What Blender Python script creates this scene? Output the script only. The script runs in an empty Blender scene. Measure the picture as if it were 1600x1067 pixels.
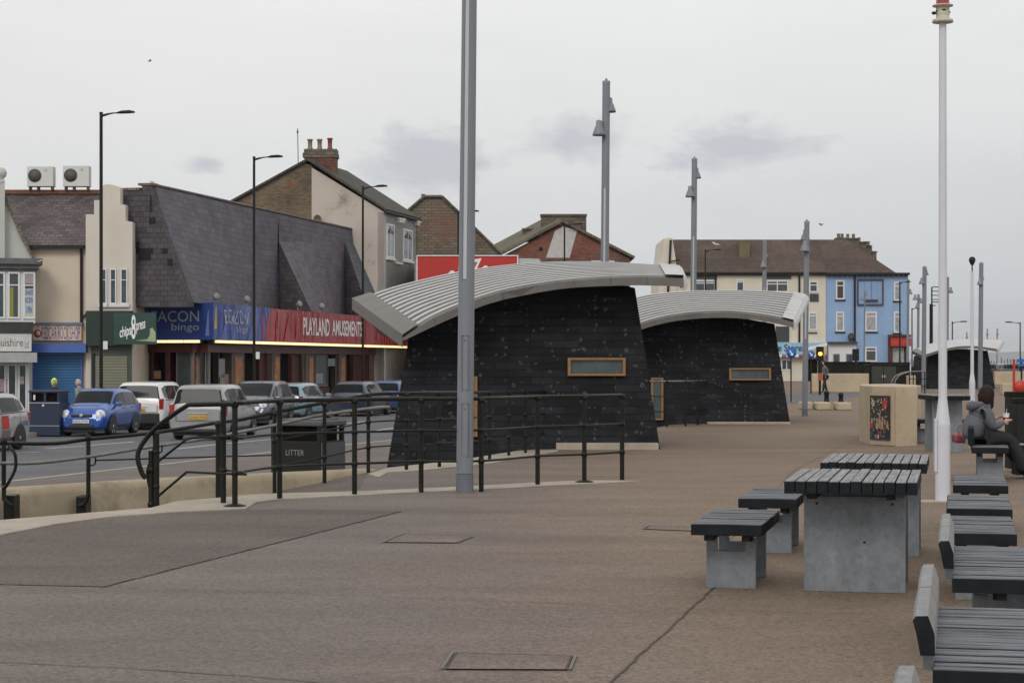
import bpy, math, random
from mathutils import Vector, Matrix
random.seed(7)
S = bpy.context.scene
C = S.collection
F = 3000.0; H = 1.5; HY = 568.0        # focal length in photo pixels, eye height, horizon row

# ------------------------------------------------------------------ camera
cam = bpy.data.cameras.new('camera'); camo = bpy.data.objects.new('camera', cam); C.objects.link(camo)
camo.location = (0, 0, H); camo.rotation_euler = (math.radians(90), 0, 0)
cam.sensor_width = 36; cam.lens = 36 * F / 1600; cam.shift_y = (HY - 533.5) / 1600
cam.clip_start = 0.1; cam.clip_end = 30000
cam.dof.use_dof = False
S.camera = camo
# ------------------------------------------------------------------ view
S.view_settings.view_transform = 'Standard'; S.view_settings.look = 'None'
S.view_settings.exposure = -0.06; S.view_settings.gamma = 1
# ------------------------------------------------------------------ world: overcast sky
SUN_EL, SUN_AZ = math.radians(36), math.radians(-165)      # azimuth measured from +Y towards +X
w = bpy.data.worlds.new("World"); S.world = w; w.use_nodes = True
nt = w.node_tree; nt.nodes.clear()
def N(t, **k):
    n = nt.nodes.new(t)
    for a, b in k.items(): setattr(n, a, b)
    return n
def lk(a, b): nt.links.new(a, b)
def mth(op, a, b=None, c=None):
    n = N('ShaderNodeMath', operation=op)
    for i, v in enumerate((a, b, c)):
        if v is None: continue
        if isinstance(v, (int, float)): n.inputs[i].default_value = v
        else: lk(v, n.inputs[i])
    return n.outputs[0]
def mixc(f, a, b):
    n = N('ShaderNodeMix', data_type='RGBA')
    if isinstance(f, (int, float)): n.inputs[0].default_value = f
    else: lk(f, n.inputs[0])
    for i, v in ((6, a), (7, b)):
        if isinstance(v, tuple): n.inputs[i].default_value = (*v, 1)
        else: lk(v, n.inputs[i])
    return n.outputs[2]
tc = N('ShaderNodeTexCoord'); sp = N('ShaderNodeSeparateXYZ'); lk(tc.outputs['Generated'], sp.inputs[0])
az = mth('ARCTAN2', sp.outputs[0], sp.outputs[1]); el = mth('ARCSINE', sp.outputs[2])
def noise(scale, det=5, rough=.55, vec=None, dist=0.0):
    n = N('ShaderNodeTexNoise'); n.inputs['Scale'].default_value = scale; n.inputs['Detail'].default_value = det
    n.inputs['Roughness'].default_value = rough; n.inputs['Distortion'].default_value = dist
    lk(vec or tc.outputs['Generated'], n.inputs['Vector']); return n.outputs[0]
mp = N('ShaderNodeMapping'); mp.inputs['Scale'].default_value = (1, 1, 3.2); lk(tc.outputs['Generated'], mp.inputs[0])
n1 = noise(5, 6, .55, mp.outputs[0], .3); n2 = noise(15, 9, .66, mp.outputs[0], .3); n3 = noise(60, 5, .55, tc.outputs['Generated'])
# vertical gradient of the cloud deck
def ramp(f, stops):
    r = N('ShaderNodeValToRGB'); e = r.color_ramp.elements
    while len(e) < len(stops): e.new(.5)
    for q, (p, c) in zip(e, stops): q.position = p; q.color = (*c, 1)
    lk(f, r.inputs[0]); return r.outputs[0]
base = ramp(mth('MULTIPLY', el, 1/.5), [(0.0, (.61, .63, .67)), (.06, (.63, .65, .69)), (.16, (.72, .73, .75)), (.26, (.82, .82, .815)), (.40, (.93, .93, .92)), (1, (.93, .93, .92))])
# brighter and warmer to the left
lf = mth('MULTIPLY_ADD', az, -1.7, .42); lfc = mth('MINIMUM', mth('MAXIMUM', lf, 0), 1)
warm = mixc(mth('MULTIPLY', lfc, .42), base, (.96, .945, .90))
# brightness added to the unseen sky behind and beside, to lift dark walls
bkf = mth('MINIMUM', mth('MAXIMUM', mth('MULTIPLY_ADD', mth('ABSOLUTE', az), .9, -.42), 0), 1)
warm = mixc(mth('MULTIPLY', bkf, .75), warm, (1.06, 1.04, 1.0))
var = mth('MULTIPLY_ADD', n1, .20, .91)
vm = N('ShaderNodeVectorMath', operation='SCALE'); lk(warm, vm.inputs[0]); lk(var, vm.inputs[3])
# low grey cloud banks
def blob(px, py, rx, ry):
    a = math.atan2(px - 800, F); b = math.atan2(HY - py, F)
    wob = mth('MULTIPLY_ADD', n2, 2.6, -1.2); wob3 = mth('MULTIPLY_ADD', n3, 1.0, -.5)
    da = mth('DIVIDE', mth('SUBTRACT', az, a), rx / F); db = mth('DIVIDE', mth('SUBTRACT', el, b), ry / F)
    r2 = mth('ADD', mth('MULTIPLY', da, da), mth('MULTIPLY', db, db))
    v = mth('SUBTRACT', mth('ADD', 1.0, mth('ADD', wob, wob3)), mth('SQRT', r2))
    return mth('MINIMUM', mth('MAXIMUM', mth('MULTIPLY', v, 1.5), 0), 1)
bl = None
for b in [(665, 250, 105, 52), (905, 222, 100, 42), (1150, 228, 120, 48), (320, 262, 50, 22), (-300, 240, 160, 50), (2100, 230, 200, 60)]:
    v = blob(*b); bl = v if bl is None else mth('MAXIMUM', bl, v)
cl = mixc(mth('MULTIPLY', bl, .8), vm.outputs[0], (.555, .575, .625))
sky = N('ShaderNodeTexSky', sky_type='NISHITA'); sky.sun_disc = False; sky.sun_elevation = SUN_EL; sky.sun_rotation = SUN_AZ
skv = N('ShaderNodeVectorMath', operation='SCALE'); lk(sky.outputs[0], skv.inputs[0]); skv.inputs[3].default_value = .1
fin = mixc(.94, skv.outputs[0], cl)
bg = N('ShaderNodeBackground'); bg.inputs[1].default_value = 1.0; lk(fin, bg.inputs[0])
wo = N('ShaderNodeOutputWorld'); lk(bg.outputs[0], wo.inputs[0])
# ------------------------------------------------------------------ weak, very soft sun behind cloud
sl = bpy.data.lights.new('sun', 'SUN'); so = bpy.data.objects.new('sun', sl); C.objects.link(so)
sl.energy = 1.15; sl.angle = math.radians(20); sl.color = (1, .95, .88)
sd = Vector((math.sin(SUN_AZ) * math.cos(SUN_EL), math.cos(SUN_AZ) * math.cos(SUN_EL), math.sin(SUN_EL)))
so.rotation_euler = sd.to_track_quat('Z', 'Y').to_euler()

# ================================================================== materials
MATS = {}
def mat(name, col, rough=.7, metal=0.0, var=.12, scale=3.0, bump=0.0, bscale=40.0, coat=0.0, spec=.5, fine=0.0, fscale=60, emit=None, dirt=None, extra=None, alpha=None):
    if name in MATS: return MATS[name]
    m = bpy.data.materials.new(name); m.use_nodes = True; t = m.node_tree; b = t.nodes['Principled BSDF']
    def n_(ty): return t.nodes.new(ty)
    tcn = n_('ShaderNodeTexCoord'); src = tcn.outputs['Object']
    b.inputs['Roughness'].default_value = rough; b.inputs['Metallic'].default_value = metal
    b.inputs['Specular IOR Level'].default_value = spec
    b.inputs['Coat Weight'].default_value = coat; b.inputs['Coat Roughness'].default_value = .08
    nz = n_('ShaderNodeTexNoise'); nz.inputs['Scale'].default_value = scale; nz.inputs['Detail'].default_value = 6; nz.inputs['Roughness'].default_value = .6
    t.links.new(src, nz.inputs['Vector'])
    mr = n_('ShaderNodeMapRange'); mr.inputs['From Min'].default_value = .28; mr.inputs['From Max'].default_value = .72
    mr.inputs['To Min'].default_value = 1 - var; mr.inputs['To Max'].default_value = 1 + var
    t.links.new(nz.outputs[0], mr.inputs['Value']); fac = mr.outputs[0]
    if fine:
        nf = n_('ShaderNodeTexNoise'); nf.inputs['Scale'].default_value = fscale; nf.inputs['Detail'].default_value = 2
        t.links.new(src, nf.inputs['Vector'])
        m2 = n_('ShaderNodeMapRange'); m2.inputs['From Min'].default_value = .3; m2.inputs['From Max'].default_value = .7
        m2.inputs['To Min'].default_value = 1 - fine; m2.inputs['To Max'].default_value = 1 + fine
        t.links.new(nf.outputs[0], m2.inputs['Value'])
        mm = n_('ShaderNodeMath'); mm.operation = 'MULTIPLY'; t.links.new(fac, mm.inputs[0]); t.links.new(m2.outputs[0], mm.inputs[1]); fac = mm.outputs[0]
    vs = n_('ShaderNodeVectorMath'); vs.operation = 'SCALE'; vs.inputs[0].default_value = col; t.links.new(fac, vs.inputs[3])
    out = vs.outputs[0]
    if dirt:   # (colour, scale, threshold, strength): blotches of another colour
        nd = n_('ShaderNodeTexNoise'); nd.inputs['Scale'].default_value = dirt[1]; nd.inputs['Detail'].default_value = 8; nd.inputs['Roughness'].default_value = .65
        t.links.new(src, nd.inputs['Vector'])
        dr = n_('ShaderNodeMapRange'); dr.inputs['From Min'].default_value = dirt[2]; dr.inputs['From Max'].default_value = dirt[2] + .15
        dr.inputs['To Max'].default_value = dirt[3]; t.links.new(nd.outputs[0], dr.inputs['Value'])
        mx = n_('ShaderNodeMix'); mx.data_type = 'RGBA'; t.links.new(dr.outputs[0], mx.inputs[0]); t.links.new(out, mx.inputs[6]); mx.inputs[7].default_value = (*dirt[0], 1)
        out = mx.outputs[2]
    if extra: out = extra(t, tcn, out, b) or out
    t.links.new(out, b.inputs['Base Color'])
    if bump:
        nb = n_('ShaderNodeTexNoise'); nb.inputs['Scale'].default_value = bscale; nb.inputs['Detail'].default_value = 4; t.links.new(src, nb.inputs['Vector'])
        bp = n_('ShaderNodeBump'); bp.inputs['Strength'].default_value = bump; bp.inputs['Distance'].default_value = .02
        t.links.new(nb.outputs[0], bp.inputs['Height']); t.links.new(bp.outputs[0], b.inputs['Normal'])
    if emit: b.inputs['Emission Color'].default_value = (*emit[0], 1); b.inputs['Emission Strength'].default_value = emit[1]
    if alpha is not None: b.inputs['Alpha'].default_value = alpha
    MATS[name] = m; return m
def tiles(wd, ht, c1, c2, mortar, msize=.012, bias=0.0, bumpd=.03, sq=1, noise_mix=None, rough_v=None):
    """brick / slate / tile courses laid in metres on the mesh's own UVs"""
    def f(t, tcn, out, b):
        br = t.nodes.new('ShaderNodeTexBrick'); t.links.new(tcn.outputs['UV'], br.inputs['Vector'])
        br.inputs['Scale'].default_value = 1; br.inputs['Brick Width'].default_value = wd; br.inputs['Row Height'].default_value = ht
        br.inputs['Mortar Size'].default_value = msize; br.inputs['Mortar Smooth'].default_value = .3; br.inputs['Bias'].default_value = bias
        br.inputs['Color1'].default_value = (*c1, 1); br.inputs['Color2'].default_value = (*c2, 1); br.inputs['Mortar'].default_value = (*mortar, 1)
        mx = t.nodes.new('ShaderNodeMix'); mx.data_type = 'RGBA'; mx.blend_type = 'MULTIPLY'; mx.inputs[0].default_value = 1
        t.links.new(out, mx.inputs[6]); t.links.new(br.outputs[0], mx.inputs[7])
        bp = t.nodes.new('ShaderNodeBump'); bp.inputs['Strength'].default_value = .5; bp.inputs['Distance'].default_value = bumpd; bp.invert = True
        t.links.new(br.outputs['Fac'], bp.inputs['Height']); t.links.new(bp.outputs[0], b.inputs['Normal'])
        res = mx.outputs[2]
        if noise_mix:
            col, sc, lo, hi, st = noise_mix
            v = t.nodes.new('ShaderNodeTexNoise'); v.inputs['Scale'].default_value = sc; v.inputs['Detail'].default_value = 6; t.links.new(tcn.outputs['UV'], v.inputs['Vector'])
            r = t.nodes.new('ShaderNodeMapRange'); r.inputs['From Min'].default_value = lo; r.inputs['From Max'].default_value = hi; r.inputs['To Max'].default_value = st
            t.links.new(v.outputs[0], r.inputs['Value'])
            m3 = t.nodes.new('ShaderNodeMix'); m3.data_type = 'RGBA'; t.links.new(r.outputs[0], m3.inputs[0]); t.links.new(res, m3.inputs[6]); m3.inputs[7].default_value = (*col, 1); res = m3.outputs[2]
        return res
    return f
def kiosk_stone(t, tcn, out, b):
    uv = tcn.outputs['UV']
    br = t.nodes.new('ShaderNodeTexBrick'); t.links.new(uv, br.inputs['Vector']); br.inputs['Scale'].default_value = 1
    br.inputs['Brick Width'].default_value = .62; br.inputs['Row Height'].default_value = .13; br.inputs['Mortar Size'].default_value = .005; br.offset = .37
    br.inputs['Color1'].default_value = (.65, .65, .67, 1); br.inputs['Color2'].default_value = (1.6, 1.6, 1.62, 1); br.inputs['Mortar'].default_value = (.3, .3, .3, 1)
    mx = t.nodes.new('ShaderNodeMix'); mx.data_type = 'RGBA'; mx.blend_type = 'MULTIPLY'; mx.inputs[0].default_value = 1
    t.links.new(out, mx.inputs[6]); t.links.new(br.outputs[0], mx.inputs[7])
    res = mx.outputs[2]
    def flecks(sc, r0, r1, keep, ring, st, col):
        nonlocal res
        nd = t.nodes.new('ShaderNodeTexNoise'); nd.inputs['Scale'].default_value = 9; nd.inputs['Detail'].default_value = 4; t.links.new(uv, nd.inputs['Vector'])
        va = t.nodes.new('ShaderNodeVectorMath'); va.operation = 'MULTIPLY_ADD'; t.links.new(nd.outputs['Color'], va.inputs[0]); va.inputs[1].default_value = (.12, .12, 0); t.links.new(uv, va.inputs[2])
        v = t.nodes.new('ShaderNodeTexVoronoi'); v.voronoi_dimensions = '2D'; v.inputs['Scale'].default_value = sc; t.links.new(va.outputs[0], v.inputs['Vector'])
        sp_ = t.nodes.new('ShaderNodeSeparateColor'); t.links.new(v.outputs['Color'], sp_.inputs[0])
        def M(op, a, c):
            q = t.nodes.new('ShaderNodeMath'); q.operation = op
            for i, x in enumerate((a, c)):
                if isinstance(x, (int, float)): q.inputs[i].default_value = x
                else: t.links.new(x, q.inputs[i])
            return q.outputs[0]
        g = M('LESS_THAN', v.outputs['Distance'], M('MULTIPLY', sp_.outputs[1], r1))
        if ring: g = M('MULTIPLY', g, M('GREATER_THAN', v.outputs['Distance'], M('MULTIPLY', sp_.outputs[1], r0)))
        g = M('MULTIPLY', g, M('LESS_THAN', sp_.outputs[0], keep))
        g = M('MULTIPLY', g, st)
        m3 = t.nodes.new('ShaderNodeMix'); m3.data_type = 'RGBA'; t.links.new(g, m3.inputs[0]); t.links.new(res, m3.inputs[6]); m3.inputs[7].default_value = (*col, 1); res = m3.outputs[2]
    flecks(2.2, 0, .62, .16, False, .3, (.05, .05, .053))
    flecks(5.5, 0, .2, .15, False, .45, (.11, .11, .118))
    flecks(7.5, .14, .24, .14, True, .5, (.17, .17, .18))
    flecks(11, 0, .3, .14, False, .5, (.10, .10, .11))
    bp = t.nodes.new('ShaderNodeBump'); bp.inputs['Strength'].default_value = .7; bp.inputs['Distance'].default_value = .012; bp.invert = True
    t.links.new(br.outputs['Fac'], bp.inputs['Height']); t.links.new(bp.outputs[0], b.inputs['Normal'])
    return res
def paving(warm_x):
    def f(t, tcn, out, b):
        o = tcn.outputs['Object']
        # exposed pebble aggregate
        v = t.nodes.new('ShaderNodeTexVoronoi'); v.inputs['Scale'].default_value = 62; t.links.new(o, v.inputs['Vector'])
        s_ = t.nodes.new('ShaderNodeSeparateColor'); t.links.new(v.outputs['Color'], s_.inputs[0])
        mr = t.nodes.new('ShaderNodeMapRange'); mr.inputs['To Min'].default_value = .68; mr.inputs['To Max'].default_value = 1.32; t.links.new(s_.outputs[0], mr.inputs['Value'])
        # broad stains drawn out along the walk
        mp_ = t.nodes.new('ShaderNodeMapping'); mp_.inputs['Scale'].default_value = (.35, 1.0, 1); t.links.new(o, mp_.inputs[0])
        n = t.nodes.new('ShaderNodeTexNoise'); n.inputs['Scale'].default_value = 1.0; n.inputs['Detail'].default_value = 9; n.inputs['Roughness'].default_value = .62; t.links.new(mp_.outputs[0], n.inputs['Vector'])
        m2 = t.nodes.new('ShaderNodeMapRange'); m2.inputs['From Min'].default_value = .3; m2.inputs['From Max'].default_value = .7; m2.inputs['To Min'].default_value = .84; m2.inputs['To Max'].default_value = 1.15; t.links.new(n.outputs[0], m2.inputs['Value'])
        q = t.nodes.new('ShaderNodeMath'); q.operation = 'MULTIPLY'; t.links.new(mr.outputs[0], q.inputs[0]); t.links.new(m2.outputs[0], q.inputs[1])
        vs = t.nodes.new('ShaderNodeVectorMath'); vs.operation = 'SCALE'; t.links.new(out, vs.inputs[0]); t.links.new(q.outputs[0], vs.inputs[3])
        # warm, sandier slabs on the seaward side
        sx = t.nodes.new('ShaderNodeSeparateXYZ'); t.links.new(o, sx.inputs[0])
        n4 = t.nodes.new('ShaderNodeTexNoise'); n4.inputs['Scale'].default_value = .5; n4.inputs['Detail'].default_value = 5; t.links.new(o, n4.inputs['Vector'])
        ad = t.nodes.new('ShaderNodeMath'); ad.operation = 'MULTIPLY_ADD'; t.links.new(n4.outputs[0], ad.inputs[0]); ad.inputs[1].default_value = 3.0; t.links.new(sx.outputs[0], ad.inputs[2])
        m5 = t.nodes.new('ShaderNodeMapRange'); m5.inputs['From Min'].default_value = warm_x; m5.inputs['From Max'].default_value = warm_x + 3.0; t.links.new(ad.outputs[0], m5.inputs['Value'])
        tint = t.nodes.new('ShaderNodeMix'); tint.data_type = 'RGBA'; t.links.new(m5.outputs[0], tint.inputs[0]); tint.inputs[6].default_value = (1, 1, 1.04, 1); tint.inputs[7].default_value = (1.22, 1.07, .89, 1)
        mu = t.nodes.new('ShaderNodeMix'); mu.data_type = 'RGBA'; mu.blend_type = 'MULTIPLY'; mu.inputs[0].default_value = 1
        t.links.new(vs.outputs[0], mu.inputs[6]); t.links.new(tint.outputs[2], mu.inputs[7])
        g = t.nodes.new('ShaderNodeTexVoronoi'); g.voronoi_dimensions = '2D'; g.inputs['Scale'].default_value = 1.7; t.links.new(o, g.inputs['Vector'])
        gl_ = t.nodes.new('ShaderNodeMath'); gl_.operation = 'LESS_THAN'; t.links.new(g.outputs['Distance'], gl_.inputs[0]); gl_.inputs[1].default_value = .035
        gm = t.nodes.new('ShaderNodeMath'); gm.operation = 'MULTIPLY'; t.links.new(gl_.outputs[0], gm.inputs[0]); gm.inputs[1].default_value = .38
        gx = t.nodes.new('ShaderNodeMix'); gx.data_type = 'RGBA'; t.links.new(gm.outputs[0], gx.inputs[0]); t.links.new(mu.outputs[2], gx.inputs[6]); gx.inputs[7].default_value = (.05, .045, .042, 1)
        sm_ = t.nodes.new('ShaderNodeMapping'); sm_.inputs['Scale'].default_value = (.18, .55, 1); sm_.inputs['Rotation'].default_value = (0, 0, .25); t.links.new(o, sm_.inputs[0])
        ns = t.nodes.new('ShaderNodeTexNoise'); ns.inputs['Scale'].default_value = 1.3; ns.inputs['Detail'].default_value = 7; ns.inputs['Roughness'].default_value = .7; ns.inputs['Distortion'].default_value = .4; t.links.new(sm_.outputs[0], ns.inputs['Vector'])
        sr_ = t.nodes.new('ShaderNodeMapRange'); sr_.inputs['From Min'].default_value = .52; sr_.inputs['From Max'].default_value = .72; sr_.inputs['To Max'].default_value = .42; t.links.new(ns.outputs[0], sr_.inputs['Value'])
        sx_ = t.nodes.new('ShaderNodeMix'); sx_.data_type = 'RGBA'; t.links.new(sr_.outputs[0], sx_.inputs[0]); t.links.new(gx.outputs[2], sx_.inputs[6]); sx_.inputs[7].default_value = (.075, .063, .055, 1); mu = sx_
        bp = t.nodes.new('ShaderNodeBump'); bp.inputs['Strength'].default_value = .3; bp.inputs['Distance'].default_value = .004
        t.links.new(v.outputs['Distance'], bp.inputs['Height']); t.links.new(bp.outputs[0], b.inputs['Normal'])
        return mu.outputs[2]
    return f
def stripes(axis, pitch, dark, width=.2, bump=.01):
    """slats / corrugation: thin grooves every `pitch` metres along a UV axis (0=u, 1=v)"""
    def f(t, tcn, out, b):
        sx = t.nodes.new('ShaderNodeSeparateXYZ'); t.links.new(tcn.outputs['UV'], sx.inputs[0])
        d = t.nodes.new('ShaderNodeMath'); d.operation = 'DIVIDE'; t.links.new(sx.outputs[axis], d.inputs[0]); d.inputs[1].default_value = pitch
        fr = t.nodes.new('ShaderNodeMath'); fr.operation = 'FRACT'; t.links.new(d.outputs[0], fr.inputs[0])
        lt = t.nodes.new('ShaderNodeMath'); lt.operation = 'LESS_THAN'; t.links.new(fr.outputs[0], lt.inputs[0]); lt.inputs[1].default_value = width
        mx = t.nodes.new('ShaderNodeMix'); mx.data_type = 'RGBA'; mx.blend_type = 'MULTIPLY'; t.links.new(lt.outputs[0], mx.inputs[0]); t.links.new(out, mx.inputs[6]); mx.inputs[7].default_value = (dark, dark, dark, 1)
        bp = t.nodes.new('ShaderNodeBump'); bp.inputs['Strength'].default_value = .8; bp.inputs['Distance'].default_value = bump
        t.links.new(fr.outputs[0], bp.inputs['Height']); t.links.new(bp.outputs[0], b.inputs['Normal'])
        return mx.outputs[2]
    return f
def timber(t, tcn, out, b):
    mp_ = t.nodes.new('ShaderNodeMapping'); mp_.inputs['Scale'].default_value = (3, 90, 90); t.links.new(tcn.outputs['Object'], mp_.inputs[0])
    n = t.nodes.new('ShaderNodeTexNoise'); n.inputs['Scale'].default_value = 1; n.inputs['Detail'].default_value = 5; t.links.new(mp_.outputs[0], n.inputs['Vector'])
    r = t.nodes.new('ShaderNodeMapRange'); r.inputs['From Min'].default_value = .35; r.inputs['From Max'].default_value = .62; r.inputs['To Min'].default_value = .25; r.inputs['To Max'].default_value = 1.45; t.links.new(n.outputs[0], r.inputs['Value'])
    vs = t.nodes.new('ShaderNodeVectorMath'); vs.operation = 'SCALE'; t.links.new(out, vs.inputs[0]); t.links.new(r.outputs[0], vs.inputs[3])
    return vs.outputs[0]
def timber_y(t, tcn, out, b):
    mp_ = t.nodes.new('ShaderNodeMapping'); mp_.inputs['Scale'].default_value = (90, 3, 90); t.links.new(tcn.outputs['Object'], mp_.inputs[0])
    n = t.nodes.new('ShaderNodeTexNoise'); n.inputs['Scale'].default_value = 1; n.inputs['Detail'].default_value = 5; t.links.new(mp_.outputs[0], n.inputs['Vector'])
    r = t.nodes.new('ShaderNodeMapRange'); r.inputs['From Min'].default_value = .35; r.inputs['From Max'].default_value = .62; r.inputs['To Min'].default_value = .6; r.inputs['To Max'].default_value = 1.25; t.links.new(n.outputs[0], r.inputs['Value'])
    vs = t.nodes.new('ShaderNodeVectorMath'); vs.operation = 'SCALE'; t.links.new(out, vs.inputs[0]); t.links.new(r.outputs[0], vs.inputs[3])
    return vs.outputs[0]
def spangle(t, tcn, out, b):
    v = t.nodes.new('ShaderNodeTexVoronoi'); v.inputs['Scale'].default_value = 26; t.links.new(tcn.outputs['Object'], v.inputs['Vector'])
    s_ = t.nodes.new('ShaderNodeSeparateColor'); t.links.new(v.outputs['Color'], s_.inputs[0])
    mp_ = t.nodes.new('ShaderNodeMapping'); mp_.inputs['Scale'].default_value = (1.6, 1.6, .5); t.links.new(tcn.outputs['Object'], mp_.inputs[0])
    n = t.nodes.new('ShaderNodeTexNoise'); n.inputs['Scale'].default_value = 4; n.inputs['Detail'].default_value = 9; n.inputs['Roughness'].default_value = .68; t.links.new(mp_.outputs[0], n.inputs['Vector'])
    a = t.nodes.new('ShaderNodeMath'); a.operation = 'MULTIPLY_ADD'; t.links.new(s_.outputs[0], a.inputs[0]); a.inputs[1].default_value = .22; t.links.new(n.outputs[0], a.inputs[2])
    r = t.nodes.new('ShaderNodeMapRange'); r.inputs['From Min'].default_value = .3; r.inputs['From Max'].default_value = .95; r.inputs['To Min'].default_value = .72; r.inputs['To Max'].default_value = 1.35; t.links.new(a.outputs[0], r.inputs['Value'])
    vs = t.nodes.new('ShaderNodeVectorMath'); vs.operation = 'SCALE'; t.links.new(out, vs.inputs[0]); t.links.new(r.outputs[0], vs.inputs[3])
    return vs.outputs[0]
def wavy(strength, scale, dist):
    def f(t, tcn, out, b):
        mp_ = t.nodes.new('ShaderNodeMapping'); mp_.inputs['Scale'].default_value = (1, .22, 1); t.links.new(tcn.outputs['UV'], mp_.inputs[0])
        n = t.nodes.new('ShaderNodeTexNoise'); n.inputs['Scale'].default_value = scale; n.inputs['Detail'].default_value = 1; n.inputs['Distortion'].default_value = .6; t.links.new(mp_.outputs[0], n.inputs['Vector'])
        bp = t.nodes.new('ShaderNodeBump'); bp.inputs['Strength'].default_value = strength; bp.inputs['Distance'].default_value = dist
        t.links.new(n.outputs[0], bp.inputs['Height']); t.links.new(bp.outputs[0], b.inputs['Normal'])
    return f

M_pave = mat('promenade_aggregate', (.148, .124, .110), .85, var=.06, spec=.25, scale=.35, extra=paving(.3))
M_paved = mat('promenade_aggregate_coarse', (.116, .097, .085), .88, spec=.2, var=.08, scale=.6, extra=paving(5))
M_joint = mat('joint_dark', (.055, .048, .043), .9)
M_kerb = mat('kerb_concrete', (.34, .295, .245), .85, var=.16, scale=2, fine=.12, dirt=((.16, .14, .12), 3.5, .55, .5))
M_wallc = mat('retaining_concrete', (.34, .285, .20), .85, var=.18, scale=1.2, fine=.1, dirt=((.14, .12, .09), 1.6, .5, .6))
M_beige = mat('planter_concrete', (.43, .35, .25), .85, var=.12, scale=1.5, fine=.12, fscale=90, dirt=((.24, .19, .14), 2.2, .56, .5))
M_asph = mat('asphalt', (.085, .087, .098), .8, var=.18, scale=.5, fine=.25, fscale=30, dirt=((.13, .132, .145), .6, .52, .5))
M_pavegrey = mat('pavement_slabs', (.15, .14, .135), .85, var=.1, extra=tiles(.9, .6, (.9, .9, .9), (1.1, 1.1, 1.1), (.5, .5, .5), .015))
M_line = mat('road_paint', (.55, .55, .54), .7, dirt=((.12, .12, .13), 6, .5, .8))
M_black = mat('rail_paint', (.009, .010, .008), .42, var=.3, scale=8, spec=.22, dirt=((.05, .045, .03), 12, .6, .4))
M_worn = mat('handrail_bare', (.19, .19, .18), .4, metal=.6, var=.3, scale=6)
M_grey = mat('column_paint', (.17, .185, .215), .45, var=.07, scale=2, dirt=((.13, .14, .16), 4, .58, .4))
M_greyl = mat('column_strip', (.42, .44, .48), .4, var=.05)
M_greyd = mat('column_base', (.12, .135, .16), .5, var=.1, scale=5)
M_white = mat('white_paint', (.54, .555, .61), .4, var=.07, scale=2, dirt=((.38, .34, .3), 6, .63, .5))
M_galv = mat('galvanised_steel', (.17, .188, .21), .5, metal=.2, var=.1, scale=3, extra=spangle)
M_timb = mat('timber_weathered', (.13, .137, .158), .7, var=.15, scale=4, extra=timber, bump=.3)
M_timby = mat('timber_weathered_long', (.215, .215, .225), .7, var=.2, scale=4, extra=timber_y, bump=.3)
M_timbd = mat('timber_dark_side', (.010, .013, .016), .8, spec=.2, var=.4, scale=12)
M_back = mat('backrest_worn', (.20, .205, .21), .7, var=.22, scale=9, fine=.2, fscale=50)
M_backp = mat('backrest_face', (.24, .232, .225), .7, var=.1, scale=4)
M_stone = mat('kiosk_stone', (.0105, .0118, .0145), .7, var=.6, scale=1.3, spec=.18, extra=kiosk_stone)
M_zinc = mat('zinc_roof', (.46, .455, .455), .38, metal=.2, var=.10, scale=1.2, dirt=((.25, .24, .23), 2.0, .52, .6))
M_zincshade = mat('zinc_riser_shade', (.13, .127, .125), .6, var=.25, scale=2)  # painted shade for the front-facing risers of the roof ribs
M_fasc = mat('zinc_fascia', (.125, .115, .106), .5, metal=.2, var=.14, scale=2, dirt=((.17, .15, .14), 3, .55, .6))
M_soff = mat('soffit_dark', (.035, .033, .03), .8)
M_oak = mat('oak_frame', (.23, .115, .035), .55, var=.22, scale=9)
M_glass = mat('window_glass', (.02, .024, .028), .06, var=.1, spec=.8)
M_glassg = mat('window_glass_pale', (.045, .06, .065), .08, var=.35, scale=2.5, spec=.4)
M_curt = mat('net_curtain_glass', (.30, .31, .33), .2, var=.35, scale=3)
M_slate = mat('roof_slate', (.108, .099, .117), .65, spec=.3, var=.2, scale=.9, extra=tiles(.5, .27, (.84, .84, .86), (1.16, 1.14, 1.2), (.42, .42, .44), .010, noise_mix=((.135, .13, .15), 1.6, .56, .8, .55)))
M_slatew = mat('roof_slate_worn', (.092, .076, .080), .6, var=.25, scale=.8, extra=tiles(.32, .19, (.65, .62, .64), (1.4, 1.28, 1.28), (.35, .35, .37), .014))
M_slateb = mat('roof_slate_blue', (.072, .085, .105), .55, var=.15, scale=.9, extra=tiles(.5, .27, (.8, .8, .83), (1.2, 1.2, 1.2), (.4, .4, .42), .013))
M_slatec = mat('slate_cheek', (.082, .075, .082), .75, spec=.2, var=.2, scale=1.4, extra=tiles(.30, .21, (.8, .8, .8), (1.2, 1.16, 1.16), (.4, .4, .42), .011))
M_hole = mat('missing_slate', (.012, .012, .014), .9)
M_shing = mat('shingle_wall', (.16, .128, .098), .8, var=.25, scale=.5, extra=tiles(.4, .17, (.8, .8, .8), (1.25, 1.2, 1.15), (.5, .47, .45), .02, noise_mix=((.17, .075, .05), .35, .56, .62, .55)))
M_brickd = mat('brick_brown', (.15, .118, .082), .85, var=.4, scale=.35, extra=tiles(.24, .08, (.7, .66, .6), (1.3, 1.25, 1.2), (.8, .76, .7), .012, noise_mix=((.2, .07, .035), .9, .6, .66, .7)))
M_brickr = mat('brick_red', (.17, .058, .036), .85, var=.3, scale=.8, extra=tiles(.24, .08, (.55, .6, .6), (1.4, 1.3, 1.2), (1.2, 1.8, 2.4), .012, noise_mix=((.12, .1, .08), .8, .55, .68, .7)))
M_stoneb = mat('stack_stone', (.13, .112, .088), .85, var=.3, scale=1.2, extra=tiles(.5, .2, (.7, .7, .7), (1.25, 1.2, 1.2), (.5, .5, .5), .02))
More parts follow.
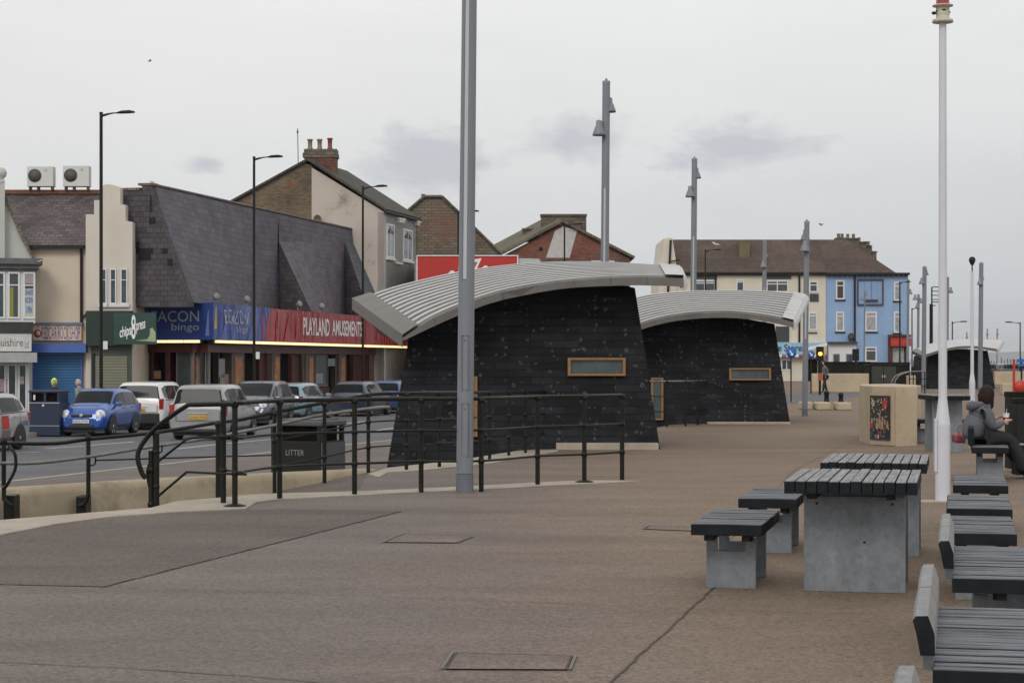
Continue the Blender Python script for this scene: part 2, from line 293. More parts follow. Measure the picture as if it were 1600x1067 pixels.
M_cream = mat('render_cream', (.60, .51, .41), .85, var=.07, scale=1, dirt=((.31, .25, .2), 1.1, .6, .4))
M_stepc = mat('render_stepped', (.56, .51, .455), .85, var=.06, scale=1, dirt=((.33, .29, .26), .9, .58, .5))
M_rendg = mat('render_stained', (.45, .40, .36), .85, var=.12, scale=.5, dirt=((.16, .14, .115), .8, .56, .75))
M_rendw = mat('render_white', (.66, .63, .60), .8, var=.09, scale=1.2, dirt=((.28, .26, .25), 1.2, .58, .4))
M_greenw = mat('render_palegreen', (.44, .46, .43), .8, var=.06, scale=1)
M_terr = mat('terrace_cream', (.60, .55, .46), .8, var=.06, scale=.7, dirt=((.3, .27, .22), .7, .62, .5))
M_blue = mat('terrace_blue', (.24, .36, .56), .8, var=.09, scale=.7, dirt=((.17, .27, .44), 1, .56, .5))
M_tile = mat('roof_tile_brown', (.082, .056, .045), .8, var=.35, scale=.25, extra=tiles(.3, .3, (.8, .8, .8), (1.2, 1.2, 1.2), (.45, .45, .45), .03, noise_mix=((.10, .075, .045), .4, .55, .7, .5)))
M_trim = mat('upvc_white', (.62, .63, .65), .45, var=.04)
M_dark = mat('dark_trim', (.012, .012, .014), .55, spec=.3)
M_darkp = mat('dark_panel', (.035, .038, .047), .6)
M_maroon = mat('maroon_paint', (.065, .012, .012), .5, var=.3, scale=2)
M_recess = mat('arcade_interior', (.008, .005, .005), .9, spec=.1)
M_shut_b = mat('shutter_blue', (.035, .15, .34), .45, var=.1, extra=stripes(1, .11, .35, .25))
M_blued = mat('canopy_blue', (.05, .11, .36), .5, var=.08)
M_shut_g = mat('shutter_olive', (.20, .20, .145), .5, var=.1, extra=stripes(1, .11, .45, .25))
M_green = mat('sign_green', (.004, .020, .014), .4, var=.2)
M_green2 = mat('sign_green_mottled', (.010, .048, .036), .4, var=.2, dirt=((.12, .26, .14), .9, .56, .5))  # brighter green with pale blotches
M_sblue = mat('fascia_blue', (.008, .035, .20), .5, var=.08)
M_sblueg = mat('fascia_blue_gloss', (.01, .045, .27), .12, var=.1, coat=.5, extra=wavy(1, 1.6, .3))
M_sred = mat('fascia_red', (.33, .012, .012), .14, var=.12, coat=.4, extra=wavy(1, 1.4, .22))
M_red = mat('sign_red', (.42, .018, .012), .5, var=.06)
M_redl = mat('tail_lamp', (.30, .014, .014), .2, coat=.6)
M_sil = mat('letter_silver', (.34, .38, .46), .4)
M_lett = mat('letter_white', (.72, .72, .74), .5, dirt=((.35, .25, .3), 6, .6, .5))
M_tube = mat('lit_tube', (.9, .8, .55), .5, emit=((1, .70, .32), 1.15))
M_pink = mat('rock_sign_pale', (.74, .56, .40), .6, extra=stripes(0, .42, .78, .45))
M_purp = mat('rock_letters', (.05, .06, .34), .5)
M_rubber = mat('tyre_rubber', (.012, .012, .013), .8)
M_rim = mat('alloy_rim', (.42, .43, .45), .35, metal=.1)
M_plast = mat('black_plastic', (.016, .016, .018), .5)
M_carglass = mat('car_glass', (.010, .013, .015), .05, var=.5, scale=1.5, spec=.13)
M_lens = mat('headlamp_lens', (.6, .64, .68), .12, coat=.8)
M_amber = mat('signal_amber', (.9, .25, .03), .4, emit=((1, .3, .04), 4))
M_platey = mat('plate_yellow', (.60, .36, .03), .4)
M_platew = mat('plate_white', (.62, .62, .6), .4)
M_skin = mat('skin', (.44, .26, .19), .55)
M_hair = mat('hair_dark', (.018, .008, .007), .6, var=.4, scale=30, spec=.2)
M_hood = mat('hoodie_grey', (.10, .106, .128), .9, var=.12, scale=20, bump=.3, bscale=60)
M_trous = mat('trousers_black', (.014, .015, .018), .85, var=.3, scale=10)
M_shoe = mat('shoe_dark', (.05, .035, .02), .6)
M_navy = mat('coat_navy', (.015, .022, .05), .85)
M_binb = mat('bin_blue', (.008, .018, .05), .45)
M_bing = mat('bin_black', (.010, .012, .010), .55, spec=.3, var=.2, scale=6)
M_bingrey = mat('bin_side_grey', (.07, .072, .078), .55)
M_lime = mat('hivis_lime', (.52, .9, .03), .6)
M_lifer = mat('lifebuoy_red', (.42, .03, .018), .4)
M_sea = mat('sea_water', (.12, .15, .175), .18, var=.06, scale=.02)
M_hill = mat('hill_far', (.10, .12, .12), .9)
M_sand = mat('sand', (.30, .25, .19), .9)
M_hedge = mat('dark_hoarding', (.012, .014, .010), .8, spec=.15, var=.4, scale=1)
M_blusign = mat('traffic_blue', (.015, .11, .40), .5)
M_ac = mat('ac_casing', (.55, .55, .53), .5, var=.04)
M_grille = mat('ac_grille', (.06, .06, .055), .6)
M_gull = mat('gull_white', (.6, .6, .6), .7)
M_terrac = mat('chimney_pot', (.20, .165, .11), .8, var=.25, scale=4)
M_terrar = mat('chimney_pot_red', (.19, .06, .04), .8, var=.25, scale=4)

# ================================================================== helpers
XF = {}        # object -> world matrix (things are never scaled)
def tagp(o, label=None, cat=None, group=None, kind=None):
    if label: o['label'] = label
    if cat: o['category'] = cat
    if group: o['group'] = group
    if kind: o['kind'] = kind
    return o
def thing(name, label, cat, loc=(0, 0, 0), rz=0.0, group=None):
    o = bpy.data.objects.new(name, None); C.objects.link(o); o.empty_display_size = .2
    o.location = loc; o.rotation_euler = (0, 0, rz); XF[o] = Matrix.Translation(Vector(loc)) @ Matrix.Rotation(rz, 4, 'Z')
    return tagp(o, label, cat, group)
class MB:
    def __init__(s): s.v = []; s.f = []; s.m = []; s.sm = []
    def add(s, vs, fs, m=0, smooth=False):
        b = len(s.v); s.v += [Vector(p) for p in vs]
        for f in fs: s.f.append([b + i for i in f]); s.m.append(m); s.sm.append(smooth)
        return s
    def box(s, x0, x1, y0, y1, z0, z1, m=0, bev=0.0):
        if bev > 0:
            import bmesh
            bm = bmesh.new(); bmesh.ops.create_cube(bm, size=1)
            for v in bm.verts: v.co = Vector(((x0 + x1) / 2 + v.co.x * (x1 - x0), (y0 + y1) / 2 + v.co.y * (y1 - y0), (z0 + z1) / 2 + v.co.z * (z1 - z0)))
            bmesh.ops.bevel(bm, geom=bm.edges[:], offset=bev, segments=2, affect='EDGES', profile=.5)
            bm.verts.index_update(); s.add([v.co.copy() for v in bm.verts], [[v.index for v in f.verts] for f in bm.faces], m); bm.free(); return s
        vs = [(x, y, z) for z in (z0, z1) for y in (y0, y1) for x in (x0, x1)]
        return s.add(vs, [(0, 2, 3, 1), (4, 5, 7, 6), (0, 1, 5, 4), (2, 6, 7, 3), (0, 4, 6, 2), (1, 3, 7, 5)], m)
    def prism(s, poly, off, m=0, mside=None):
        n = len(poly); off = Vector(off); a = [Vector(p) for p in poly]; b = [p + off for p in a]
        nrm = Vector((0, 0, 0))
        for i in range(n): nrm += (a[i] - a[0]).cross(a[(i + 1) % n] - a[0])
        if nrm.dot(off) > 0: a.reverse(); b.reverse()
        s.add(a + b, [list(range(n)), list(range(2 * n - 1, n - 1, -1))], m)
        s.add(a + b, [(i, i + n, (i + 1) % n + n, (i + 1) % n) for i in range(n)], m if mside is None else mside)
        return s
    def tube(s, pts, r, n=8, m=0, caps=True):
        pts = [Vector(p) for p in pts]; rs = r if isinstance(r, (list, tuple)) else [r] * len(pts)
        rings = []; up = None
        for i, p in enumerate(pts):
            d = (pts[min(i + 1, len(pts) - 1)] - pts[max(i - 1, 0)]).normalized()
            if up is None: up = Vector((0, 0, 1)) if abs(d.z) < .9 else Vector((1, 0, 0))
            a = d.cross(up)
            if a.length < 1e-4: a = d.cross(Vector((0, 1, .1)))
            a.normalize(); b = a.cross(d); up = b
            rings.append([p + (a * math.cos(2 * math.pi * k / n) + b * math.sin(2 * math.pi * k / n)) * rs[i] for k in range(n)])
        vs = [q for g in rings for q in g]; fs = []
        for i in range(len(rings) - 1):
            for k in range(n): fs.append((i * n + k, i * n + (k + 1) % n, (i + 1) * n + (k + 1) % n, (i + 1) * n + k))
        s.add(vs, [tuple(reversed(f)) for f in fs], m, True)
        if caps:
            s.add(rings[0], [list(range(n))], m); s.add(rings[-1], [list(range(n - 1, -1, -1))], m)
        return s
    def lathe(s, c, prof, n=16, m=0, axis='Z', ax=None):
        """prof: list of (radius, height) along the axis"""
        A = Vector(ax).normalized() if ax else {'Z': Vector((0, 0, 1)), 'X': Vector((1, 0, 0)), 'Y': Vector((0, 1, 0))}[axis]
        u = A.cross(Vector((0, 0, 1)) if abs(A.z) < .9 else Vector((1, 0, 0))).normalized(); v = A.cross(u); c = Vector(c)
        vs = []; fs = []
        for r, h in prof:
            for k in range(n): a = 2 * math.pi * k / n; vs.append(c + A * h + (u * math.cos(a) + v * math.sin(a)) * r)
        for i in range(len(prof) - 1):
            for k in range(n): fs.append((i * n + k, i * n + (k + 1) % n, (i + 1) * n + (k + 1) % n, (i + 1) * n + k))
        s.add(vs, fs, m, True)
        if prof[0][0] > 1e-4: s.add(vs[:n], [list(range(n - 1, -1, -1))], m)
        if prof[-1][0] > 1e-4: s.add(vs[-n:], [list(range(n))], m)
        return s
    def build(s, name, mats, parent=None, world=False, label=None, cat=None, group=None, kind=None, rnd=0):
        if not isinstance(mats, (list, tuple)): mats = [mats]
        vs = s.v
        if world and parent is not None:
            inv = XF[parent].inverted(); vs = [inv @ p for p in vs]
        me = bpy.data.meshes.new(name); me.from_pydata([tuple(p) for p in vs], [], s.f)
        for m in mats: me.materials.append(m)
        uvl = me.uv_layers.new(name='UVMap')
        for p, mi, sm in zip(me.polygons, s.m, s.sm):
            p.material_index = mi; p.use_smooth = sm; nn = p.normal
            u = Vector((0, 0, 1)).cross(nn)
            u = Vector((1, 0, 0)) if u.length < .05 else u.normalized()
            v = nn.cross(u)
            for li, vi in zip(p.loop_indices, p.vertices):
                co = Vector(vs[vi]); uvl.data[li].uv = (co.dot(u) + 100, co.dot(v) + 100)
        o = bpy.data.objects.new(name, me); C.objects.link(o)
        if parent is not None: o.parent = parent; XF[o] = XF[parent].copy()
        else: XF[o] = Matrix.Identity(4)
        return tagp(o, label, cat, group, kind)
    def single(s, name, mats, label, cat, group=None, origin=None):
        """a thing that is one mesh, with its origin at its base"""
        if origin is None:
            zs = min(p.z for p in s.v); origin = Vector((sum(p.x for p in s.v) / len(s.v), sum(p.y for p in s.v) / len(s.v), zs))
        origin = Vector(origin); s.v = [p - origin for p in s.v]
        o = s.build(name, mats, None, label=label, cat=cat, group=group); o.location = origin; XF[o] = Matrix.Translation(origin); return o
def P(px, py, D):
    """world point seen at photo pixel (px, py) at distance D"""
    return Vector(((px - 800) * D / F, D, H + (HY - py) * D / F))
def G(px, py, z=0.0):
    D = (H - z) * F / (py - HY); return Vector(((px - 800) * D / F, D, z))
class Plane:
    """an upright plane (a facade); s runs to the right, o sticks out towards the street"""
    def __init__(s, O, e):
        s.O = Vector((O[0], O[1], 0)); s.e = Vector((e[0], e[1], 0)).normalized(); s.n = Vector((s.e.y, -s.e.x, 0))
    def s_(s, px, o=0):
        k = (px - 800) / F; B = s.O + s.n * o
        return (k * B.y - B.x) / (s.e.x - k * s.e.y)
    def z_(s, px, py, o=0):
        q = s.O + s.n * o + s.e * s.s_(px, o); return H + (HY - py) * q.y / F
    def w(s, a, z, o=0): q = s.O + s.e * a + s.n * o; return Vector((q.x, q.y, z))
    def pt(s, px, py, o=0): return s.w(s.s_(px, o), s.z_(px, py, o), o)
    def sbox(s, mb, s0, s1, z0, z1, o0, o1, m=0):
        return mb.prism([s.w(s0, z0, o0), s.w(s1, z0, o0), s.w(s1, z1, o0), s.w(s0, z1, o0)], s.n * (o1 - o0), m)
    def box(s, mb, px0, px1, py0, py1, o0, o1, m=0, ref=None):
        r = px0 if ref is None else ref
        return s.sbox(mb, s.s_(px0), s.s_(px1), s.z_(r, py1), s.z_(r, py0), o0, o1, m)
    def poly(s, mb, pts, o0, o1, m=0):
        return mb.prism([s.w(s.s_(a), s.z_(a, b), o0) for a, b in pts], s.n * (o1 - o0), m)
def front(D, px0=800): return Plane((0, D), (1, 0))
def text_mesh(txt, bold=False, font_space=1.0):
    cu = bpy.data.curves.new('t', 'FONT'); cu.body = txt; cu.size = 1; cu.resolution_u = 3; cu.space_character = font_space
    if bold: cu.offset = .02
    o = bpy.data.objects.new('t', cu); C.objects.link(o); bpy.context.view_layer.update()
    me = bpy.data.meshes.new_from_object(o.evaluated_get(bpy.context.evaluated_depsgraph_get()))
    vs = [v.co.copy() for v in me.vertices]; fs = [list(p.vertices) for p in me.polygons]
    bpy.data.objects.remove(o); bpy.data.meshes.remove(me); bpy.data.curves.remove(cu)
    xs = [v.x for v in vs]; ys = [v.y for v in vs]; x0, x1, y0, y1 = min(xs), max(xs), min(ys), max(ys)
    return [((v.x - x0) / (x1 - x0), (v.y - y0) / (y1 - y0)) for v in vs], fs
def text_on(mb, txt, org, ux, uy, m=0, bold=False, warp=None):
    vs, fs = text_mesh(txt, bold); org = Vector(org); ux = Vector(ux); uy = Vector(uy)
    if warp: vs = [warp(a, b) for a, b in vs]
    mb.add([org + ux * a + uy * b for a, b in vs], fs, m)
def ptext(pl, mb, txt, px0, px1, py0, py1, o, m=0, bold=False, warp=None):
    a, b = pl.s_(px0), pl.s_(px1); z1, z0 = pl.z_(px0, py0), pl.z_(px0, py1)
    text_on(mb, txt, pl.w(a, z0, o), pl.e * (b - a), Vector((0, 0, z1 - z0)), m, bold, warp)
def window(pl, parent, px0, px1, py0, py1, o=0.0, fr=None, gl=None, fw=.07, mull=0, trans=(), sill=None, recess=.0, ref=None, fname='window'):
    fr = fr or M_trim; gl = gl or M_glass; r = px0 if ref is None else ref
    s0, s1, z0, z1 = pl.s_(px0), pl.s_(px1), pl.z_(r, py1), pl.z_(r, py0)
    mb = MB(); a, b = o + .005, o + .06
    pl.sbox(mb, s0, s0 + fw, z0, z1, a, b); pl.sbox(mb, s1 - fw, s1, z0, z1, a, b)
    pl.sbox(mb, s0 + fw, s1 - fw, z0, z0 + fw, a, b); pl.sbox(mb, s0 + fw, s1 - fw, z1 - fw, z1, a, b)
    for k in range(mull):
        c = s0 + (s1 - s0) * (k + 1) / (mull + 1); pl.sbox(mb, c - fw * .35, c + fw * .35, z0 + fw, z1 - fw, a, b - .005)
    for t in trans:
        c = z0 + (z1 - z0) * t; pl.sbox(mb, s0 + fw, s1 - fw, c - fw * .35, c + fw * .35, a, b - .008)
    f = mb.build(fname, fr, parent, True)
    g = MB(); pl.sbox(g, s0 + fw * .5, s1 - fw * .5, z0 + fw * .5, z1 - fw * .5, o + .006, o + .02); g.build('pane', gl, f, True)
    if sill:
        q = MB(); pl.sbox(q, s0 - .08, s1 + .08, z0 - .12, z0, o + .003, o + .12); q.build('sill', sill, f, True)
    return f
def interp(pts, n):
    """Catmull-Rom through pts, n samples per span"""
    pts = [Vector(p) for p in pts]; out = []
    for i in range(len(pts) - 1):
        p0 = pts[max(i - 1, 0)]; p1 = pts[i]; p2 = pts[i + 1]; p3 = pts[min(i + 2, len(pts) - 1)]
        for k in range(n):
            t = k / n; out.append(.5 * ((2 * p1) + (p2 - p0) * t + (2 * p0 - 5 * p1 + 4 * p2 - p3) * t * t + (3 * p1 - p0 - 3 * p2 + p3) * t ** 3))
    out.append(pts[-1]); return out
def resample(pts, n):
    L = [0]
    for a, b in zip(pts, pts[1:]): L.append(L[-1] + (b - a).length)
    out = []; j = 0
    for i in range(n):
        d = L[-1] * i / (n - 1)
        while j < len(L) - 2 and L[j + 1] < d: j += 1
        out.append(pts[j].lerp(pts[j + 1], (d - L[j]) / max(L[j + 1] - L[j], 1e-9)))
    return out

# ================================================================== ground
def sheet(name, poly, z, m, thick=0.0, label=None):
    mb = MB()
    from mathutils.geometry import tessellate_polygon
    n = len(poly); area = sum(poly[i][0] * poly[(i + 1) % n][1] - poly[(i + 1) % n][0] * poly[i][1] for i in range(n))
    poly = list(poly) if area > 0 else list(poly)[::-1]
    tri = tessellate_polygon([[Vector((x, y, 0)) for x, y in poly]]); fs = []
    for a, b, c in tri:
        A_, B_, C_ = poly[a], poly[b], poly[c]; cr_ = (B_[0] - A_[0]) * (C_[1] - A_[1]) - (B_[1] - A_[1]) * (C_[0] - A_[0])
        fs.append((a, b, c) if cr_ > 0 else (a, c, b))
    mb.add([(x, y, z) for x, y in poly], fs)
    if thick: mb.add([(x, y, z) for x, y in poly] + [(x, y, z - thick) for x, y in poly], [(i, i + n, (i + 1) % n + n, (i + 1) % n) for i in range(n)])
    o = mb.build(name, m); o['kind'] = 'structure'; return o
g2 = lambda px, py, z=0.0: tuple(G(px, py, z)[:2])
sheet('ground', [(-900, -60), (60, -60), (140, 320), (-900, 320)], -.92, M_asph)
sheet('sea', [(-14000, -200), (14000, -200), (14000, 14000), (-14000, 14000)], -4, M_sea)
TR = [(-8, 13.6), g2(-20, 816), g2(120, 803), g2(236, 793.5), g2(254, 789), g2(275, 783), g2(339, 778), g2(400, 772), g2(560, 767)]
FAR = [g2(575, 740), g2(605, 731), g2(716, 719), g2(810, 704), (.5, 33.9), (2.2, 40), g2(1045, 664), g2(1105, 660), (7.0, 54), (8.0, 60), (13.3, 100), (22, 165), (42, 320)]
prom = TR + FAR + [(260, 320), (160, -30), (-8, -30)]
sheet('promenade', prom, 0, M_pave, .9)
# coarse darker slab, inlaid sheet
sheet('paving_panel', [g2(-40, 842), g2(86, 821.5), g2(172, 810), g2(287, 801.5), g2(385, 797), g2(440, 795), g2(628, 799), g2(160, 917), g2(-60, 912)], .004, M_paved)
# pale kerb strip along the steps and under the railing
kf = [(-60, 850), (0, 837), (86, 820), (172, 808.5), (287, 800), (360, 796.8), (385, 795.3), (400, 785.5), (437, 780.6), (550, 775), (659, 769), (752, 765.6), (839, 760), (930, 756), (1000, 752)]
kb = [(917, 751.2), (812, 756), (715, 761.5), (560, 768.5), (400, 773), (339, 779), (275, 784), (254, 790), (236, 794.5), (120, 804), (0, 814), (-60, 820)]
sheet('kerb', [g2(*p) for p in kf + kb], .012, M_kerb, .011)
kf2 = [(592, 745.5), (606, 738.5), (640, 736.5), (690, 732), (768, 724), (822, 714), (872, 705.5)]
kb2 = [(868, 702.6), (810, 704.6), (716, 719.6), (605, 731.6), (575, 741)]
sheet('kerb', [g2(*p) for p in kf2 + kb2], .010, M_kerb, .009)
# ramp falling away to the left between the promenade and the retaining wall
def rz_(x): return -.78 * min(1, max(0, (-1.9 - x) / 4.4))
mb = MB(); nx = 24
wall_in = [(-9.2, 18.2), tuple(P(0, 767, 22.6)[:2]), tuple(P(240, 752, 24.5)[:2]), tuple(P(440, 742, 25.9)[:2]), tuple(P(540, 737, 26.6)[:2]), tuple(P(592, 735, 27.0)[:2])]
def wy(x):
    for (a, b), (c, d) in zip(wall_in, wall_in[1:]):
        if a <= x <= c: return b + (d - b) * (x - a) / (c - a)
    return wall_in[0][1] if x < wall_in[0][0] else wall_in[-1][1]
def ty(x):
    t = [p for p in TR]
    for (a, b), (c, d) in zip(t, t[1:]):
        if a <= x <= c: return b + (d - b) * (x - a) / (c - a)
    return t[0][1] if x < t[0][0] else t[-1][1]
vs = []
for i in range(nx + 1):
    x = -9 + (7.4) * i / nx; vs += [(x, ty(x) - .4, rz_(x) - (.006 if x > -1.9 else 0)), (x, wy(x) + .1, rz_(x) - (.006 if x > -1.9 else 0))]
mb.add(vs, [(2 * i, 2 * i + 2, 2 * i + 3, 2 * i + 1) for i in range(nx)]); o = mb.build('ramp', M_paved); o['kind'] = 'structure'
# retaining wall with rounded cap
mb = MB()
def capwall(mb, line, th, ztop, zbot, out):
    prof = [(0, zbot), (0, ztop - .1), (.03, ztop - .03), (.1, ztop), (th - .1, ztop), (th - .03, ztop - .03), (th, ztop - .1), (th, zbot)]
    ring = []
    for i, p in enumerate(line):
        a = Vector(line[max(i - 1, 0)]); b = Vector(line[min(i + 1, len(line) - 1)]); d = (b - a).normalized(); nn = Vector((-d.y, d.x)) * out
        ring.append([(p[0] + nn.x * q, p[1] + nn.y * q, z) for q, z in prof])
    k = len(prof); vs = [v for r in ring for v in r]; fs = []
    for i in range(len(ring) - 1):
        for j in range(k - 1): fs.append((i * k + j, i * k + j + 1, (i + 1) * k + j + 1, (i + 1) * k + j))
    mb.add(vs, fs, 0, True); mb.add(ring[0], [list(range(k))]); mb.add(ring[-1], [list(range(k))])
lw = []
for a, b in zip(wall_in, wall_in[1:]):
    for k in range(3): lw.append((a[0] + (b[0] - a[0]) * k / 3, a[1] + (b[1] - a[1]) * k / 3))
lw.append(wall_in[-1])
capwall(mb, lw, .38, .02, -.95, 1)
mb.single('retaining_wall', M_wallc, 'low sandy concrete retaining wall with rounded top beside the ramp at left', 'wall', origin=(-5, 23, -.9))
# shop-side road, pavements
RK = [(-16, 6), (-14, 17), (-11.5, 26), (-8.7, 35.5), (-5.7, 45.9), (-3.28, 53), (-1, 60), (4, 75), (13, 112), (24, 160)]
FK = [(-23, 26), (-18, 46), (-14.9, 58.7), (-8.6, 84), (-2, 110), (6, 145), (18, 200)]
sheet('road', RK + [(60, 200)] + FK[::-1] + [(-30, 0)], -.75, M_asph)
sheet('pavement', [(-8.8, 19)] + [(x - .1, y + .42) for x, y in wall_in[1:]] + [(-1.4, 27.6), (-.4, 30.5), (.4, 34.2), (1.8, 40), (3.4, 47), (6.8, 56), (8, 60), (13.3, 100), (22, 158)] + RK[::-1][1:] + [(-17, 6)], -.62, M_pave, .2)
sheet('pavement', FK + [(-80, 200), (-80, 26)], -.62, M_pavegrey, .2)
def strip(line, wd, z, m, name='kerb', th=.1):
    mb = MB(); n = len(line); L = []; R = []
    for i, p in enumerate(line):
        a = Vector(line[max(i - 1, 0)]); b = Vector(line[min(i + 1, n - 1)]); d = (b - a).normalized()
        L.append((p[0] - d.y * wd, p[1] + d.x * wd, z)); R.append((p[0], p[1], z))
    vs = L + R + [(x, y, z - th) for x, y, _ in L + R]; fs = []
    for i in range(n - 1): fs += [(i, i + 1, n + i + 1, n + i), (i, i + 2 * n, i + 1 + 2 * n, i + 1), (n + i, n + i + 1, 3 * n + i + 1, 3 * n + i)]
    mb.add(vs, fs); o = mb.build(name, m); o['kind'] = 'structure'
strip(RK, .16, -.612, M_kerb, th=.2); strip(FK, -.16, -.612, M_kerb, th=.2)
M_wet = mat('wet_gutter', (.10, .115, .15), .22, var=.2, scale=.8)
strip(RK, .55, -.742, M_wet, 'gutter', .004)
def mark(p0, p1, wd=.1, z=-.744):
    a = G(*p0, z); b = G(*p1, z); d = (b - a).normalized(); q = Vector((-d.y, d.x, 0)) * wd / 2
    mb = MB(); mb.add([a - q, b - q, b + q, a + q], [(0, 1, 2, 3)]); o = mb.build('road_marking', M_line); o['kind'] = 'structure'
for a, b in [((23, 707), (63, 706)), ((72, 700.5), (132, 696.5)), ((140, 695.5), (210, 690)), ((276, 701), (345, 693.4)), ((352, 692.5), (425, 686)), ((450, 683), (512, 678)), ((535, 662), (580, 657)), ((560, 676), (620, 668)), ((330, 678), (400, 672)), ((-60, 711), (8, 708))]: mark(a, b, .14)
# slab joints
def joint(pts, wd=.016, z=.006, m=M_joint, name='joint'):
    wd *= .62; q = [G(*p, 0) for p in pts]; mb = MB(); random.seed(int(pts[0][0]) + 3)
    fine = []
    for a, b in zip(q, q[1:]):
        n = max(2, int((b - a).length / .12))
        for k in range(n): fine.append(a.lerp(b, k / n))
    fine.append(q[-1]); L = []; R = []
    for i, p in enumerate(fine):
        d = (fine[min(i + 1, len(fine) - 1)] - fine[max(i - 1, 0)]).normalized(); nn = Vector((-d.y, d.x, 0)); j = random.uniform(-.008, .008); w_ = wd * random.uniform(.6, 1.3) / 2
        L.append(p + nn * (j + w_) + Vector((0, 0, z))); R.append(p + nn * (j - w_) + Vector((0, 0, z)))
    n = len(fine); mb.add(L + R, [(n + i, n + i + 1, i + 1, i) for i in range(n - 1)]); o = mb.build(name, m); o['kind'] = 'structure'
M_jl = mat('joint_soft', (.105, .092, .083), .9)
joint([(158, 918), (628, 799)], .022)
joint([(940, 1078), (1117, 918)], .02)
joint([(628, 799), (800, 801.5), (1005, 803), (1080, 806)], .02, m=M_jl)
joint([(-20, 1034), (180, 1043), (380, 1056), (560, 1072)], .022, m=M_jl)
joint([(-20, 912), (160, 917), (420, 925), (800, 940), (1110, 952), (1420, 962)], .012, m=M_jl)
joint([(300, 838), (560, 842), (820, 854), (1090, 862)], .014, m=M_jl)
joint([(560, 752), (760, 756)], .016, m=M_jl)
joint([(1000, 733), (1200, 735), (1290, 736)], .02, m=M_jl); joint([(1080, 700), (1340, 700)], .022, m=M_jl); joint([(1128, 858), (1240, 735), (1330, 690)], .014, m=M_jl)
joint([(1180, 672), (1345, 672)], .03, m=M_jl)
def cover(c, label, m=M_joint):
    q = [G(*p, 0) for p in c]; mb = MB(); ctr = sum(q, Vector()) / 4
    for f0, f1, h, mi in ((1.0, .955, .012, 0), (.93, .9, .009, 1)):
        a = [ctr + (p - ctr) * f0 + Vector((0, 0, h)) for p in q]; b = [ctr + (p - ctr) * f1 + Vector((0, 0, h)) for p in q]
        mb.add(a + b, [(i, (i + 1) % 4, 4 + (i + 1) % 4, 4 + i) for i in range(4)], mi)
    a = [ctr + (p - ctr) * .93 + Vector((0, 0, .006)) for p in q]; mb.add(a, [(0, 1, 2, 3)], 2)
    mb.single('manhole_cover', [m, M_joint, M_pave], label, 'manhole cover', 'access covers set in the promenade', origin=ctr)
M_steel = mat('cover_steel', (.125, .115, .105), .5, metal=.4, var=.2, scale=10)
cover([(688, 1047), (893, 1048), (902, 1025), (706, 1020)], 'nearest recessed access cover with thin steel rim in the paving', M_steel)
cover([(595, 848), (715, 849), (742, 838), (628, 834)], 'recessed access cover in the paving in front of the front railing', M_steel)
cover([(1003, 827), (1105, 831), (1112, 824), (1012, 821)], 'recessed access cover in the paving left of the stool benches', M_steel)
# far crossing road and forecourt
sheet('road', [g2(1236, 631), g2(1310, 624), g2(1342, 618), g2(1400, 613.5), g2(1700, 612.5), g2(1700, 609), g2(1350, 612), g2(1200, 617)], .006, M_asph)

# ================================================================== railings
def post_pts(mb, b, h, r=.03, ball=True):
    b = Vector(b); mb.tube([b, b + Vector((0, 0, h))], r, 10)
    if ball: mb.lathe(b + Vector((0, 0, h - .02)), [(.0, -.045), (.035, -.03), (.045, 0), (.035, .03), (0, .045)], 10)
def collar(mb, p): mb.lathe(p, [(.0, -.04), (.034, -.03), (.04, 0), (.034, .03), (0, .04)], 8)
# --- front railing
FB = [G(437, 780), G(554, 773.5), G(658, 769), G(752, 768), G(840, 758), G(913, 754.5), G(972, 749.5)]
rail = thing('promenade_railing', 'long black tubular railing nearest the camera, in front of the first kiosk', 'railing', FB[3])
e0, e1 = G(349, 787), G(367, 792.5)
for b in FB + [e0, e1]:
    mb = MB(); post_pts(mb, b, 1.09)
    for z in (.36, .72): collar(mb, b + Vector((0, 0, z)))
    if b is e1 or b is FB[5]: mb.lathe(b, [(.12, 0), (.12, .02), (.05, .04), (.0, .04)], 10)
    mb.build('post', M_black, rail, True)
path = [e1] + FB
for z, nm in ((1.09, 'top_rail'), (.72, 'mid_rail'), (.36, 'low_rail')):
    mb = MB(); mb.tube(interp([p + Vector((0, 0, z)) for p in path], 3), .024 if z > 1 else .014, 8)
    if z > .1:   # hooped end round the two end posts
        a = e1 + Vector((0, 0, z)); c = e0 + Vector((0, 0, z)); r = Vector((.14, -.05, 0))
        mb.tube([a, a + r * .6, a.lerp(c, .3) + r, a.lerp(c, .7) + r * .9, c], .018 if z > 1 else .012, 6)
    mb.build(nm, M_black, rail, True)
# sloping stair rails at its left end
sr = [(367, 631, 20.0), (305, 632, 20.3), (290, 635, 20.4), (250, 663, 20.6), (230, 683, 20.7), (217, 703, 20.7), (215.5, 718, 20.7), (219, 731, 20.7), (223, 741, 20.7), (228, 747, 20.7)]
mb = MB(); mb.tube(interp([P(*p) for p in sr], 3), .027, 8); mb.build('stair_handrail', M_black, rail, True)
mb = MB(); mb.tube([P(367, 681, 20.0), P(300, 684, 20.3), P(290, 687, 20.4), P(248, 720, 20.6)], .014, 6); mb.build('stair_mid_rail', M_black, rail, True)
mb = MB(); mb.tube([P(385, 741, 20.0), P(349, 740, 20.1), P(292, 737, 20.4), P(247, 775, 20.6)], .014, 6); mb.build('stair_low_rail', M_black, rail, True)
for px, py0, r in ((244, 676, .035), (236, 704, .028)):
    mb = MB(); mb.tube([P(px, py0, 20.7), P(px, 812, 20.7)], r, 10); collar(mb, P(px, py0 + 30, 20.7)); collar(mb, P(px, py0 + 84, 20.7)); mb.build('newel_post', M_black, rail, True)
mb = MB(); post_pts(mb, P(341, 779, 21.4), 0.85); mb.build('post', M_black, rail, True)
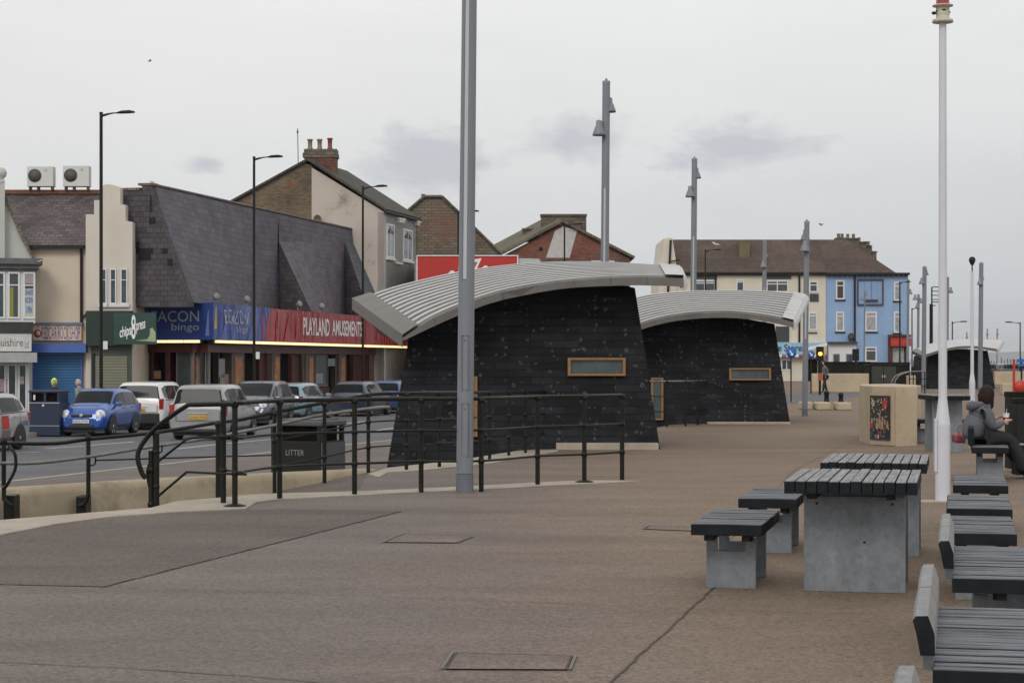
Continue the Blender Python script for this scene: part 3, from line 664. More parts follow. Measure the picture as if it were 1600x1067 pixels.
mb = MB(); mb.tube(interp([P(238, 672, 20.8), P(241, 690, 20.7), P(238, 712, 20.7), P(230, 735, 20.7), P(233, 760, 20.7), P(240, 775, 20.7)], 3), .013, 6); mb.build('scroll', M_black, rail, True)
# --- ramp railing (far side of the ramp, on the retaining wall and up to the kiosk)
RB = [(429, 771, 644), (507, 754.5, 629), (575.5, 738, 616.5), (635, 734.5, 614.5), (686.5, 730.5, 613.5), (765, 722, 613), (795, 716.5, 612.5), (821, 713.5, 612.5), (854, 707.5, 612), (866, 704, 612)]
rr = thing('ramp_railing', 'black tubular railing along the far side of the ramp, falling to the left', 'railing', P(575, 738, 26.5))
tops = []; bases = []
for px, yb, yt in RB:
    D = F * 1.08 / (yb - yt); b = P(px, yb, D); tops.append(P(px, yt, D)); bases.append(b)
    mb = MB(); post_pts(mb, b, 1.08, .027); collar(mb, b + Vector((0, 0, .35))); collar(mb, b + Vector((0, 0, .7))); mb.build('post', M_black, rr, True)
left = [P(-60, 693, 21.6), P(0, 692.6, 22.3), P(86, 692.6, 23.0), P(138, 686, 23.4), P(241, 676, 24.2), P(341, 660, 25.0), P(374, 656, 25.4)]
mb = MB(); mb.tube(interp(left + tops, 3), .024, 8); mb.build('top_rail', M_black, rr, True)
for fz in (.35, .7):
    mb = MB(); mb.tube(interp([b + Vector((0, 0, fz)) for b in bases], 2), .012, 6); mb.build('mid_rail', M_black, rr, True)
hp = [(-60, 724, 21.3), (0, 723.6, 22.1), (57, 723, 22.6), (138, 713.6, 23.2), (218, 700.6, 23.9), (316, 686, 24.6), (400, 670, 25.2), (437, 662.5, 25.5), (507, 647.5, 26), (587, 637, 26.4), (608, 636, 26.5)]
mb = MB(); mb.tube(interp([P(*p) for p in hp], 3), .022, 8); mb.build('handrail', M_worn, rr, True)
mb = MB(); mb.tube([P(149, 719, 23.3), P(345, 713, 25.0), P(425, 711, 25.8)], .011, 6); mb.tube([P(149, 719, 23.3), P(149, 712, 23.3)], .011, 6); mb.build('low_rail', M_black, rr, True)
for px, yt, D in ((6, 689, 22.25), (138, 684, 23.3), (-120, 689, 20.9)):
    mb = MB(); q = [P(px, yt, D), P(px, 765, D), P(px - 1, 775, D), P(px - 6, 786, D), P(px - 14 if px > 50 else px + 4, 790, D)]
    if px < 50: q = [P(px, yt, D), P(px, 770, D), P(px + 3, 782, D), P(px + 12, 790, D)]
    mb.tube(interp(q, 3), .027, 8)
    c = P(px - 10 if px > 50 else px + 9, 800, D + .1); mb.box(c.x - .06, c.x + .06, c.y - .06, c.y + .25, c.z - .1, c.z + .2, bev=.015)
    collar(mb, P(px, yt, D)); mb.build('post', M_black, rr, True)
mb = MB(); mb.tube(interp([P(14, 697, 22.2), P(21, 705, 22.1), P(24.5, 715, 22.1), P(23, 735, 22.1), P(9, 760, 22.1), P(6, 760, 22.2)], 3), .02, 6); mb.build('scroll', M_black, rr, True)
for px in (253, 149):
    mb = MB(); D = 24.0 if px > 200 else 23.2; y = 705 if px > 200 else 724
    mb.tube([P(px, y - 10, D), P(px, y, D), P(px - 4, y + 3, D), P(px - 10, y + 2, D)], .011, 6); mb.build('rail_bracket', M_black, rr, True)
# --- railing between the two kiosks
r3 = thing('kiosk_railing', 'short black railing between the first and second kiosks', 'railing', P(1072, 668, 45))
pp = [P(1016, 668, 46.0), P(1042, 668, 45.5), P(1071, 667, 46), P(1090, 665, 46.8), P(1104, 662, 48)]
for b in pp[1:]: mb = MB(); b.z = 0; post_pts(mb, b, 1.08, .028); mb.build('post', M_black, r3, True)
pp[0].z = 0
for z in (1.08, .72, .36): mb = MB(); mb.tube([b + Vector((0, 0, z)) for b in pp], .024 if z > 1 else .013, 6); mb.build('rail', M_worn if z > 1 else M_black, r3, True)

# ================================================================== kiosks
def kiosk(label, wallp, D, Dt, dback, ftop, fbot, back, base_z, nrib=11, win=None, door=None, plinth=None, endL=True, rib=.055):
    """wallp: front wall polygon in photo pixels at distance D (bottom) leaning back to Dt at its top"""
    o = thing('promenade_kiosk', label, 'kiosk', P(wallp[1][0], wallp[1][1], D) * Vector((1, 1, 0)) if False else Vector((P(wallp[1][0], 0, D).x, D, 0)), 0, 'curved-roof kiosks along the promenade')
    zb = P(0, wallp[0][1], D).z; zt = P(0, min(p[1] for p in wallp), D).z
    def wp(px, py, off=0):
        z = H + (HY - py) * D / F; t = max(0, min(1.2, (z - base_z) / (zt - base_z))); d = D + (Dt - D) * t
        return P(px, py, d) + Vector((0, -off, 0))
    fr = [wp(*p) for p in wallp]; mb = MB()
    c = Vector((sum(p.x for p in fr) / len(fr), 0, 0)); bk = [Vector((c.x + (p.x - c.x) * 1.0 + dback[0], p.y + dback[1], p.z)) for p in fr]
    # course the front finely so the batter stays smooth
    n = len(fr); mb.add(fr, [list(range(n))]); mb.add(bk, [list(range(n - 1, -1, -1))])
    mb.add(fr + bk, [(i, i + n, (i + 1) % n + n, (i + 1) % n) for i in range(n)])
    w_ = mb.build('wall', M_stone, o, True)
    # roof shell
    n = 33; fp = resample(interp([P(*p) for p in ftop], 8), n); bp_ = resample(interp([P(*p) for p in back], 8), n); lp = resample(interp([P(*p) for p in fbot], 8), n)
    sub = 8; m = nrib * sub + 1; mb = MB(); vs = []
    for j in range(m):
        t = j / (m - 1); ph = (t * nrib) % 1.0
        bump = 0 if rib < .02 else rib * (0, 0, .5, .95, 1, 1, .95, .5)[j % sub] if 0 < j < m - 1 else 0
        for i in range(n):
            p = fp[i].lerp(bp_[i], t); vs.append(p + Vector((0, -.25 * bump, bump)))
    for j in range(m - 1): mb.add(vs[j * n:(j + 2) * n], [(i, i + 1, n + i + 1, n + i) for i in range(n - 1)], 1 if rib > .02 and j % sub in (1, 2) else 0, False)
    mb.build('roof', [M_zinc, M_zincshade], o, True)
    # flashing strips along both ends of the shell
    for i0, i1 in ((0, 2), (n - 3, n - 1)):
        mb = MB(); vs = []
        for j in range(9):
            t = j / 8
            for i in (i0, i1): vs.append(fp[i].lerp(bp_[i], t) + Vector((0, -.02, rib + .025)))
        mb.add(vs, [(2 * j, 2 * j + 1, 2 * j + 3, 2 * j + 2) for j in range(8)]); 
        e = [fp[i0 if i0 == 0 else n - 1], bp_[i0 if i0 == 0 else n - 1]]
        dn = Vector((0, 0, -.14)); up = Vector((0, -.02, rib + .025)); mb.add([e[0] + up, e[1] + up, e[1] + dn, e[0] + dn], [(0, 1, 2, 3)])
        mb.build('end_flashing', M_fasc if i0 == 0 else M_zinc, o, True)
    mb = MB(); out = Vector((0, -.03, 0))
    for k in range(0, n - 1, 4):
        a0, a1, b0, b1 = fp[k], fp[min(k + 4, n - 1)], lp[k], lp[min(k + 4, n - 1)]; am, bm = fp[k + 2], lp[k + 2]; g = .010
        d = (a1 - a0).normalized() * g
        tz = Vector((0, 0, .02))
        mb.add([a0 + out + d + tz, am + out + tz, a1 + out - d + tz, b1 + out - d, bm + out, b0 + out + d], [(5, 4, 3, 2, 1, 0)])
        mb.add([a0 + out + d + tz, am + out + tz, a1 + out - d + tz, a1 + tz + Vector((0, .06, 0)), am + tz + Vector((0, .06, 0)), a0 + tz + Vector((0, .06, 0))], [(0, 1, 2, 3, 4, 5)])
    mb.add([p + Vector((0, -.015, 0)) for p in fp] + [p + Vector((0, -.015, 0)) for p in lp], [(n + i, n + i + 1, i + 1, i) for i in range(n - 1)], 0)
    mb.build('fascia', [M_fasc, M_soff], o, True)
    # soffit
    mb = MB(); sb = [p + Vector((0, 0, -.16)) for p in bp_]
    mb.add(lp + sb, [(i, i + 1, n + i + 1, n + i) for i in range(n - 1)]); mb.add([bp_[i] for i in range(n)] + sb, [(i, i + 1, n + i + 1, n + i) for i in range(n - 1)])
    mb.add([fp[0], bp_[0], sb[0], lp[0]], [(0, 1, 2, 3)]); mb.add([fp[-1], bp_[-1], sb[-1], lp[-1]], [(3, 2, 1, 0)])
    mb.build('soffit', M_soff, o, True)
    # curled gutter at the right end
    mb = MB(); a, b = fp[-1], bp_[-1]; r = .13; vs = []; k = 9
    ex = (fp[-1] - fp[-2]).normalized()
    for q in (a, b):
        for i in range(k): an = math.pi * (.5 - 1.25 * i / (k - 1)); vs.append(q + ex * (r * math.cos(an) * .6) + Vector((0, 0, -r + r * math.sin(an) + rib + .01)))
    mb.add(vs, [(i, i + 1, k + i + 1, k + i) for i in range(k - 1)], 0, True)
    mb.add([vs[i] for i in range(k)], [list(range(k))]); mb.build('gutter_end', M_zinc, o, True)
    def frame(c, name, depth=.09, fw=4.2, glass=M_glassg):
        x0, x1, y0, y1 = c; f = MB()
        def q(a, b, cc, d_): 
            f.prism([wp(a, d_, .0), wp(b, d_, .0), wp(b, cc, .0), wp(a, cc, .0)], (0, -depth, 0))
        fw_ = fw * 33.6 / D
        q(x0, x0 + fw_, y0, y1); q(x1 - fw_, x1, y0, y1); q(x0 + fw_, x1 - fw_, y0, y0 + fw_ * .8); q(x0 + fw_, x1 - fw_, y1 - fw_ * .8, y1)
        ff = f.build(name, M_oak, o, True); g = MB(); g.prism([wp(x0 + 1, y1 - 1, .0), wp(x1 - 1, y1 - 1, .0), wp(x1 - 1, y0 + 1, .0), wp(x0 + 1, y0 + 1, .0)], (0, -.02, 0)); g.build('pane', glass, ff, True)
    if win: frame(win, 'window')
    for dd in (door or []): frame(dd, 'door', .1, 4.5, M_oak if dd[0] < 900 else M_glassg)
    if plinth:
        a, b, y0, y1 = plinth; mb = MB(); p0, p1 = P(a, y1, D - .1), P(b, y1, D - .1); z1 = P(a, y0, D - .1).z
        mb.box(p0.x, p1.x, D - .14, D + 1.5, -.01, z1, bev=.01); mb.build('plinth', M_kerb, o, True)
    return o
D1 = 33.6
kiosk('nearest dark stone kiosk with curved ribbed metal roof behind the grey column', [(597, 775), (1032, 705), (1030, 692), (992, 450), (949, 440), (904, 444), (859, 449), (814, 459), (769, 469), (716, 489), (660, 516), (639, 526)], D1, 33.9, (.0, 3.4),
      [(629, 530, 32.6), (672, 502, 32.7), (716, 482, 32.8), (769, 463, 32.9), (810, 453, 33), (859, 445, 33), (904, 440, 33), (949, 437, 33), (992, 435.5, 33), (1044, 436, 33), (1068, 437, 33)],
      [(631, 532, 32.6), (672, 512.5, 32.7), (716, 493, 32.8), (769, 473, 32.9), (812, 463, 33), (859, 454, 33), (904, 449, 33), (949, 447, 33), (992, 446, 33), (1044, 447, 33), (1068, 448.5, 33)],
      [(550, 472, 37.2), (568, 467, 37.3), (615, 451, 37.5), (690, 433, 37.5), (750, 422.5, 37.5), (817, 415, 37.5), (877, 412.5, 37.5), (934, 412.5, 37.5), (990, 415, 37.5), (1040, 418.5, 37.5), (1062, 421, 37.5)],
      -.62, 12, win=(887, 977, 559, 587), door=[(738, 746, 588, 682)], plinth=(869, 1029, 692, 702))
k1 = [c_ for c_ in bpy.data.objects if c_.get('category') == 'kiosk'][0]
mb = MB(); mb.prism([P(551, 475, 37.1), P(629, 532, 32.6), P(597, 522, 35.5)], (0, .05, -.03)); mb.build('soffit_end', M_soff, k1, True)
D2 = 47.8
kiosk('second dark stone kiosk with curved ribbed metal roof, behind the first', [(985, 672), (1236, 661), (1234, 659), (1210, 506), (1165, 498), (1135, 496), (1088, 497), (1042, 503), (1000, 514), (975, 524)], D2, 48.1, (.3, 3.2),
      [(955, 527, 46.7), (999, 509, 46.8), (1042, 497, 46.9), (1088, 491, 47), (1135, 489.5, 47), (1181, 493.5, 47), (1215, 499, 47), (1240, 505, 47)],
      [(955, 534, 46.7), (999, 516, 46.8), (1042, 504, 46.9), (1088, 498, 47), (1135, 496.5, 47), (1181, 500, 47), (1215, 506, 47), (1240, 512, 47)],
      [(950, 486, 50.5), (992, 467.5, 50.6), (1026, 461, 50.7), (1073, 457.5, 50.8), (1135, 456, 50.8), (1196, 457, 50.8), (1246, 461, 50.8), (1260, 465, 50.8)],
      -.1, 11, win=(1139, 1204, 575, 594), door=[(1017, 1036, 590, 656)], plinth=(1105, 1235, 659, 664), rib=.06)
D3 = 114
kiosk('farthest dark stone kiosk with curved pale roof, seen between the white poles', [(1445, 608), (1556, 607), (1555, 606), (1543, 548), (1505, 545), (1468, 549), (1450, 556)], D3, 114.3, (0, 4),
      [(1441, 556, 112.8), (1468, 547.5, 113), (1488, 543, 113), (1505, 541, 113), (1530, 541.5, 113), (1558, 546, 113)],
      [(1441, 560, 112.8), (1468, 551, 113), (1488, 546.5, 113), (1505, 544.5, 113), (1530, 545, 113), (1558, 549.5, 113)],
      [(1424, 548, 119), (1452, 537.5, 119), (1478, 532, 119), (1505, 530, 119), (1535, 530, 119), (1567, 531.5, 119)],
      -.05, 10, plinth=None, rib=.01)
# ================================================================== tall columns
def bell(mb, c, r=.16, s=1.0, m=0):
    s = s
    mb.lathe(c, [(.05 * s, .36 * s), (.09 * s, .33 * s), (.09 * s, .2 * s), (.12 * s, .16 * s), (r * s * 1.2, -.04 * s), (r * s * 1.25, -.1 * s), (r * s * 1.05, -.1 * s), (.0, -.02 * s)], 14, m)
def column(px, ybase, ytop, D, label, r=.1, lamps=(), strip_=True, hatch=False):
    b = P(px, HY, D); b.z = 0; top = H + (HY - ytop) * D / F
    o = thing('lighting_column', label, 'lamp column', b, 0, 'grey lighting columns on the promenade')
    mb = MB(); mb.tube([(0, 0, .22), (.06, 0, top)], [r, r * .88], 20); mb.lathe((.06, 0, top), [(r * .92, -.02), (r * .92, .04), (r * .3, .05), (r * .3, .09), (0, .1)], 14); mb.build('shaft', M_grey, o)
    mb = MB(); mb.lathe((0, 0, 0), [(r * 1.05, 0), (r * 1.05, .215)], 20); mb.build('base', M_greyd, o)
    if strip_:
        mb = MB(); z0 = 2.48 if hatch else 2.2; z1 = top - .1 if hatch else top - 2.3
        xa = .06 * z0 / top - .02; xb = .06 * z1 / top - .02; ya = -r * (1 - .12 * z0 / top) + .01; yb_ = -r * (1 - .12 * z1 / top) + .01
        mb.prism([(xa - .02, ya, z0), (xa + .02, ya, z0), (xb + .02, yb_, z1), (xb - .02, yb_, z1)], (0, -.018, 0)); mb.build('light_strip', M_greyl, o)
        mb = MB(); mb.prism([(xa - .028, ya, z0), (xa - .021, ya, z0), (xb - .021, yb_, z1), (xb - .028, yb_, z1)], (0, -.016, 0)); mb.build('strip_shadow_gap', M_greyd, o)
    if hatch:
        for z0, z1 in ((.42, 1.04), (1.19, 1.83)):
            mb = MB(); x0, x1, y = -.035, .055, -r - .004
            for a in ((x0, x0 + .004, z0, z1), (x1 - .004, x1, z0, z1), (x0, x1, z0, z0 + .004), (x0, x1, z1 - .004, z1)): mb.box(a[0], a[1], y + .002, y + .03, a[2], a[3])
            mb.lathe((0, y + .01, z1 - .06), [(.008, 0), (.008, .012), (0, .013)], 8, ax=(0, -1, 0)); mb.build('access_door', M_greyd, o)
    for (dx, dz, s) in lamps:
        s = .44 + s * .2; dx *= .8; mb = MB(); c = Vector((dx, -.12 if dx < 0 else .08, dz)); bell(mb, c, s=s); mb.tube([c + Vector((0, 0, .3 * s)), (0.05, 0, dz + .34 * s)], .03 * s, 6)
        mb.lathe(c, [(.0, -.03), (.1 * s, -.085 * s), (0, -.09 * s)], 10, 1); mb.build('lamp_head', [M_grey, M_glassg], o)
    return o
t = lambda y, D: H + (HY - y) * D / F
column(726, 768, -60, 22.4, 'tall grey lighting column nearest the camera, running off the top of the picture', .098, hatch=True)
column(943, 0, 130, 41.8, 'grey lighting column with bell lamps rising behind the first kiosk', .095, [(-.13, t(208, 41.8), 1.45), (.17, t(170, 41.8), 1.3)])
column(1082, 0, 250, 57.5, 'grey lighting column with bell lamps rising behind the second kiosk', .095, [(-.1, t(305, 57.5), 1.45), (.16, t(275, 57.5), 1.3)])
column(1193, 0, 378, 96, 'small far grey lighting column seen above the right half of the second kiosk roof', .12, [(-.04, t(416, 96), 1.6), (.12, t(400, 96), 1.4)])
column(1257.5, 650, 348, 54.9, 'grey lighting column just right of the second kiosk', .085, [(-.02, t(390, 54.9), 1.25), (.03, t(372, 54.9), 1.3)])
column(1443, 0, 418, 107, 'far grey column with bell lamps left of the thick white pole', .13, [(-.16, t(442, 107), 1.8), (.2, t(428, 107), 1.5)], False)
column(1434, 0, 461, 150, 'far grey column with paired lamps left of the thick white pole', .11, [(-.3, t(467, 150), 2.4), (.3, t(472, 150), 2.4), (-.1, t(480, 150), 2)], False)
column(1418, 0, 438, 160, 'far grey column with one lamp at the corner of the blue house', .12, [(.3, t(458, 160), 2.6)], False)
column(1480, 0, 434, 140, 'far thin column with one lamp just right of the thick white pole', .09, [(.35, t(456, 140), 2.4)], False)
column(1531.5, 610, 412, 104, 'far grey column with bell lamps right of the thin white pole', .13, [(-.06, t(443, 104), 1.7), (.12, t(435, 104), 1.5)], False)
column(1350, 0, 456, 135, 'slim grey column standing in front of the blue house', .06, [(-.2, t(468, 135), 1.4), (.15, t(460, 135), 1.3)], False)
column(1557.5, 0, 514, 240, 'tiny distant column right of the farthest kiosk roof', .09, [(.1, t(523, 240), 2)], False)
column(1542, 0, 514, 250, 'tiny distant column above the right of the farthest kiosk roof', .09, [(.1, t(523, 250), 2)], False)
column(1510, 0, 519, 260, 'tiny distant column above the middle of the farthest kiosk roof', .09, [(.1, t(527, 260), 2)], False)
# white poles
def white_pole(px, D, ytop, yj, r0, r1, label, top=None):
    b = P(px, HY, D); b.z = 0; zj = t(yj, D); zt = t(ytop, D); o = thing('white_pole', label, 'pole', b, 0, 'white poles on the promenade')
    mb = MB(); mb.tube([(0, 0, 0), (0, 0, zj - .1)], r0, 8); mb.build('base', M_white, o)
    mb = MB(); mb.tube([(0, 0, zj - .1), (0, 0, zj + .2)], [r0 * 1.02, r1], 8); mb.tube([(0, 0, zj + .2), (0, 0, zt)], [r1, r1 * .84], 14); mb.build('shaft', M_white, o)
    return o, b, zt
o, b, zt = white_pole(1473, 20.9, 33, 650, .083, .047, 'thick white pole with stepped base beside the picnic tables')
mb = MB(); mb.lathe((0, 0, zt), [(.045, -.03), (.112, -.02), (.112, .01), (.072, .015), (.072, .065), (.076, .075), (.072, .09), (.072, .15), (.112, .158), (.112, .170), (.06, .171)], 18); mb.build('collar', mat('collar_cream', (.46, .44, .36), .5, dirt=((.2, .14, .08), 12, .55, .6)), o)
mb = MB(); mb.tube([(-.075, -.02, zt + .1), (0, -.08, zt + .11), (.075, -.02, zt + .09), (0, .08, zt + .1), (-.075, -.02, zt + .1)], .008, 6); mb.lathe((-.1, -.02, zt + .08), [(0, -.02), (.025, -.01), (.025, .01), (0, .02)], 8); mb.build('strap', M_black, o)
mb = MB(); mb.lathe((0, 0, zt + .171), [(.072, 0), (.068, .5), (.06, .52)], 18); mb.build('cap', M_redl, o)
mb = MB(); mb.box(-.095, -.07, -.05, .02, .32, .9, bev=.006); mb.build('access_door', M_white, o)
mb = MB(); mb.box(-.42, .1, -.16, .14, -.01, .012); mb.build('footing', M_kerb, o)
o, b, zt = white_pole(1519, 56, 424, 593, .09, .05, 'thin white pole with a dark round head, behind the seated woman')
mb = MB(); mb.tube([(0, 0, zt), (0, 0, zt + .22)], .02, 6); mb.lathe((0, 0, zt + .22), [(.04, -.04), (.06, 0), (.09, .06), (.1, .13), (.07, .19), (0, .21)], 12); mb.build('head', M_dark, o)
# black street lamps
def street_lamp(px, ytop, D, label, arm=1.15, base=-.62, r=.06, side=1, zs=None):
    b = P(px, HY, D); b.z = base; h = t(ytop, D) - base; o = thing('street_lamp', label, 'street lamp', b, 0, 'black street lamps')
    mb = MB(); mb.tube([(0, 0, 0), (0, 0, 1.2)], r * 1.45, 10); mb.tube([(0, 0, 1.2), (0, 0, h)], [r, r * .85], 10); mb.lathe((0, 0, h), [(r, -.02), (r, .03), (0, .04)], 10); mb.build('pole', M_black, o)
    mb = MB(); k = arm / 1.15 * side; mb.tube(interp([(0, 0, h - .1), (.3 * k, 0, h - .02), (.55 * k, 0, h + .01)], 3), [.05, .045, .04, .03, .026, .022, .02], 6)
    mb.build('arm', M_black, o)
    mb = MB(); mb.tube([(.5 * k, 0, h), (.68 * k, 0, h + .03), (.95 * k, 0, h + .045), (1.14 * k, 0, h + .03)], [.02, .055, .06, .03], 8); mb.build('lamp_head', M_black, o)
    if zs: mb = MB(); mb.box(.07, .22, -.02, 0, zs, zs + .28); mb.build('notice_plate', M_trim, o)
street_lamp(158, 177, 65, 'black street lamp nearest the camera, in front of the stepped cream gable', r=.065, zs=2.6)
street_lamp(397, 246, 76, 'black street lamp in front of the slate roof of the bingo hall', zs=2.3)
street_lamp(567, 292, 89, 'black street lamp in front of the red amusement sign')
street_lamp(716, 331, 105, 'black street lamp mostly hidden behind the nearest grey column')
street_lamp(882, 351, 118, 'black street lamp in front of the brick gable with the white patch')
street_lamp(1102, 391, 140, 'black street lamp in front of the brown tiled terrace roof')
street_lamp(1406, 441, 140, 'black street lamp in front of the right end of the blue house', arm=.8, base=0)
street_lamp(1425, 482, 170, 'distant black street lamp in the gap right of the blue house', arm=.6, base=0)
street_lamp(1488, 503, 170, 'distant black street lamp with its arm to the right, right of the thick white pole', arm=1.35, base=0)
street_lamp(1594, 504, 170, 'distant black street lamp with its arm to the left at the far right', arm=1.35, base=0, side=-1)
street_lamp(1589, 590, 90, 'small dark post at the far right beside the lifebuoy', arm=.01, base=0) if False else None
b = P(1455, HY, 130); b.z = 0; o = thing('banner_post', 'tall black post with a ladder of short arms, left of the thick white pole', 'post', b)
mb = MB(); zt = t(449, 130); mb.tube([(0, 0, 0), (0, 0, t(475, 130))], .12, 8); mb.tube([(.04, 0, t(475, 130)), (.04, 0, zt)], .05, 6); mb.build('pole', M_black, o)
for k, y in enumerate((448.5, 455, 461.5, 468, 472, 477.5)):
    mb = MB(); mb.tube([(.04, 0, t(y, 130)), ((.8, .8, .8, .75, .5, .3)[k], 0, t(y, 130))], .03, 5); mb.build('arm', M_black, o)
# ================================================================== shops on the left
A = Plane((-12.48, 78), (.2242, .9745))                     # arcade front, running away to the right
E = Plane(tuple(A.pt(320, 500))[:2], (A.n.x, A.n.y))         # its end, square to the front, facing the promenade
W = front(76); PZ = -.62
def part(mb, name, m, parent): return mb.build(name, m, parent, True)
def bpart(pl, parent, name, m, *a, **k): mb = MB(); pl.box(mb, *a, **k); return part(mb, name, m, parent)
def ppart(pl, parent, name, m, pts, o0, o1): mb = MB(); pl.poly(mb, pts, o0, o1); return part(mb, name, m, parent)
def yz(pl, px, z, o=0): q = pl.O + pl.n * o + pl.e * pl.s_(px, o); return HY - (z - H) * F / q.y
# ---- leftmost shop with bay window
LB = Plane((P(0, 0, 74).x, 74), (1, .28))
o = thing('corner_shop', 'pale leftmost shop with upstairs bay window and white canopy', 'shop', LB.w(LB.s_(20), PZ), 0)
bpart(LB, o, 'wall', M_greenw, -120, 52, 405, 660, -4, -1.2)
ppart(LB, o, 'gable', M_greenw, [(-120, 410), (-120, 260), (0, 285), (10, 305), (22, 335), (36, 368), (58, 410)], -1.6, -1.2)
ppart(LB, o, 'coping', M_shing, [(2, 284), (10, 300), (22, 331), (36, 364), (60, 410), (56, 410), (33, 368), (19, 335), (7, 305), (0, 290)], -1.7, -1.1)
mb = MB(); LB.box(mb, -6, 8, 283, 420, -1.2, -.8); c = LB.pt(1, 272, -1); mb.lathe(c - Vector((0, 0, .35)), [(.16, 0), (.16, .1), (.1, .14), (.2, .24), (.25, .38), (.2, .52), (.08, .6), (0, .61)], 12); part(mb, 'pilaster', M_greenw, o)
mb = MB(); LB.box(mb, -120, 66, 402, 411, -1.2, .35); LB.box(mb, -120, 61, 411, 418, -1.2, .2, 0); LB.box(mb, -120, 58, 418, 422, -1.2, .1, 0); part(mb, 'cornice', mat('cornice_grey', (.09, .1, .1), .6, var=.3), o)
bpart(LB, o, 'bay_wall', M_trim, -120, 55, 422, 505, -1.2, 0, ref=20)
for a, b, ml in ((-40, 8, 1), (12, 31, 0), (36, 55, 0)):
    wn = window(LB, o, a, b, 425, 498, 0, M_trim, M_glassg, .07, ml, (.72,), ref=20)
mb = MB(); LB.box(mb, 14, 21, 449, 496, .03, .035, 0, ref=20); LB.box(mb, 38, 53, 451, 496, .024, .03, 1, ref=20); LB.box(mb, 38, 53, 427, 443, .024, .03, 2, ref=20)
for k, (x0, x1, y0, y1) in enumerate([(40, 52, 453, 461), (40, 51, 465, 473), (41, 50, 479, 489)]): ptext(LB, mb, ('SHAKES', 'ICES', 'OPEN')[k], x0, x1, y0, y1, .036, 3, True)
part(mb, 'window_sticker', [mat('sticker_olive', (.22, .22, .03), .6), mat('sticker_pale', (.42, .44, .40), .5, dirt=((.45, .4, .12), 2, .5, .7)), mat('sticker_pic', (.34, .28, .3), .5, dirt=((.12, .3, .3), 3, .5, .8)), mat('sticker_blue', (.05, .14, .42), .5)], o)
bpart(LB, o, 'fascia_trim', mat('fascia_black', (.03, .03, .032), .7, var=.4, scale=4), -120, 52, 503, 521, -.3, .15, ref=20)
mb = MB(); LB.box(mb, -120, 49, 521, 549, -.3, .12, 0, ref=20); ptext(LB, mb, "Linda's Equishire", -52, 36, 528, 545, .125, 1); ptext(LB, mb, "Ltd", 39, 45, 532, 544, .125, 1); part(mb, 'sign_board', [mat('sign_white', (.5, .5, .49), .6), mat('sign_text_grey', (.1, .1, .11), .6)], o)
bpart(LB, o, 'canopy', mat('canopy_pale', (.34, .35, .36), .5), -120, 57, 551, 566, -.3, .7, ref=20)
bpart(LB, o, 'shopfront', M_trim, -120, 46, 566, 660, -1.2, -.3, ref=20)
for a, b in ((-60, -12), (-8, 9), (12, 26), (29, 42)): window(LB, o, a, b, 569, 648, -.3, M_trim, M_glassg, .05, ref=20)
mb = MB(); 
for a, b, c_, d_ in ((0, 14, 592, 612), (2, 7, 613, 635), (30, 38, 588, 600), (14, 22, 615, 635)): mb = MB(); LB.box(mb, a, b, c_, d_, -.26, -.255, ref=20); part(mb, 'window_display', mat('display_mix', (.3, .26, .28), .5, scale=5, var=.3, dirt=((.4, .06, .03), 3, .52, .9)), o)
# ---- rock shop
o = thing('rock_shop', 'cream rendered shop with slate roof, pink sign and closed blue shutter', 'shop', W.w(W.s_(90), PZ), 0)
bpart(W, o, 'wall', M_cream, -10, 140, 385, 640, -7, 0)
zr, ze = W.z_(100, 293), W.z_(100, 385); mb = MB()
s0, s1 = W.s_(-20), W.s_(166)
R = [W.w(s0, ze, .25), W.w(s1, ze, .25), W.w(s1, zr, -2.6), W.w(s0, zr, -2.6)]; mb.prism(R, Vector((0, .12, .05))); mb.prism([R[3], R[2], W.w(s1, ze, -5.4), W.w(s0, ze, -5.4)], Vector((0, .1, .08))); roof_ = part(mb, 'roof', M_slatew, o)
mb = MB(); W.sbox(mb, s0, s1, zr - .04, zr + .13, -2.85, -2.45); part(mb, 'ridge', mat('ridge_rust', (.15, .062, .035), .8, var=.35, scale=3), roof_)
mb = MB(); W.sbox(mb, s0, W.s_(134), ze - .1, ze + .03, .2, .36); part(mb, 'gutter', M_dark, o)
mb = MB(); c = W.pt(127, 388, .09); mb.tube([c, W.pt(127, 506, .09)], .055, 8); mb.tube([W.pt(127, 497, .1), W.pt(133, 493, .1), W.pt(137, 486, .12)], .04, 6); part(mb, 'downpipe', M_dark, o)
mb = MB(); W.box(mb, 53, 131, 504, 508, 0, .3, 1); W.box(mb, 54, 129, 508, 532, 0, .22, 0); ptext(W, mb, 'REDCAR ROCK SHOP', 67, 127, 511, 530, .225, 2, False); c = W.pt(59, 521, .22); mb.lathe(c, [(.16, 0), (.16, .01), (0, .011)], 16, 3, ax=(0, -1, 0)); mb.lathe(c, [(.1, .01), (.1, .02), (0, .021)], 16, 0, ax=(0, -1, 0))
ptext(W, mb, 'R', 57, 61, 517, 525, .242, 3, True); part(mb, 'sign_board', [M_pink, mat('sign_lid', (.12, .16, .25), .5), M_purp, mat('rock_badge', (.3, .03, .08), .5)], o)
mb = MB(); W.box(mb, 54, 141, 537, 551, 0, .8, 0); part(mb, 'canopy', M_blued, o)
bpart(W, o, 'door_surround', M_blued, 49, 57, 551, 640, 0, .12)
sh = bpart(W, o, 'shutter', M_shut_b, 57, 128, 551, 640, .02, .1)
bpart(W, sh, 'guide_rail', M_blued, 126.5, 130, 551, 640, .02, .14)
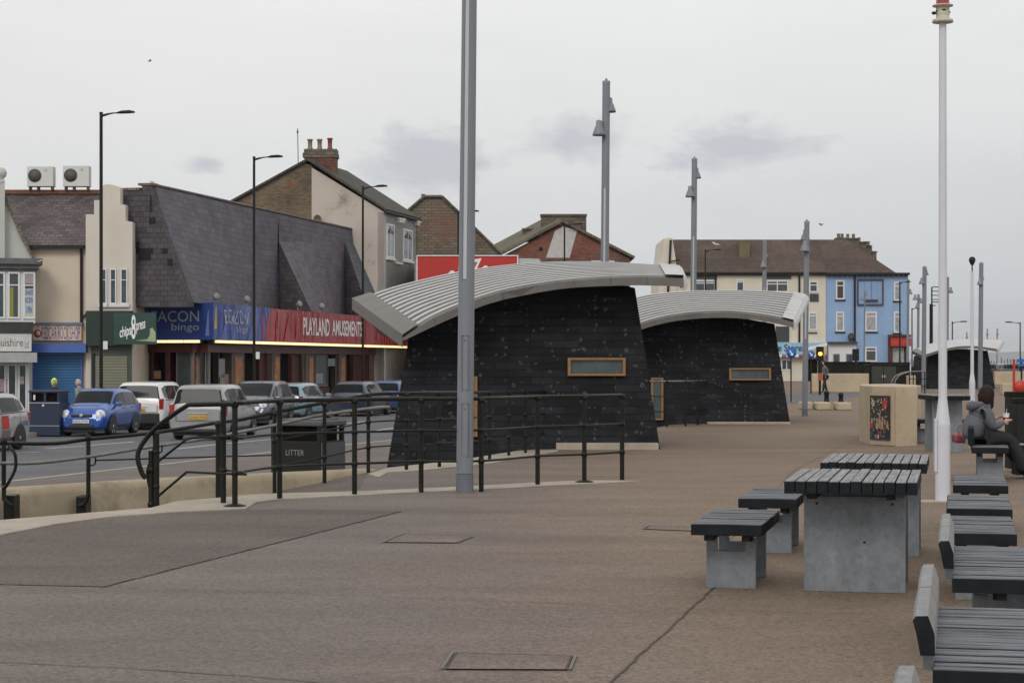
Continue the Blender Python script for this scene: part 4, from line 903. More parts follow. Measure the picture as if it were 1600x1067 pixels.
# air conditioners on the roof
for a, b, yt, lab in ((42, 83, 260, 'left white air conditioning unit on the slate roof ridge'), (98, 139, 259, 'right white air conditioning unit on the slate roof ridge, nearer the street lamp')):
    pl = front(78.2); s0, s1, z1, z0 = pl.s_(a), pl.s_(b), pl.z_(a, yt), pl.z_(a, 291.5); t_ = thing('air_conditioner', lab, 'air conditioner', pl.w((s0 + s1) / 2, z0 - .1, -.2), 0, 'air conditioning units on the roof')
    mb = MB(); mb.box(s0, s1, 78.2, 78.65, z0, z1, bev=.02); part(mb, 'casing', M_ac, t_)
    mb = MB(); c = Vector((s0 + (s1 - s0) * .3, 78.2, (z0 + z1) / 2 + .03)); R_ = .27
    mb.lathe(c, [(R_, 0), (R_, .02), (.02, .025), (0, .025)], 24, ax=(0, -1, 0)); part(mb, 'fan_grille', M_grille, t_)
    mb = MB(); mb.box(s0 + .05, s0 + .12, 78.3, 78.6, z0 - .14, z0); mb.box(s0 + .38, s0 + .45, 78.3, 78.6, z0 - .14, z0); mb.box(s1 - .12, s1 - .05, 78.3, 78.6, z0 - .14, z0); part(mb, 'foot', M_grille, t_)
    mb = MB(); q = Vector((s0 + (s1 - s0) * .73, 78.19, z1 - .18)); 
    for dx, dz in ((0, .05), (-.035, -.01), (.035, -.01)): mb.prism([q + Vector((dx, 0, dz + .028)), q + Vector((dx - .018, 0, dz)), q + Vector((dx, 0, dz - .028)), q + Vector((dx + .018, 0, dz))], (0, -.004, 0))
    part(mb, 'maker_emblem', M_grille, t_)
# ---- stepped gable
WS = front(75.6)
o = thing('stepped_gable_house', 'narrow cream house with stepped gable, green chip shop front below', 'shop', WS.w(WS.s_(170), PZ), 0)
ppart(WS, o, 'wall', M_stepc, [(134, 640), (134, 335), (147, 335), (147, 313), (158, 313), (158, 291), (166, 288), (176, 289), (188, 293), (188, 320), (196, 320), (196, 345), (207, 347), (207, 640)], -.55, 0)
bpart(WS, o, 'side_wall', M_cream, 135, 206, 386, 640, -6.5, -.56)
for a, b in ((157.5, 167), (172, 182), (188.5, 199.5)):
    window(WS, o, a, b, 420, 475, 0, M_trim, M_glassg, .045, 0, (.68,), sill=M_trim)
bpart(WS, o, 'shop_fascia', M_green, 138, 208, 486, 540, 0, .45)
bpart(WS, o, 'shopfront', mat('shopfront_green', (.05, .062, .052), .6), 143, 206, 540, 640, 0, .1)
sh = bpart(WS, o, 'shutter', M_shut_g, 150, 200, 556, 640, .1, .16)
bpart(WS, sh, 'shutter_frame', M_dark, 146, 150, 552, 640, .1, .2); 
GS = Plane(tuple(WS.pt(181, 510, .45))[:2], (1, -.12))
mb = MB(); GS.box(mb, 180, 245, 489, 538, 0, .15, 0)
def slant(a, b): return (a + .0 * b, b * .8 + .18 * a)
ptext(GS, mb, 'chips', 189, 207, 506, 533, .155, 1, True, slant); ptext(GS, mb, 'press', 215, 229, 501, 522, .155, 1, True, slant); ptext(GS, mb, '8', 207, 214, 492, 530, .156, 1, True)
GS.poly(mb, [(214, 532), (245, 534), (245, 520), (240, 512), (236, 514), (236, 524), (232, 530)], .15, .158, 2); part(mb, 'hanging_sign', [M_green2, M_lett, mat('sign_yellowgreen', (.3, .36, .2), .5)], o)
# ---- bingo and amusement arcade
o = thing('amusement_arcade', 'long arcade with steep slate roof and blue and red illuminated fascias', 'arcade', A.w(A.s_(320), PZ), 0); AO = o
zt, zb = A.z_(320, 474.5), A.z_(320, 531); sR = A.s_(652); zrd = A.z_(237, 289.5, -1.7)
s_a = A.s_(320)
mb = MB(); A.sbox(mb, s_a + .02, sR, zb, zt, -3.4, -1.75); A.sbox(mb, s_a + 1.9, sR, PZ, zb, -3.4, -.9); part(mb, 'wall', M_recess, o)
# roof sections
def q_(px, py, oo): return A.pt(px, py, oo)
def zat(px, z, oo): return A.w(A.s_(px, oo), z, oo)
def slope(name, m, bl, tl, br, tr, nu=10, nv=8):
    mb = MB(); vs = []
    for j in range(nv + 1):
        for i in range(nu + 1):
            u, v = i / nu, j / nv; vs.append(bl.lerp(br, u).lerp(tl.lerp(tr, u), v))
    mb.add(vs, [(j * (nu + 1) + i, j * (nu + 1) + i + 1, (j + 1) * (nu + 1) + i + 1, (j + 1) * (nu + 1) + i) for j in range(nv) for i in range(nu)]); return part(mb, name, m, o)
zsp = A.z_(436, 378, -1.6); zsq = A.z_(539, 378, -1.6)
slope('roof', M_slate, zat(297, zt, .25), zat(237, zrd, -1.7), zat(436, zt, -1.6), zat(436, zrd, -1.7))
mb = MB(); mb.add([zat(436, zsp, -1.6), zat(436, zt, -1.6), zat(487, zt, .25)], [(0, 1, 2)]); part(mb, 'roof_cheek', M_slatec, o)
slope('roof', M_slate, zat(487, zt, .25), zat(436, zsp, -1.6), zat(540, zt, -1.58), zat(540, zsq, -1.6))
slope('roof', M_slate, zat(436, zsp, -1.6), zat(436, zrd, -1.7), zat(540, zsq, -1.6), zat(540, zrd, -1.7))
mb = MB(); mb.add([zat(539, zsq, -1.6), zat(539, zt, -1.6), zat(578, zt, .25)], [(0, 1, 2)]); part(mb, 'roof_cheek', M_slatec, o)
slope('roof', M_slateb, zat(578, zt, .25), zat(539, zsq, -1.6), zat(640, zt, .2), zat(598, zsq, -1.6))
slope('roof', M_slateb, zat(539, zsq, -1.6), zat(539, zrd, -1.7), zat(598, zsq, -1.6), zat(598, zrd, -1.7))
mb = MB(); mb.tube([zat(237, zrd + .03, -1.72), zat(598, zrd + .03, -1.72)], .07, 6); part(mb, 'coping', M_slatew, o)
mb = MB(); A.sbox(mb, A.s_(240, -1.8), A.s_(598, -1.7), zt, zrd - .05, -3.2, -1.76); part(mb, 'upper_wall', M_stoneb, o)
# end cheek with missing slates
EC = Plane(tuple(zat(297, 0, .25))[:2], (A.n.x, A.n.y))
def ez(px, py): return (px, py)
mb = MB(); pts = [(188, 297), (222, 297), (222, 289), (237, 288.5), (243, 318), (297, 473), (297, 480), (188, 480)]
EC.poly(mb, pts, -.4, 0); part(mb, 'end_wall', M_slatec, o)
for a, b, c, d in ((208, 218, 378, 393), (212, 239, 388, 397), (216, 236, 397, 407), (233, 243, 340, 350), (253, 262, 388, 396), (262, 270, 405, 415), (234.5, 237, 306, 332)): bpart(EC, o, 'missing_slate', M_hole, a, b, c, d, .004, .02)
mb = MB(); EC.box(mb, 216, 240, 286.5, 290, -.45, .04); EC.box(mb, 190, 218, 294, 298, -.45, .04); part(mb, 'end_coping', M_shing, o)
# fascias
mb = MB(); s1 = E.s_(320); s0 = E.s_(203); zt2 = zt + .03
E.sbox(mb, s0, s1 + .49, zb - .004, zt2, -.3, .36, 0)
def tz(v): return zb + (zt - zb) * v
def etext(pl, mb, txt, px0, px1, v0, v1, oo, m, warp=None):
    a, b = pl.s_(px0, oo), pl.s_(px1, oo); text_on(mb, txt, pl.w(a, tz(v0), oo), pl.e * (b - a), Vector((0, 0, tz(v1) - tz(v0))), m, len(txt) > 7, warp)
etext(E, mb, 'BEACON', 224, 311, .50, .80, .366, 1); etext(E, mb, 'bingo', 268, 311, .20, .46, .366, 1)
part(mb, 'bingo_sign', [M_sblue, M_sil], o)
mb = MB(); A.sbox(mb, s_a - .33, A.s_(405), zb, zt, -.5, .5, 0)
def wob(a, b): return (a + .05 * math.sin(b * 5 + a * 9), b + .05 * math.sin(a * 11))
etext(A, mb, 'BEACON', 352, 387, .45, .85, .51, 1, wob); etext(A, mb, 'bingo', 369, 387, .18, .42, .51, 1, wob)
M_fold = mat('banner_sheen_blue', (.07, .12, .38), .25, var=.15); M_foldr = mat('banner_sheen_red', (.40, .035, .035), .25, var=.15)  # lighter flat wedges: glossy sheen of the folds painted as colour
def fold(mb, px, w0, v0, v1, m, lean=0.0):
    a = A.s_(px, .51); wd = A.s_(px + w0, .51) - a
    mb.prism([A.w(a + wd * .5 * lean, tz(v0), .503), A.w(a + wd, tz(v0), .503), A.w(a + wd * .8, tz(v1), .503), A.w(a + wd * .55, tz(v1), .503)], A.n * .006, m)
fold(mb, 323, 4, .1, .8, 2, -1); fold(mb, 335, 4, .3, .9, 3); fold(mb, 349, 6, .02, .5, 2, -1); fold(mb, 362, 7, .02, .35, 2); fold(mb, 391, 8, .02, .55, 2, -1)
part(mb, 'bingo_banner', [M_sblueg, M_sil, M_fold, mat('banner_yellow', (.5, .35, .08), .4)], o)
mb = MB(); A.sbox(mb, A.s_(405) + .02, sR, zb, zt - .02, -.5, .48, 0)
etext(A, mb, 'PLAYLAND', 474, 515, .24, .80, .49, 1); etext(A, mb, 'AMUSEMENTS', 519, 566, .26, .78, .49, 1)
for px, w0, v0, v1, l in ((409, 4, .02, .8, 1), (417, 5, .05, .85, -1), (427, 9, .02, .6, 1), (433, 3, .4, .9, 0), (447, 6, .02, .7, -1), (450, 3, .5, .88, 0), (462, 3, .1, .8, 0), (590, 3, .2, .7, -1), (601, 3, .1, .5, 0)): fold(mb, px, w0, v0, v1, 2, l)
part(mb, 'amusements_sign', [M_sred, M_lett, M_foldr], o)
# strip lights under the fascia
mb0 = MB(); A.sbox(mb0, s_a, sR, zb - .14, zb - .02, .1, .36); E.sbox(mb0, E.s_(240), E.s_(320), zb - .14, zb - .02, .05, .25); part(mb0, 'light_box', M_dark, o)
k = s_a + .15
while k < sR - 1.1:
    mb = MB(); A.sbox(mb, k, k + 1.12, zb - .12, zb - .01, .38, .5); part(mb, 'tube_light', M_tube, o); k += 1.27
k = E.s_(241)
while k < E.s_(322) - .6:
    mb = MB(); E.sbox(mb, k, k + .66, zb - .12, zb - .01, .26, .37); part(mb, 'tube_light', M_tube, o); k += .72
# floodlights on top
for px in (335, 383, 465, 500):
    mb = MB(); c = zat(px, zt, .35); mb.tube([c, c + Vector((0, 0, .2))], .03, 6); mb.lathe(c + Vector((0, -.1, .22)), [(.05, 0), (.13, .08), (.16, .2), (.12, .24), (0, .25)], 10, ax=(.6, -.5, .35)); part(mb, 'floodlight', M_back, o)
# lower band and shopfront
bz = zb - .5
mb = MB(); A.sbox(mb, s_a, sR, bz, zb - .15, -.5, -.35, 0); E.sbox(mb, E.s_(207), E.s_(320), bz, zb - .15, -.5, -.35, 0); part(mb, 'inner_fascia', mat('inner_fascia', (.10, .018, .016), .35, var=.3, scale=1.5, dirt=((.16, .1, .03), 2.2, .56, .6)), o)
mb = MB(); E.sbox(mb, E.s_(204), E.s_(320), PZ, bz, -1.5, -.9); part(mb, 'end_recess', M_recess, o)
def apil(pl, p0, p1, name='pillar', m=M_maroon, z0=PZ, z1=None, o0=-.9, o1=-.45): mb = MB(); pl.sbox(mb, pl.s_(p0, o1), pl.s_(p1, o1), z0, bz if z1 is None else z1, o0, o1); return part(mb, name, m, o)
M_pil = mat('pillar_brown', (.12, .09, .08), .6, var=.2)
for p in ((206, 227), (236, 240), (258, 266)): apil(E, *p)
apil(E, 228, 233, m=M_pil)
for p in ((297, 312), ): apil(E, *p, m=M_pil)
for p in ((362, 382), (425, 438), (478, 490), (530, 541), (584, 596)): apil(A, *p, m=M_pil)
for p in ((320, 323), (405, 424), (456, 477), (552, 583)): apil(A, *p, o1=-.7)
apil(A, 597, 606, m=mat('pillar_beige', (.2, .17, .14), .6))
def glz(pl, p0, p1, y0, y1, ml=0): return window(pl, o, p0, p1, y0, y1, -.6, mat('shop_frame', (.13, .13, .13), .5), M_glassg, .06, ml)
glz(E, 267, 296, 545, 638); glz(E, 312, 320, 545, 606)
glz(A, 323, 336, 545, 610); glz(A, 337, 361, 545, 610); glz(A, 440, 455, 550, 640); glz(A, 491, 509, 554, 604); glz(A, 510, 529, 554, 604); glz(A, 541, 551, 556, 630); glz(A, 607, 634, 556, 592, 2)
mb = MB(); A.sbox(mb, A.s_(490), A.s_(530), PZ, A.z_(490, 606), -.9, -.5); part(mb, 'stall_riser', M_maroon, o); mb = MB(); A.sbox(mb, A.s_(323), A.s_(361), PZ, A.z_(323, 612), -.9, -.5); part(mb, 'stall_riser', M_maroon, o)
Mp = [mat('poster_warm', (.36, .12, .05), .5, scale=4, var=.3, dirt=((.5, .38, .06), 3.5, .5, .8)), mat('poster_frame', (.17, .17, .165), .5)]
for pl, a, b, y0, y1 in ((E, 299, 310, 556, 606), (A, 367, 379, 557, 608), (A, 429, 437, 557, 612), (A, 483, 490, 558, 606), (A, 533, 539, 559, 605), (A, 587, 593, 560, 600), (E, 240, 251, 579, 592)):
    s0, s1 = pl.s_(a, -.42), pl.s_(b, -.42); z0, z1 = pl.z_(a, y1), pl.z_(a, y0); mb = MB(); pl.sbox(mb, s0, s1, z0, z1, -.45, -.42, 1); pl.sbox(mb, s0 + .05, s1 - .05, z0 + .06, z1 - .06, -.42, -.41, 0); part(mb, 'poster', Mp, o)
mb = MB()
for x0, x1, y0, y1, mi in ((338, 352, 560, 590, 0), (326, 333, 570, 600, 1), (344, 358, 585, 606, 1), (492, 505, 584, 600, 0), (512, 524, 560, 572, 0)):
    s0, s1 = A.s_(x0, -.56), A.s_(x1, -.56); A.sbox(mb, s0, s1, A.z_(x0, y1), A.z_(x0, y0), -.578, -.572, mi)
part(mb, 'window_reflection_graphic', [mat('reflected_grey', (.22, .23, .25), .3, scale=1.5, var=.3), mat('window_sand', (.25, .2, .15), .4, var=.3, scale=4)], o)  # grey panels are reflections painted onto the panes

# ---- rendered gable house behind the arcade
GP = Plane(tuple(A.pt(600, 400, .1))[:2], (A.n.x, A.n.y))
o = thing('gable_house', 'tall house with stained gable wall, brick chimney and three pots', 'house', GP.w(GP.s_(520), PZ), 0)
L_ = A.s_(652, .1) - A.s_(600, .1)
ap = (486, 252); el_, er = (356, 322), (600, 331)
mb = MB(); GP.poly(mb, [el_, (474, 254), (487, 259), (487, 470), (356, 470)], -.3, 0); part(mb, 'gable_wall', M_brickd, o)
mb = MB(); GP.poly(mb, [(487, 262), er, (600, 640), (487, 640)], -.3, 0); part(mb, 'gable_wall', M_rendg, o)['label'] = 'stained cream rendered half of the gable wall'
mb = MB(); a0, a1 = A.s_(600, .1), A.s_(650, .1); A.sbox(mb, a0, a1, PZ, A.z_(600, 332, .1), -.25, .1); fw_ = part(mb, 'front_wall', M_rendw, o)
mb = MB(); GP.poly(mb, [(356, 324), (474, 256), (487, 261), (600, 333), (600, 640), (356, 640)], -L_, -.31); part(mb, 'far_wall', M_stoneb, o)
apx = GP.pt(482, 251.5); rr_ = GP.pt(604, 330); ll_ = GP.pt(352, 323); dn = A.e * 1
def slab(name, m, a, b, out=.12): 
    mb = MB(); st = A.e * -.2; en = A.e * (L_ + .1); nn = (b - a).cross(A.e).normalized(); nn = nn if nn.z > 0 else -nn
    mb.prism([a + st, b + st, b + en, a + en], nn * out); return part(mb, name, m, o)
rf = slab('roof', mat('roof_dark_tile', (.058, .052, .042), .85, var=.3, scale=1, extra=tiles(.3, .3, (.8, .8, .8), (1.2, 1.2, 1.2), (.5, .5, .5), .02)), apx, rr_); slab('roof', MATS['roof_dark_tile'], ll_, apx)
mb = MB(); a = rr_ + Vector((0, 0, -.05)); mb.tube([a - A.e * .25, a + A.e * (L_ + .15)], .09, 6); part(mb, 'gutter', M_dark, o)
for a, b, y0, y1 in ((600.5, 612.5, 349, 402), (626.5, 641, 357, 406)):
    f = window(A, o, a, b, y0, y1, .1, M_trim, M_curt, .09, 1, (), sill=M_rendw)
    mb = MB(); s0, s1 = A.s_(a), A.s_(b); z1 = A.z_(a, y0); mb.prism([A.w(s0 + .15, z1 - .5, .13), A.w((s0 + s1) / 2, z1 - .15, .13), A.w(s1 - .15, z1 - .5, .13)], A.n * .02); part(mb, 'curtain', M_darkp, f)
mb = MB()
for a in (617, 620, 623, 646): A.box(mb, a, a + 1.8, 341 if a < 640 else 346, 348 if a < 640 else 352, .1, .3)
A.box(mb, 615, 626, 340, 342, .1, .32); A.box(mb, 644, 650, 345, 347, .1, .32); A.box(mb, 614, 625, 409, 412, .1, .2); part(mb, 'corbel', M_rendw, o)
# chimney
cc = GP.pt(500, 262) + A.e * 1.0; mb = MB(); CP = Plane((cc.x, cc.y), (1, .0))
CP.box(mb, 476, 525, 245, 292, -1.1, 0, 0); CP.box(mb, 473, 527, 239, 246, -1.15, .05, 1); CP.box(mb, 475, 526, 233, 239, -1.12, .03, 1); ch = part(mb, 'chimney', [mat('brick_stack', (.10, .046, .036), .85, var=.4, scale=2, extra=tiles(.24, .085, (.6, .6, .6), (1.4, 1.3, 1.2), (1.6, 1.5, 1.4), .014)), M_stoneb], rf)
for px, m in ((484.5, M_terrac), (499.5, M_terrac), (515.5, M_terrar)):
    mb = MB(); c = CP.pt(px, 234, -.5); hh = .56 if m is M_terrac else .62; mb.lathe(c, [(.15, 0), (.14, .1), (.115, .14), (.125, hh - .08), (.16, hh - .06), (.165, hh), (.12, hh), (.1, hh - .05)], 12); part(mb, 'chimney_pot', m, ch) if False else part(mb, 'chimney_pot', m, rf)
mb = MB(); c = GP.pt(466, 256) ; mb.tube([c, GP.pt(465, 201)], .022, 5); mb.tube([GP.pt(465, 205) - Vector((0, 0, 0)), GP.pt(465, 208)], .05, 5); part(mb, 'aerial', M_dark, o)
mb = MB(); c = GP.pt(497, 342, .05); mb.lathe(c, [(.02, 0), (.12, .03), (.2, .1), (.21, .12), (.1, .06), (0, .03)], 14, ax=tuple(GP.n)); part(mb, 'satellite_dish', M_stoneb, o)

# ---- shingled side of a house beyond
pl = front(114); o = thing('shingled_house', 'house with truncated brown shingled gable behind the grey column', 'house', pl.w(pl.s_(700), PZ), 0)
ppart(pl, o, 'wall', M_shing, [(612, 640), (612, 352), (662, 309), (690, 309), (782, 398), (800, 420), (800, 640)], -7, 0)
mb = MB(); 
for a, b in (((608, 354), (663, 307)), ((663, 307), (691, 307)), ((691, 307), (785, 398))):
    p, q = pl.pt(*a, .1), pl.pt(*b, .1); mb.tube([p, q], .09, 6)
part(mb, 'verge', M_stoneb, o)
mb = MB(); pl.box(mb, 658, 664, 303, 309, -.3, -.1); pl.box(mb, 668, 674, 305.5, 309, -.4, -.1); part(mb, 'ridge_stub', M_stoneb, o)
# ---- red fascia shop
pl = front(103); o = thing('red_sign_shop', 'flat roofed shop with big plain red sign behind the kiosk roof', 'shop', pl.w(pl.s_(730), PZ), 0)
bpart(pl, o, 'wall', mat('wall_bluegrey', (.27, .28, .32), .7), 648, 845, 406, 640, -5, 0)
mb = MB(); pl.box(mb, 653, 808, 401, 446, .0, .5, 0); pl.box(mb, 651.5, 810, 399.6, 401.2, -.02, .55, 1); pl.box(mb, 808, 810, 401.2, 446, 0, .52, 1); pl.box(mb, 651.5, 653, 401.2, 446, 0, .52, 1)
ptext(pl, mb, 'al Za', 700, 765, 408, 446, .51, 1, False, lambda a, b: (a + .03 * b, b + .25 * a - .1)); part(mb, 'sign_board', [M_red, M_lett], o)
ppart(pl, o, 'parapet', mat('parapet_pale', (.40, .42, .45), .6), [(811, 404), (842, 405), (846, 414), (811, 412)], 0, .3)
# ---- brick gable house
pl = front(128); o = thing('brick_gable_house', 'red brick gable house with white patch and wide stone chimney', 'house', pl.w(pl.s_(880), PZ), 0)
ppart(pl, o, 'wall', M_brickr, [(785, 640), (785, 400), (879, 351), (902, 358), (984, 404), (984, 640)], -8, 0)
ppart(pl, o, 'lower_wall', M_stoneb, [(785, 640), (785, 406), (800, 406), (980, 406), (984, 640)], 0, .06)
ppart(pl, o, 'white_patch', mat('patch_white', (.46, .45, .44), .8, dirt=((.3, .29, .28), 2, .55, .6)), [(853, 403), (867, 361), (880, 354), (902, 360), (890, 403)], .002, .03)
Mr = mat('roof_moss', (.115, .10, .062), .85, var=.3, scale=.6, extra=tiles(.3, .28, (.8, .8, .8), (1.2, 1.2, 1.2), (.55, .55, .55), .02))
ap_ = pl.pt(879, 347, .2); l_ = pl.pt(775, 402, .2); r_ = pl.pt(991, 404, .2)
def rs(a, b, back, name='roof'):
    mb = MB(); nn = Vector((-(b - a).z, 0, (b - a).x)).normalized(); nn = nn if nn.z > 0 else -nn; mb.prism([a, b, b + back, a + back], nn * .16); return part(mb, name, Mr, o)
rs(l_, ap_, Vector((-.7, 8, .9))); rf = rs(ap_, r_, Vector((0, 8, 0)))
mb = MB()
for a, b in ((l_, ap_), (ap_, r_)): mb.tube([a + Vector((0, -.03, .03)), b + Vector((0, -.03, .03))], .09, 6)
part(mb, 'verge', M_stoneb, o)
mb = MB(); pl.box(mb, 846, 918, 334, 372, -3.2, -2); pl.box(mb, 845, 919, 331, 334, -3.3, -1.9); part(mb, 'chimney', M_stoneb, rf)
mb = MB(); pl.box(mb, 817, 846, 353, 372, -4.6, -3.8); pl.box(mb, 816, 846, 350.5, 353, -4.7, -3.7); part(mb, 'chimney', M_stoneb, rf)
mb = MB(); c = pl.pt(845, 389, .02); mb.lathe(c, [(.13, 0), (.13, .02), (0, .021)], 12, ax=(0, -1, 0)); part(mb, 'vent', M_dark, o)
pl = front(60); 
o = bpart(front(100), None, 'flat_roof_annexe', mat('annexe_white', (.5, .5, .5), .6), 924, 960, 407, 640, -3, 0); o['label'] = 'small white flat-roofed block just above the kiosk roof left of the second column'; o['category'] = 'building'

# ---- far terrace: cream and blue houses
TP = front(165); TZ = -.7
def tw(o, a, b, y0, y1, **k): return window(TP, o, a, b, y0, y1, 0, k.get('fr', M_trim), k.get('gl', M_glass), k.get('fw', .12), k.get('mull', 0), k.get('trans', ()), k.get('sill'))
o = thing('terrace_house', 'three-storey cream terrace house with brown tiled roof beyond the kiosks', 'house', TP.w(TP.s_(1170), TZ), 0)
bpart(TP, o, 'wall', M_terr, 1042, 1290.5, 424, 640, -9, 0)
ppart(TP, o, 'parapet', M_terr, [(1029, 640), (1029, 425), (1034, 400), (1037, 373), (1050, 372), (1056, 410), (1056, 640)], -9, .3)
mb = MB(); mb.tube([TP.pt(1048, 375, .5), TP.pt(1043, 470, .5)], .1, 5); mb.tube([TP.pt(1045, 409, .5), TP.pt(1063, 406, .5)], .06, 5); part(mb, 'downpipe', M_dark, o)
mb = MB(); y0 = 374.5; ridge0, ridge1 = TP.pt(1050, y0, -4), TP.pt(1336, y0, -4); z = TP.z_(0, 427); zr = TP.z_(1050, y0, -4)
e0_, e1_ = TP.w(TP.s_(1052), z, .35), TP.w(TP.s_(1291), z, .35); m0, m1 = TP.w(TP.s_(1052), zr, -4), TP.w(TP.s_(1291), zr, -4)
mb.prism([e0_, e1_, m1, m0], (0, .1, -.2)); mb.prism([m0, m1, m1 + Vector((0, 4, -3)), m0 + Vector((0, 4, -3))], (0, 0, -.1)); rf = part(mb, 'roof', M_tile, o)
mb = MB(); TP.box(mb, 1159, 1175, 375, 401, -3.5, -1.6); part(mb, 'chimney', mat('stack_lichen', (.13, .11, .06), .9, var=.4, scale=.8), rf)
mb = MB(); TP.box(mb, 1052, 1290, 425.5, 428, .25, .5); part(mb, 'gutter', M_dark, o)
for a in (1249, 1118): mb = MB(); mb.tube([TP.pt(a, 428, .1), TP.pt(a, 535, .1)], .09, 5); part(mb, 'downpipe', M_dark, o)
tw(o, 1084, 1118, 438, 456, mull=1, trans=(.75,), gl=M_glassg); tw(o, 1150, 1163, 437, 456, trans=(.8,), gl=M_glassg); tw(o, 1197, 1232, 438, 457, mull=1, trans=(.7,)); tw(o, 1264, 1278, 439, 457, trans=(.65,)); tw(o, 1263, 1277, 488, 516, gl=M_curt, trans=(.8,)); tw(o, 1215, 1232, 508, 522)
for a, b, y0, y1 in ((1084, 1120, 426.5, 436), (1197, 1236, 426.5, 436), (1265, 1279, 459, 471), (1212, 1233, 510, 534), (1263, 1277, 519, 521)): bpart(TP, o, 'cladding_panel', M_darkp, a, b, y0, y1, .003, .1)
# seaside shop on its ground floor
mb = MB(); TP.box(mb, 1200, 1290, 535.5, 554, 0, .7, 0); TP.poly(mb, [(1252, 554), (1290, 554), (1290, 541), (1272, 546), (1260, 549)], .7, .71, 1); TP.poly(mb, [(1255, 544), (1290, 535.6), (1290, 540), (1262, 547)], .71, .716, 3)
ptext(TP, mb, 'Seaside Stores', 1182, 1256, 538, 549, .72, 2, True); part(mb, 'sign_board', [mat('seaside_sky', (.24, .45, .62), .5, dirt=((.5, .58, .62), .6, .5, .7)), mat('seaside_sand', (.5, .38, .2), .6), mat('seaside_text', (.04, .05, .08), .5), M_lett], o)
mb = MB()
for k in range(12): 
    a = 1210 + k * 6.6
    TP.poly(mb, [(a, 553.8), (a + 3.2, 553.8), (a + 3.2, 557), (a + 1.6, 558.5), (a, 557)], .6, .72, k % 2)
    TP.poly(mb, [(a + 3.3, 553.8), (a + 6.5, 553.8), (a + 6.5, 557), (a + 4.9, 558.5), (a + 3.3, 557)], .6, .72, 1 - k % 2)
part(mb, 'awning', [mat('awning_red', (.25, .09, .05), .6), M_lett], o)
tw(o, 1220, 1238, 561, 579, mull=1, gl=M_glassg); bpart(TP, o, 'doorway', M_recess, 1262, 1277, 561, 600, .003, .08)
# blue house
o = thing('blue_house', 'three-storey light blue corner house with hipped brown roof', 'house', TP.w(TP.s_(1355), TZ), 0)
bpart(TP, o, 'wall', M_blue, 1291, 1419, 429, 640, -9, 0)
mb = MB(); h0, h1 = TP.w(TP.s_(1291), z, .4), TP.w(TP.s_(1399), z, .4); t0, t1 = TP.w(TP.s_(1291), zr, -4), TP.w(TP.s_(1306), zr, -4); bk = TP.w(TP.s_(1399), z, -8.4)
mb.prism([h0, h1, t1 + Vector((1.6, 0, 0)), t0], (0, .1, -.2)); mb.add([h1, bk, t1 + Vector((1.6, 0, 0))], [(0, 1, 2)]); mb.add([t0, t1 + Vector((1.6, 0, 0)), bk, TP.w(TP.s_(1291), z, -8.4)], [(0, 1, 2, 3)]); rf = part(mb, 'roof', M_tile, o)
mb = MB(); TP.box(mb, 1290.5, 1420, 426.5, 430, -.5, .5); part(mb, 'cornice', M_dark, o)
mb = MB()
for k in range(16): a = 1293 + k * 8; TP.poly(mb, [(a, 430), (a + 4.5, 430), (a + 3.4, 432), (a + 1.2, 432)], .06, .3)
part(mb, 'corbel', M_dark, o)
for a, b, y0, y1, k in ((1306, 1320, 372, 384, 5), (1318, 1340, 372.5, 388, 3), (1338, 1352, 378, 398, 4), (1349, 1360, 384, 404, 5), (1357, 1368, 393, 408, 6)):
    TC = front(171.5 + (a - 1300) * .04); mb = MB(); TC.box(mb, a, b, y0 + 2, y1 + 40, -.5, .5); TC.box(mb, a - 1, b + 1, y0, y0 + 2, -.6, .6); part(mb, 'chimney', M_stoneb, rf)
    for q in range(1 + k % 2): mb = MB(); c = TC.pt(a + (b - a) * (.3 + .4 * q), y0, 0); mb.lathe(c, [(.16, 0), (.13, .3), (.18, .35), (.1, .4)], 8); part(mb, 'chimney_pot', M_terrac, rf)
Sl = M_dark
tw(o, 1306, 1319.5, 438, 468, gl=mat('curtain_plum', (.05, .03, .035), .3), trans=(.72,), sill=Sl); tw(o, 1306, 1319, 487, 518, gl=M_curt, trans=(.76,), sill=Sl); tw(o, 1351.5, 1370, 487, 518, gl=M_curt, trans=(.76,), sill=Sl)
tw(o, 1396.5, 1407, 440, 470, gl=M_curt, trans=(.76,), sill=Sl); tw(o, 1396.5, 1407, 487, 520, gl=M_curt, trans=(.76,), sill=Sl); tw(o, 1351.5, 1370, 542, 565, gl=M_glass, trans=(.75,))
mb = MB()
for a, b, c, d in ((1339, 1341, 436, 477), (1378, 1380, 436, 477), (1341, 1378, 436, 438), (1341, 1378, 475, 477), (1350, 1372, 469, 471)): TP.box(mb, a, b, c, d, .062, .18)
part(mb, 'blind_window_frame', mat('trim_plum', (.06, .035, .06), .6), o)
mb = MB(); TP.box(mb, 1351, 1360.5, 440, 468, .062, .12); TP.box(mb, 1361.5, 1371, 440, 468, .062, .12); part(mb, 'blocked_window', mat('blue_pale', (.20, .31, .50), .7), o)
mb = MB(); mb.tube([TP.pt(1335.5, 432, .15), TP.pt(1335.5, 534, .15)], .09, 5); part(mb, 'downpipe', M_dark, o)
bpart(TP, o, 'shopfront', M_trim, 1293.5, 1337, 537, 568, .062, .3); bpart(TP, o, 'shop_cornice', M_darkp, 1293, 1338, 534, 537.2, .062, .7)
for a in (1301, 1321): window(TP, o, a, a + 10, 553, 568, .3, M_greyd, M_glass, .08)
mb = MB(); c = TP.pt(1329, 527, .15); mb.lathe(c, [(.1, 0), (.3, .1), (.34, .2), (0, .12)], 14, ax=(.2, -1, .2)); part(mb, 'satellite_dish', M_darkp, o)
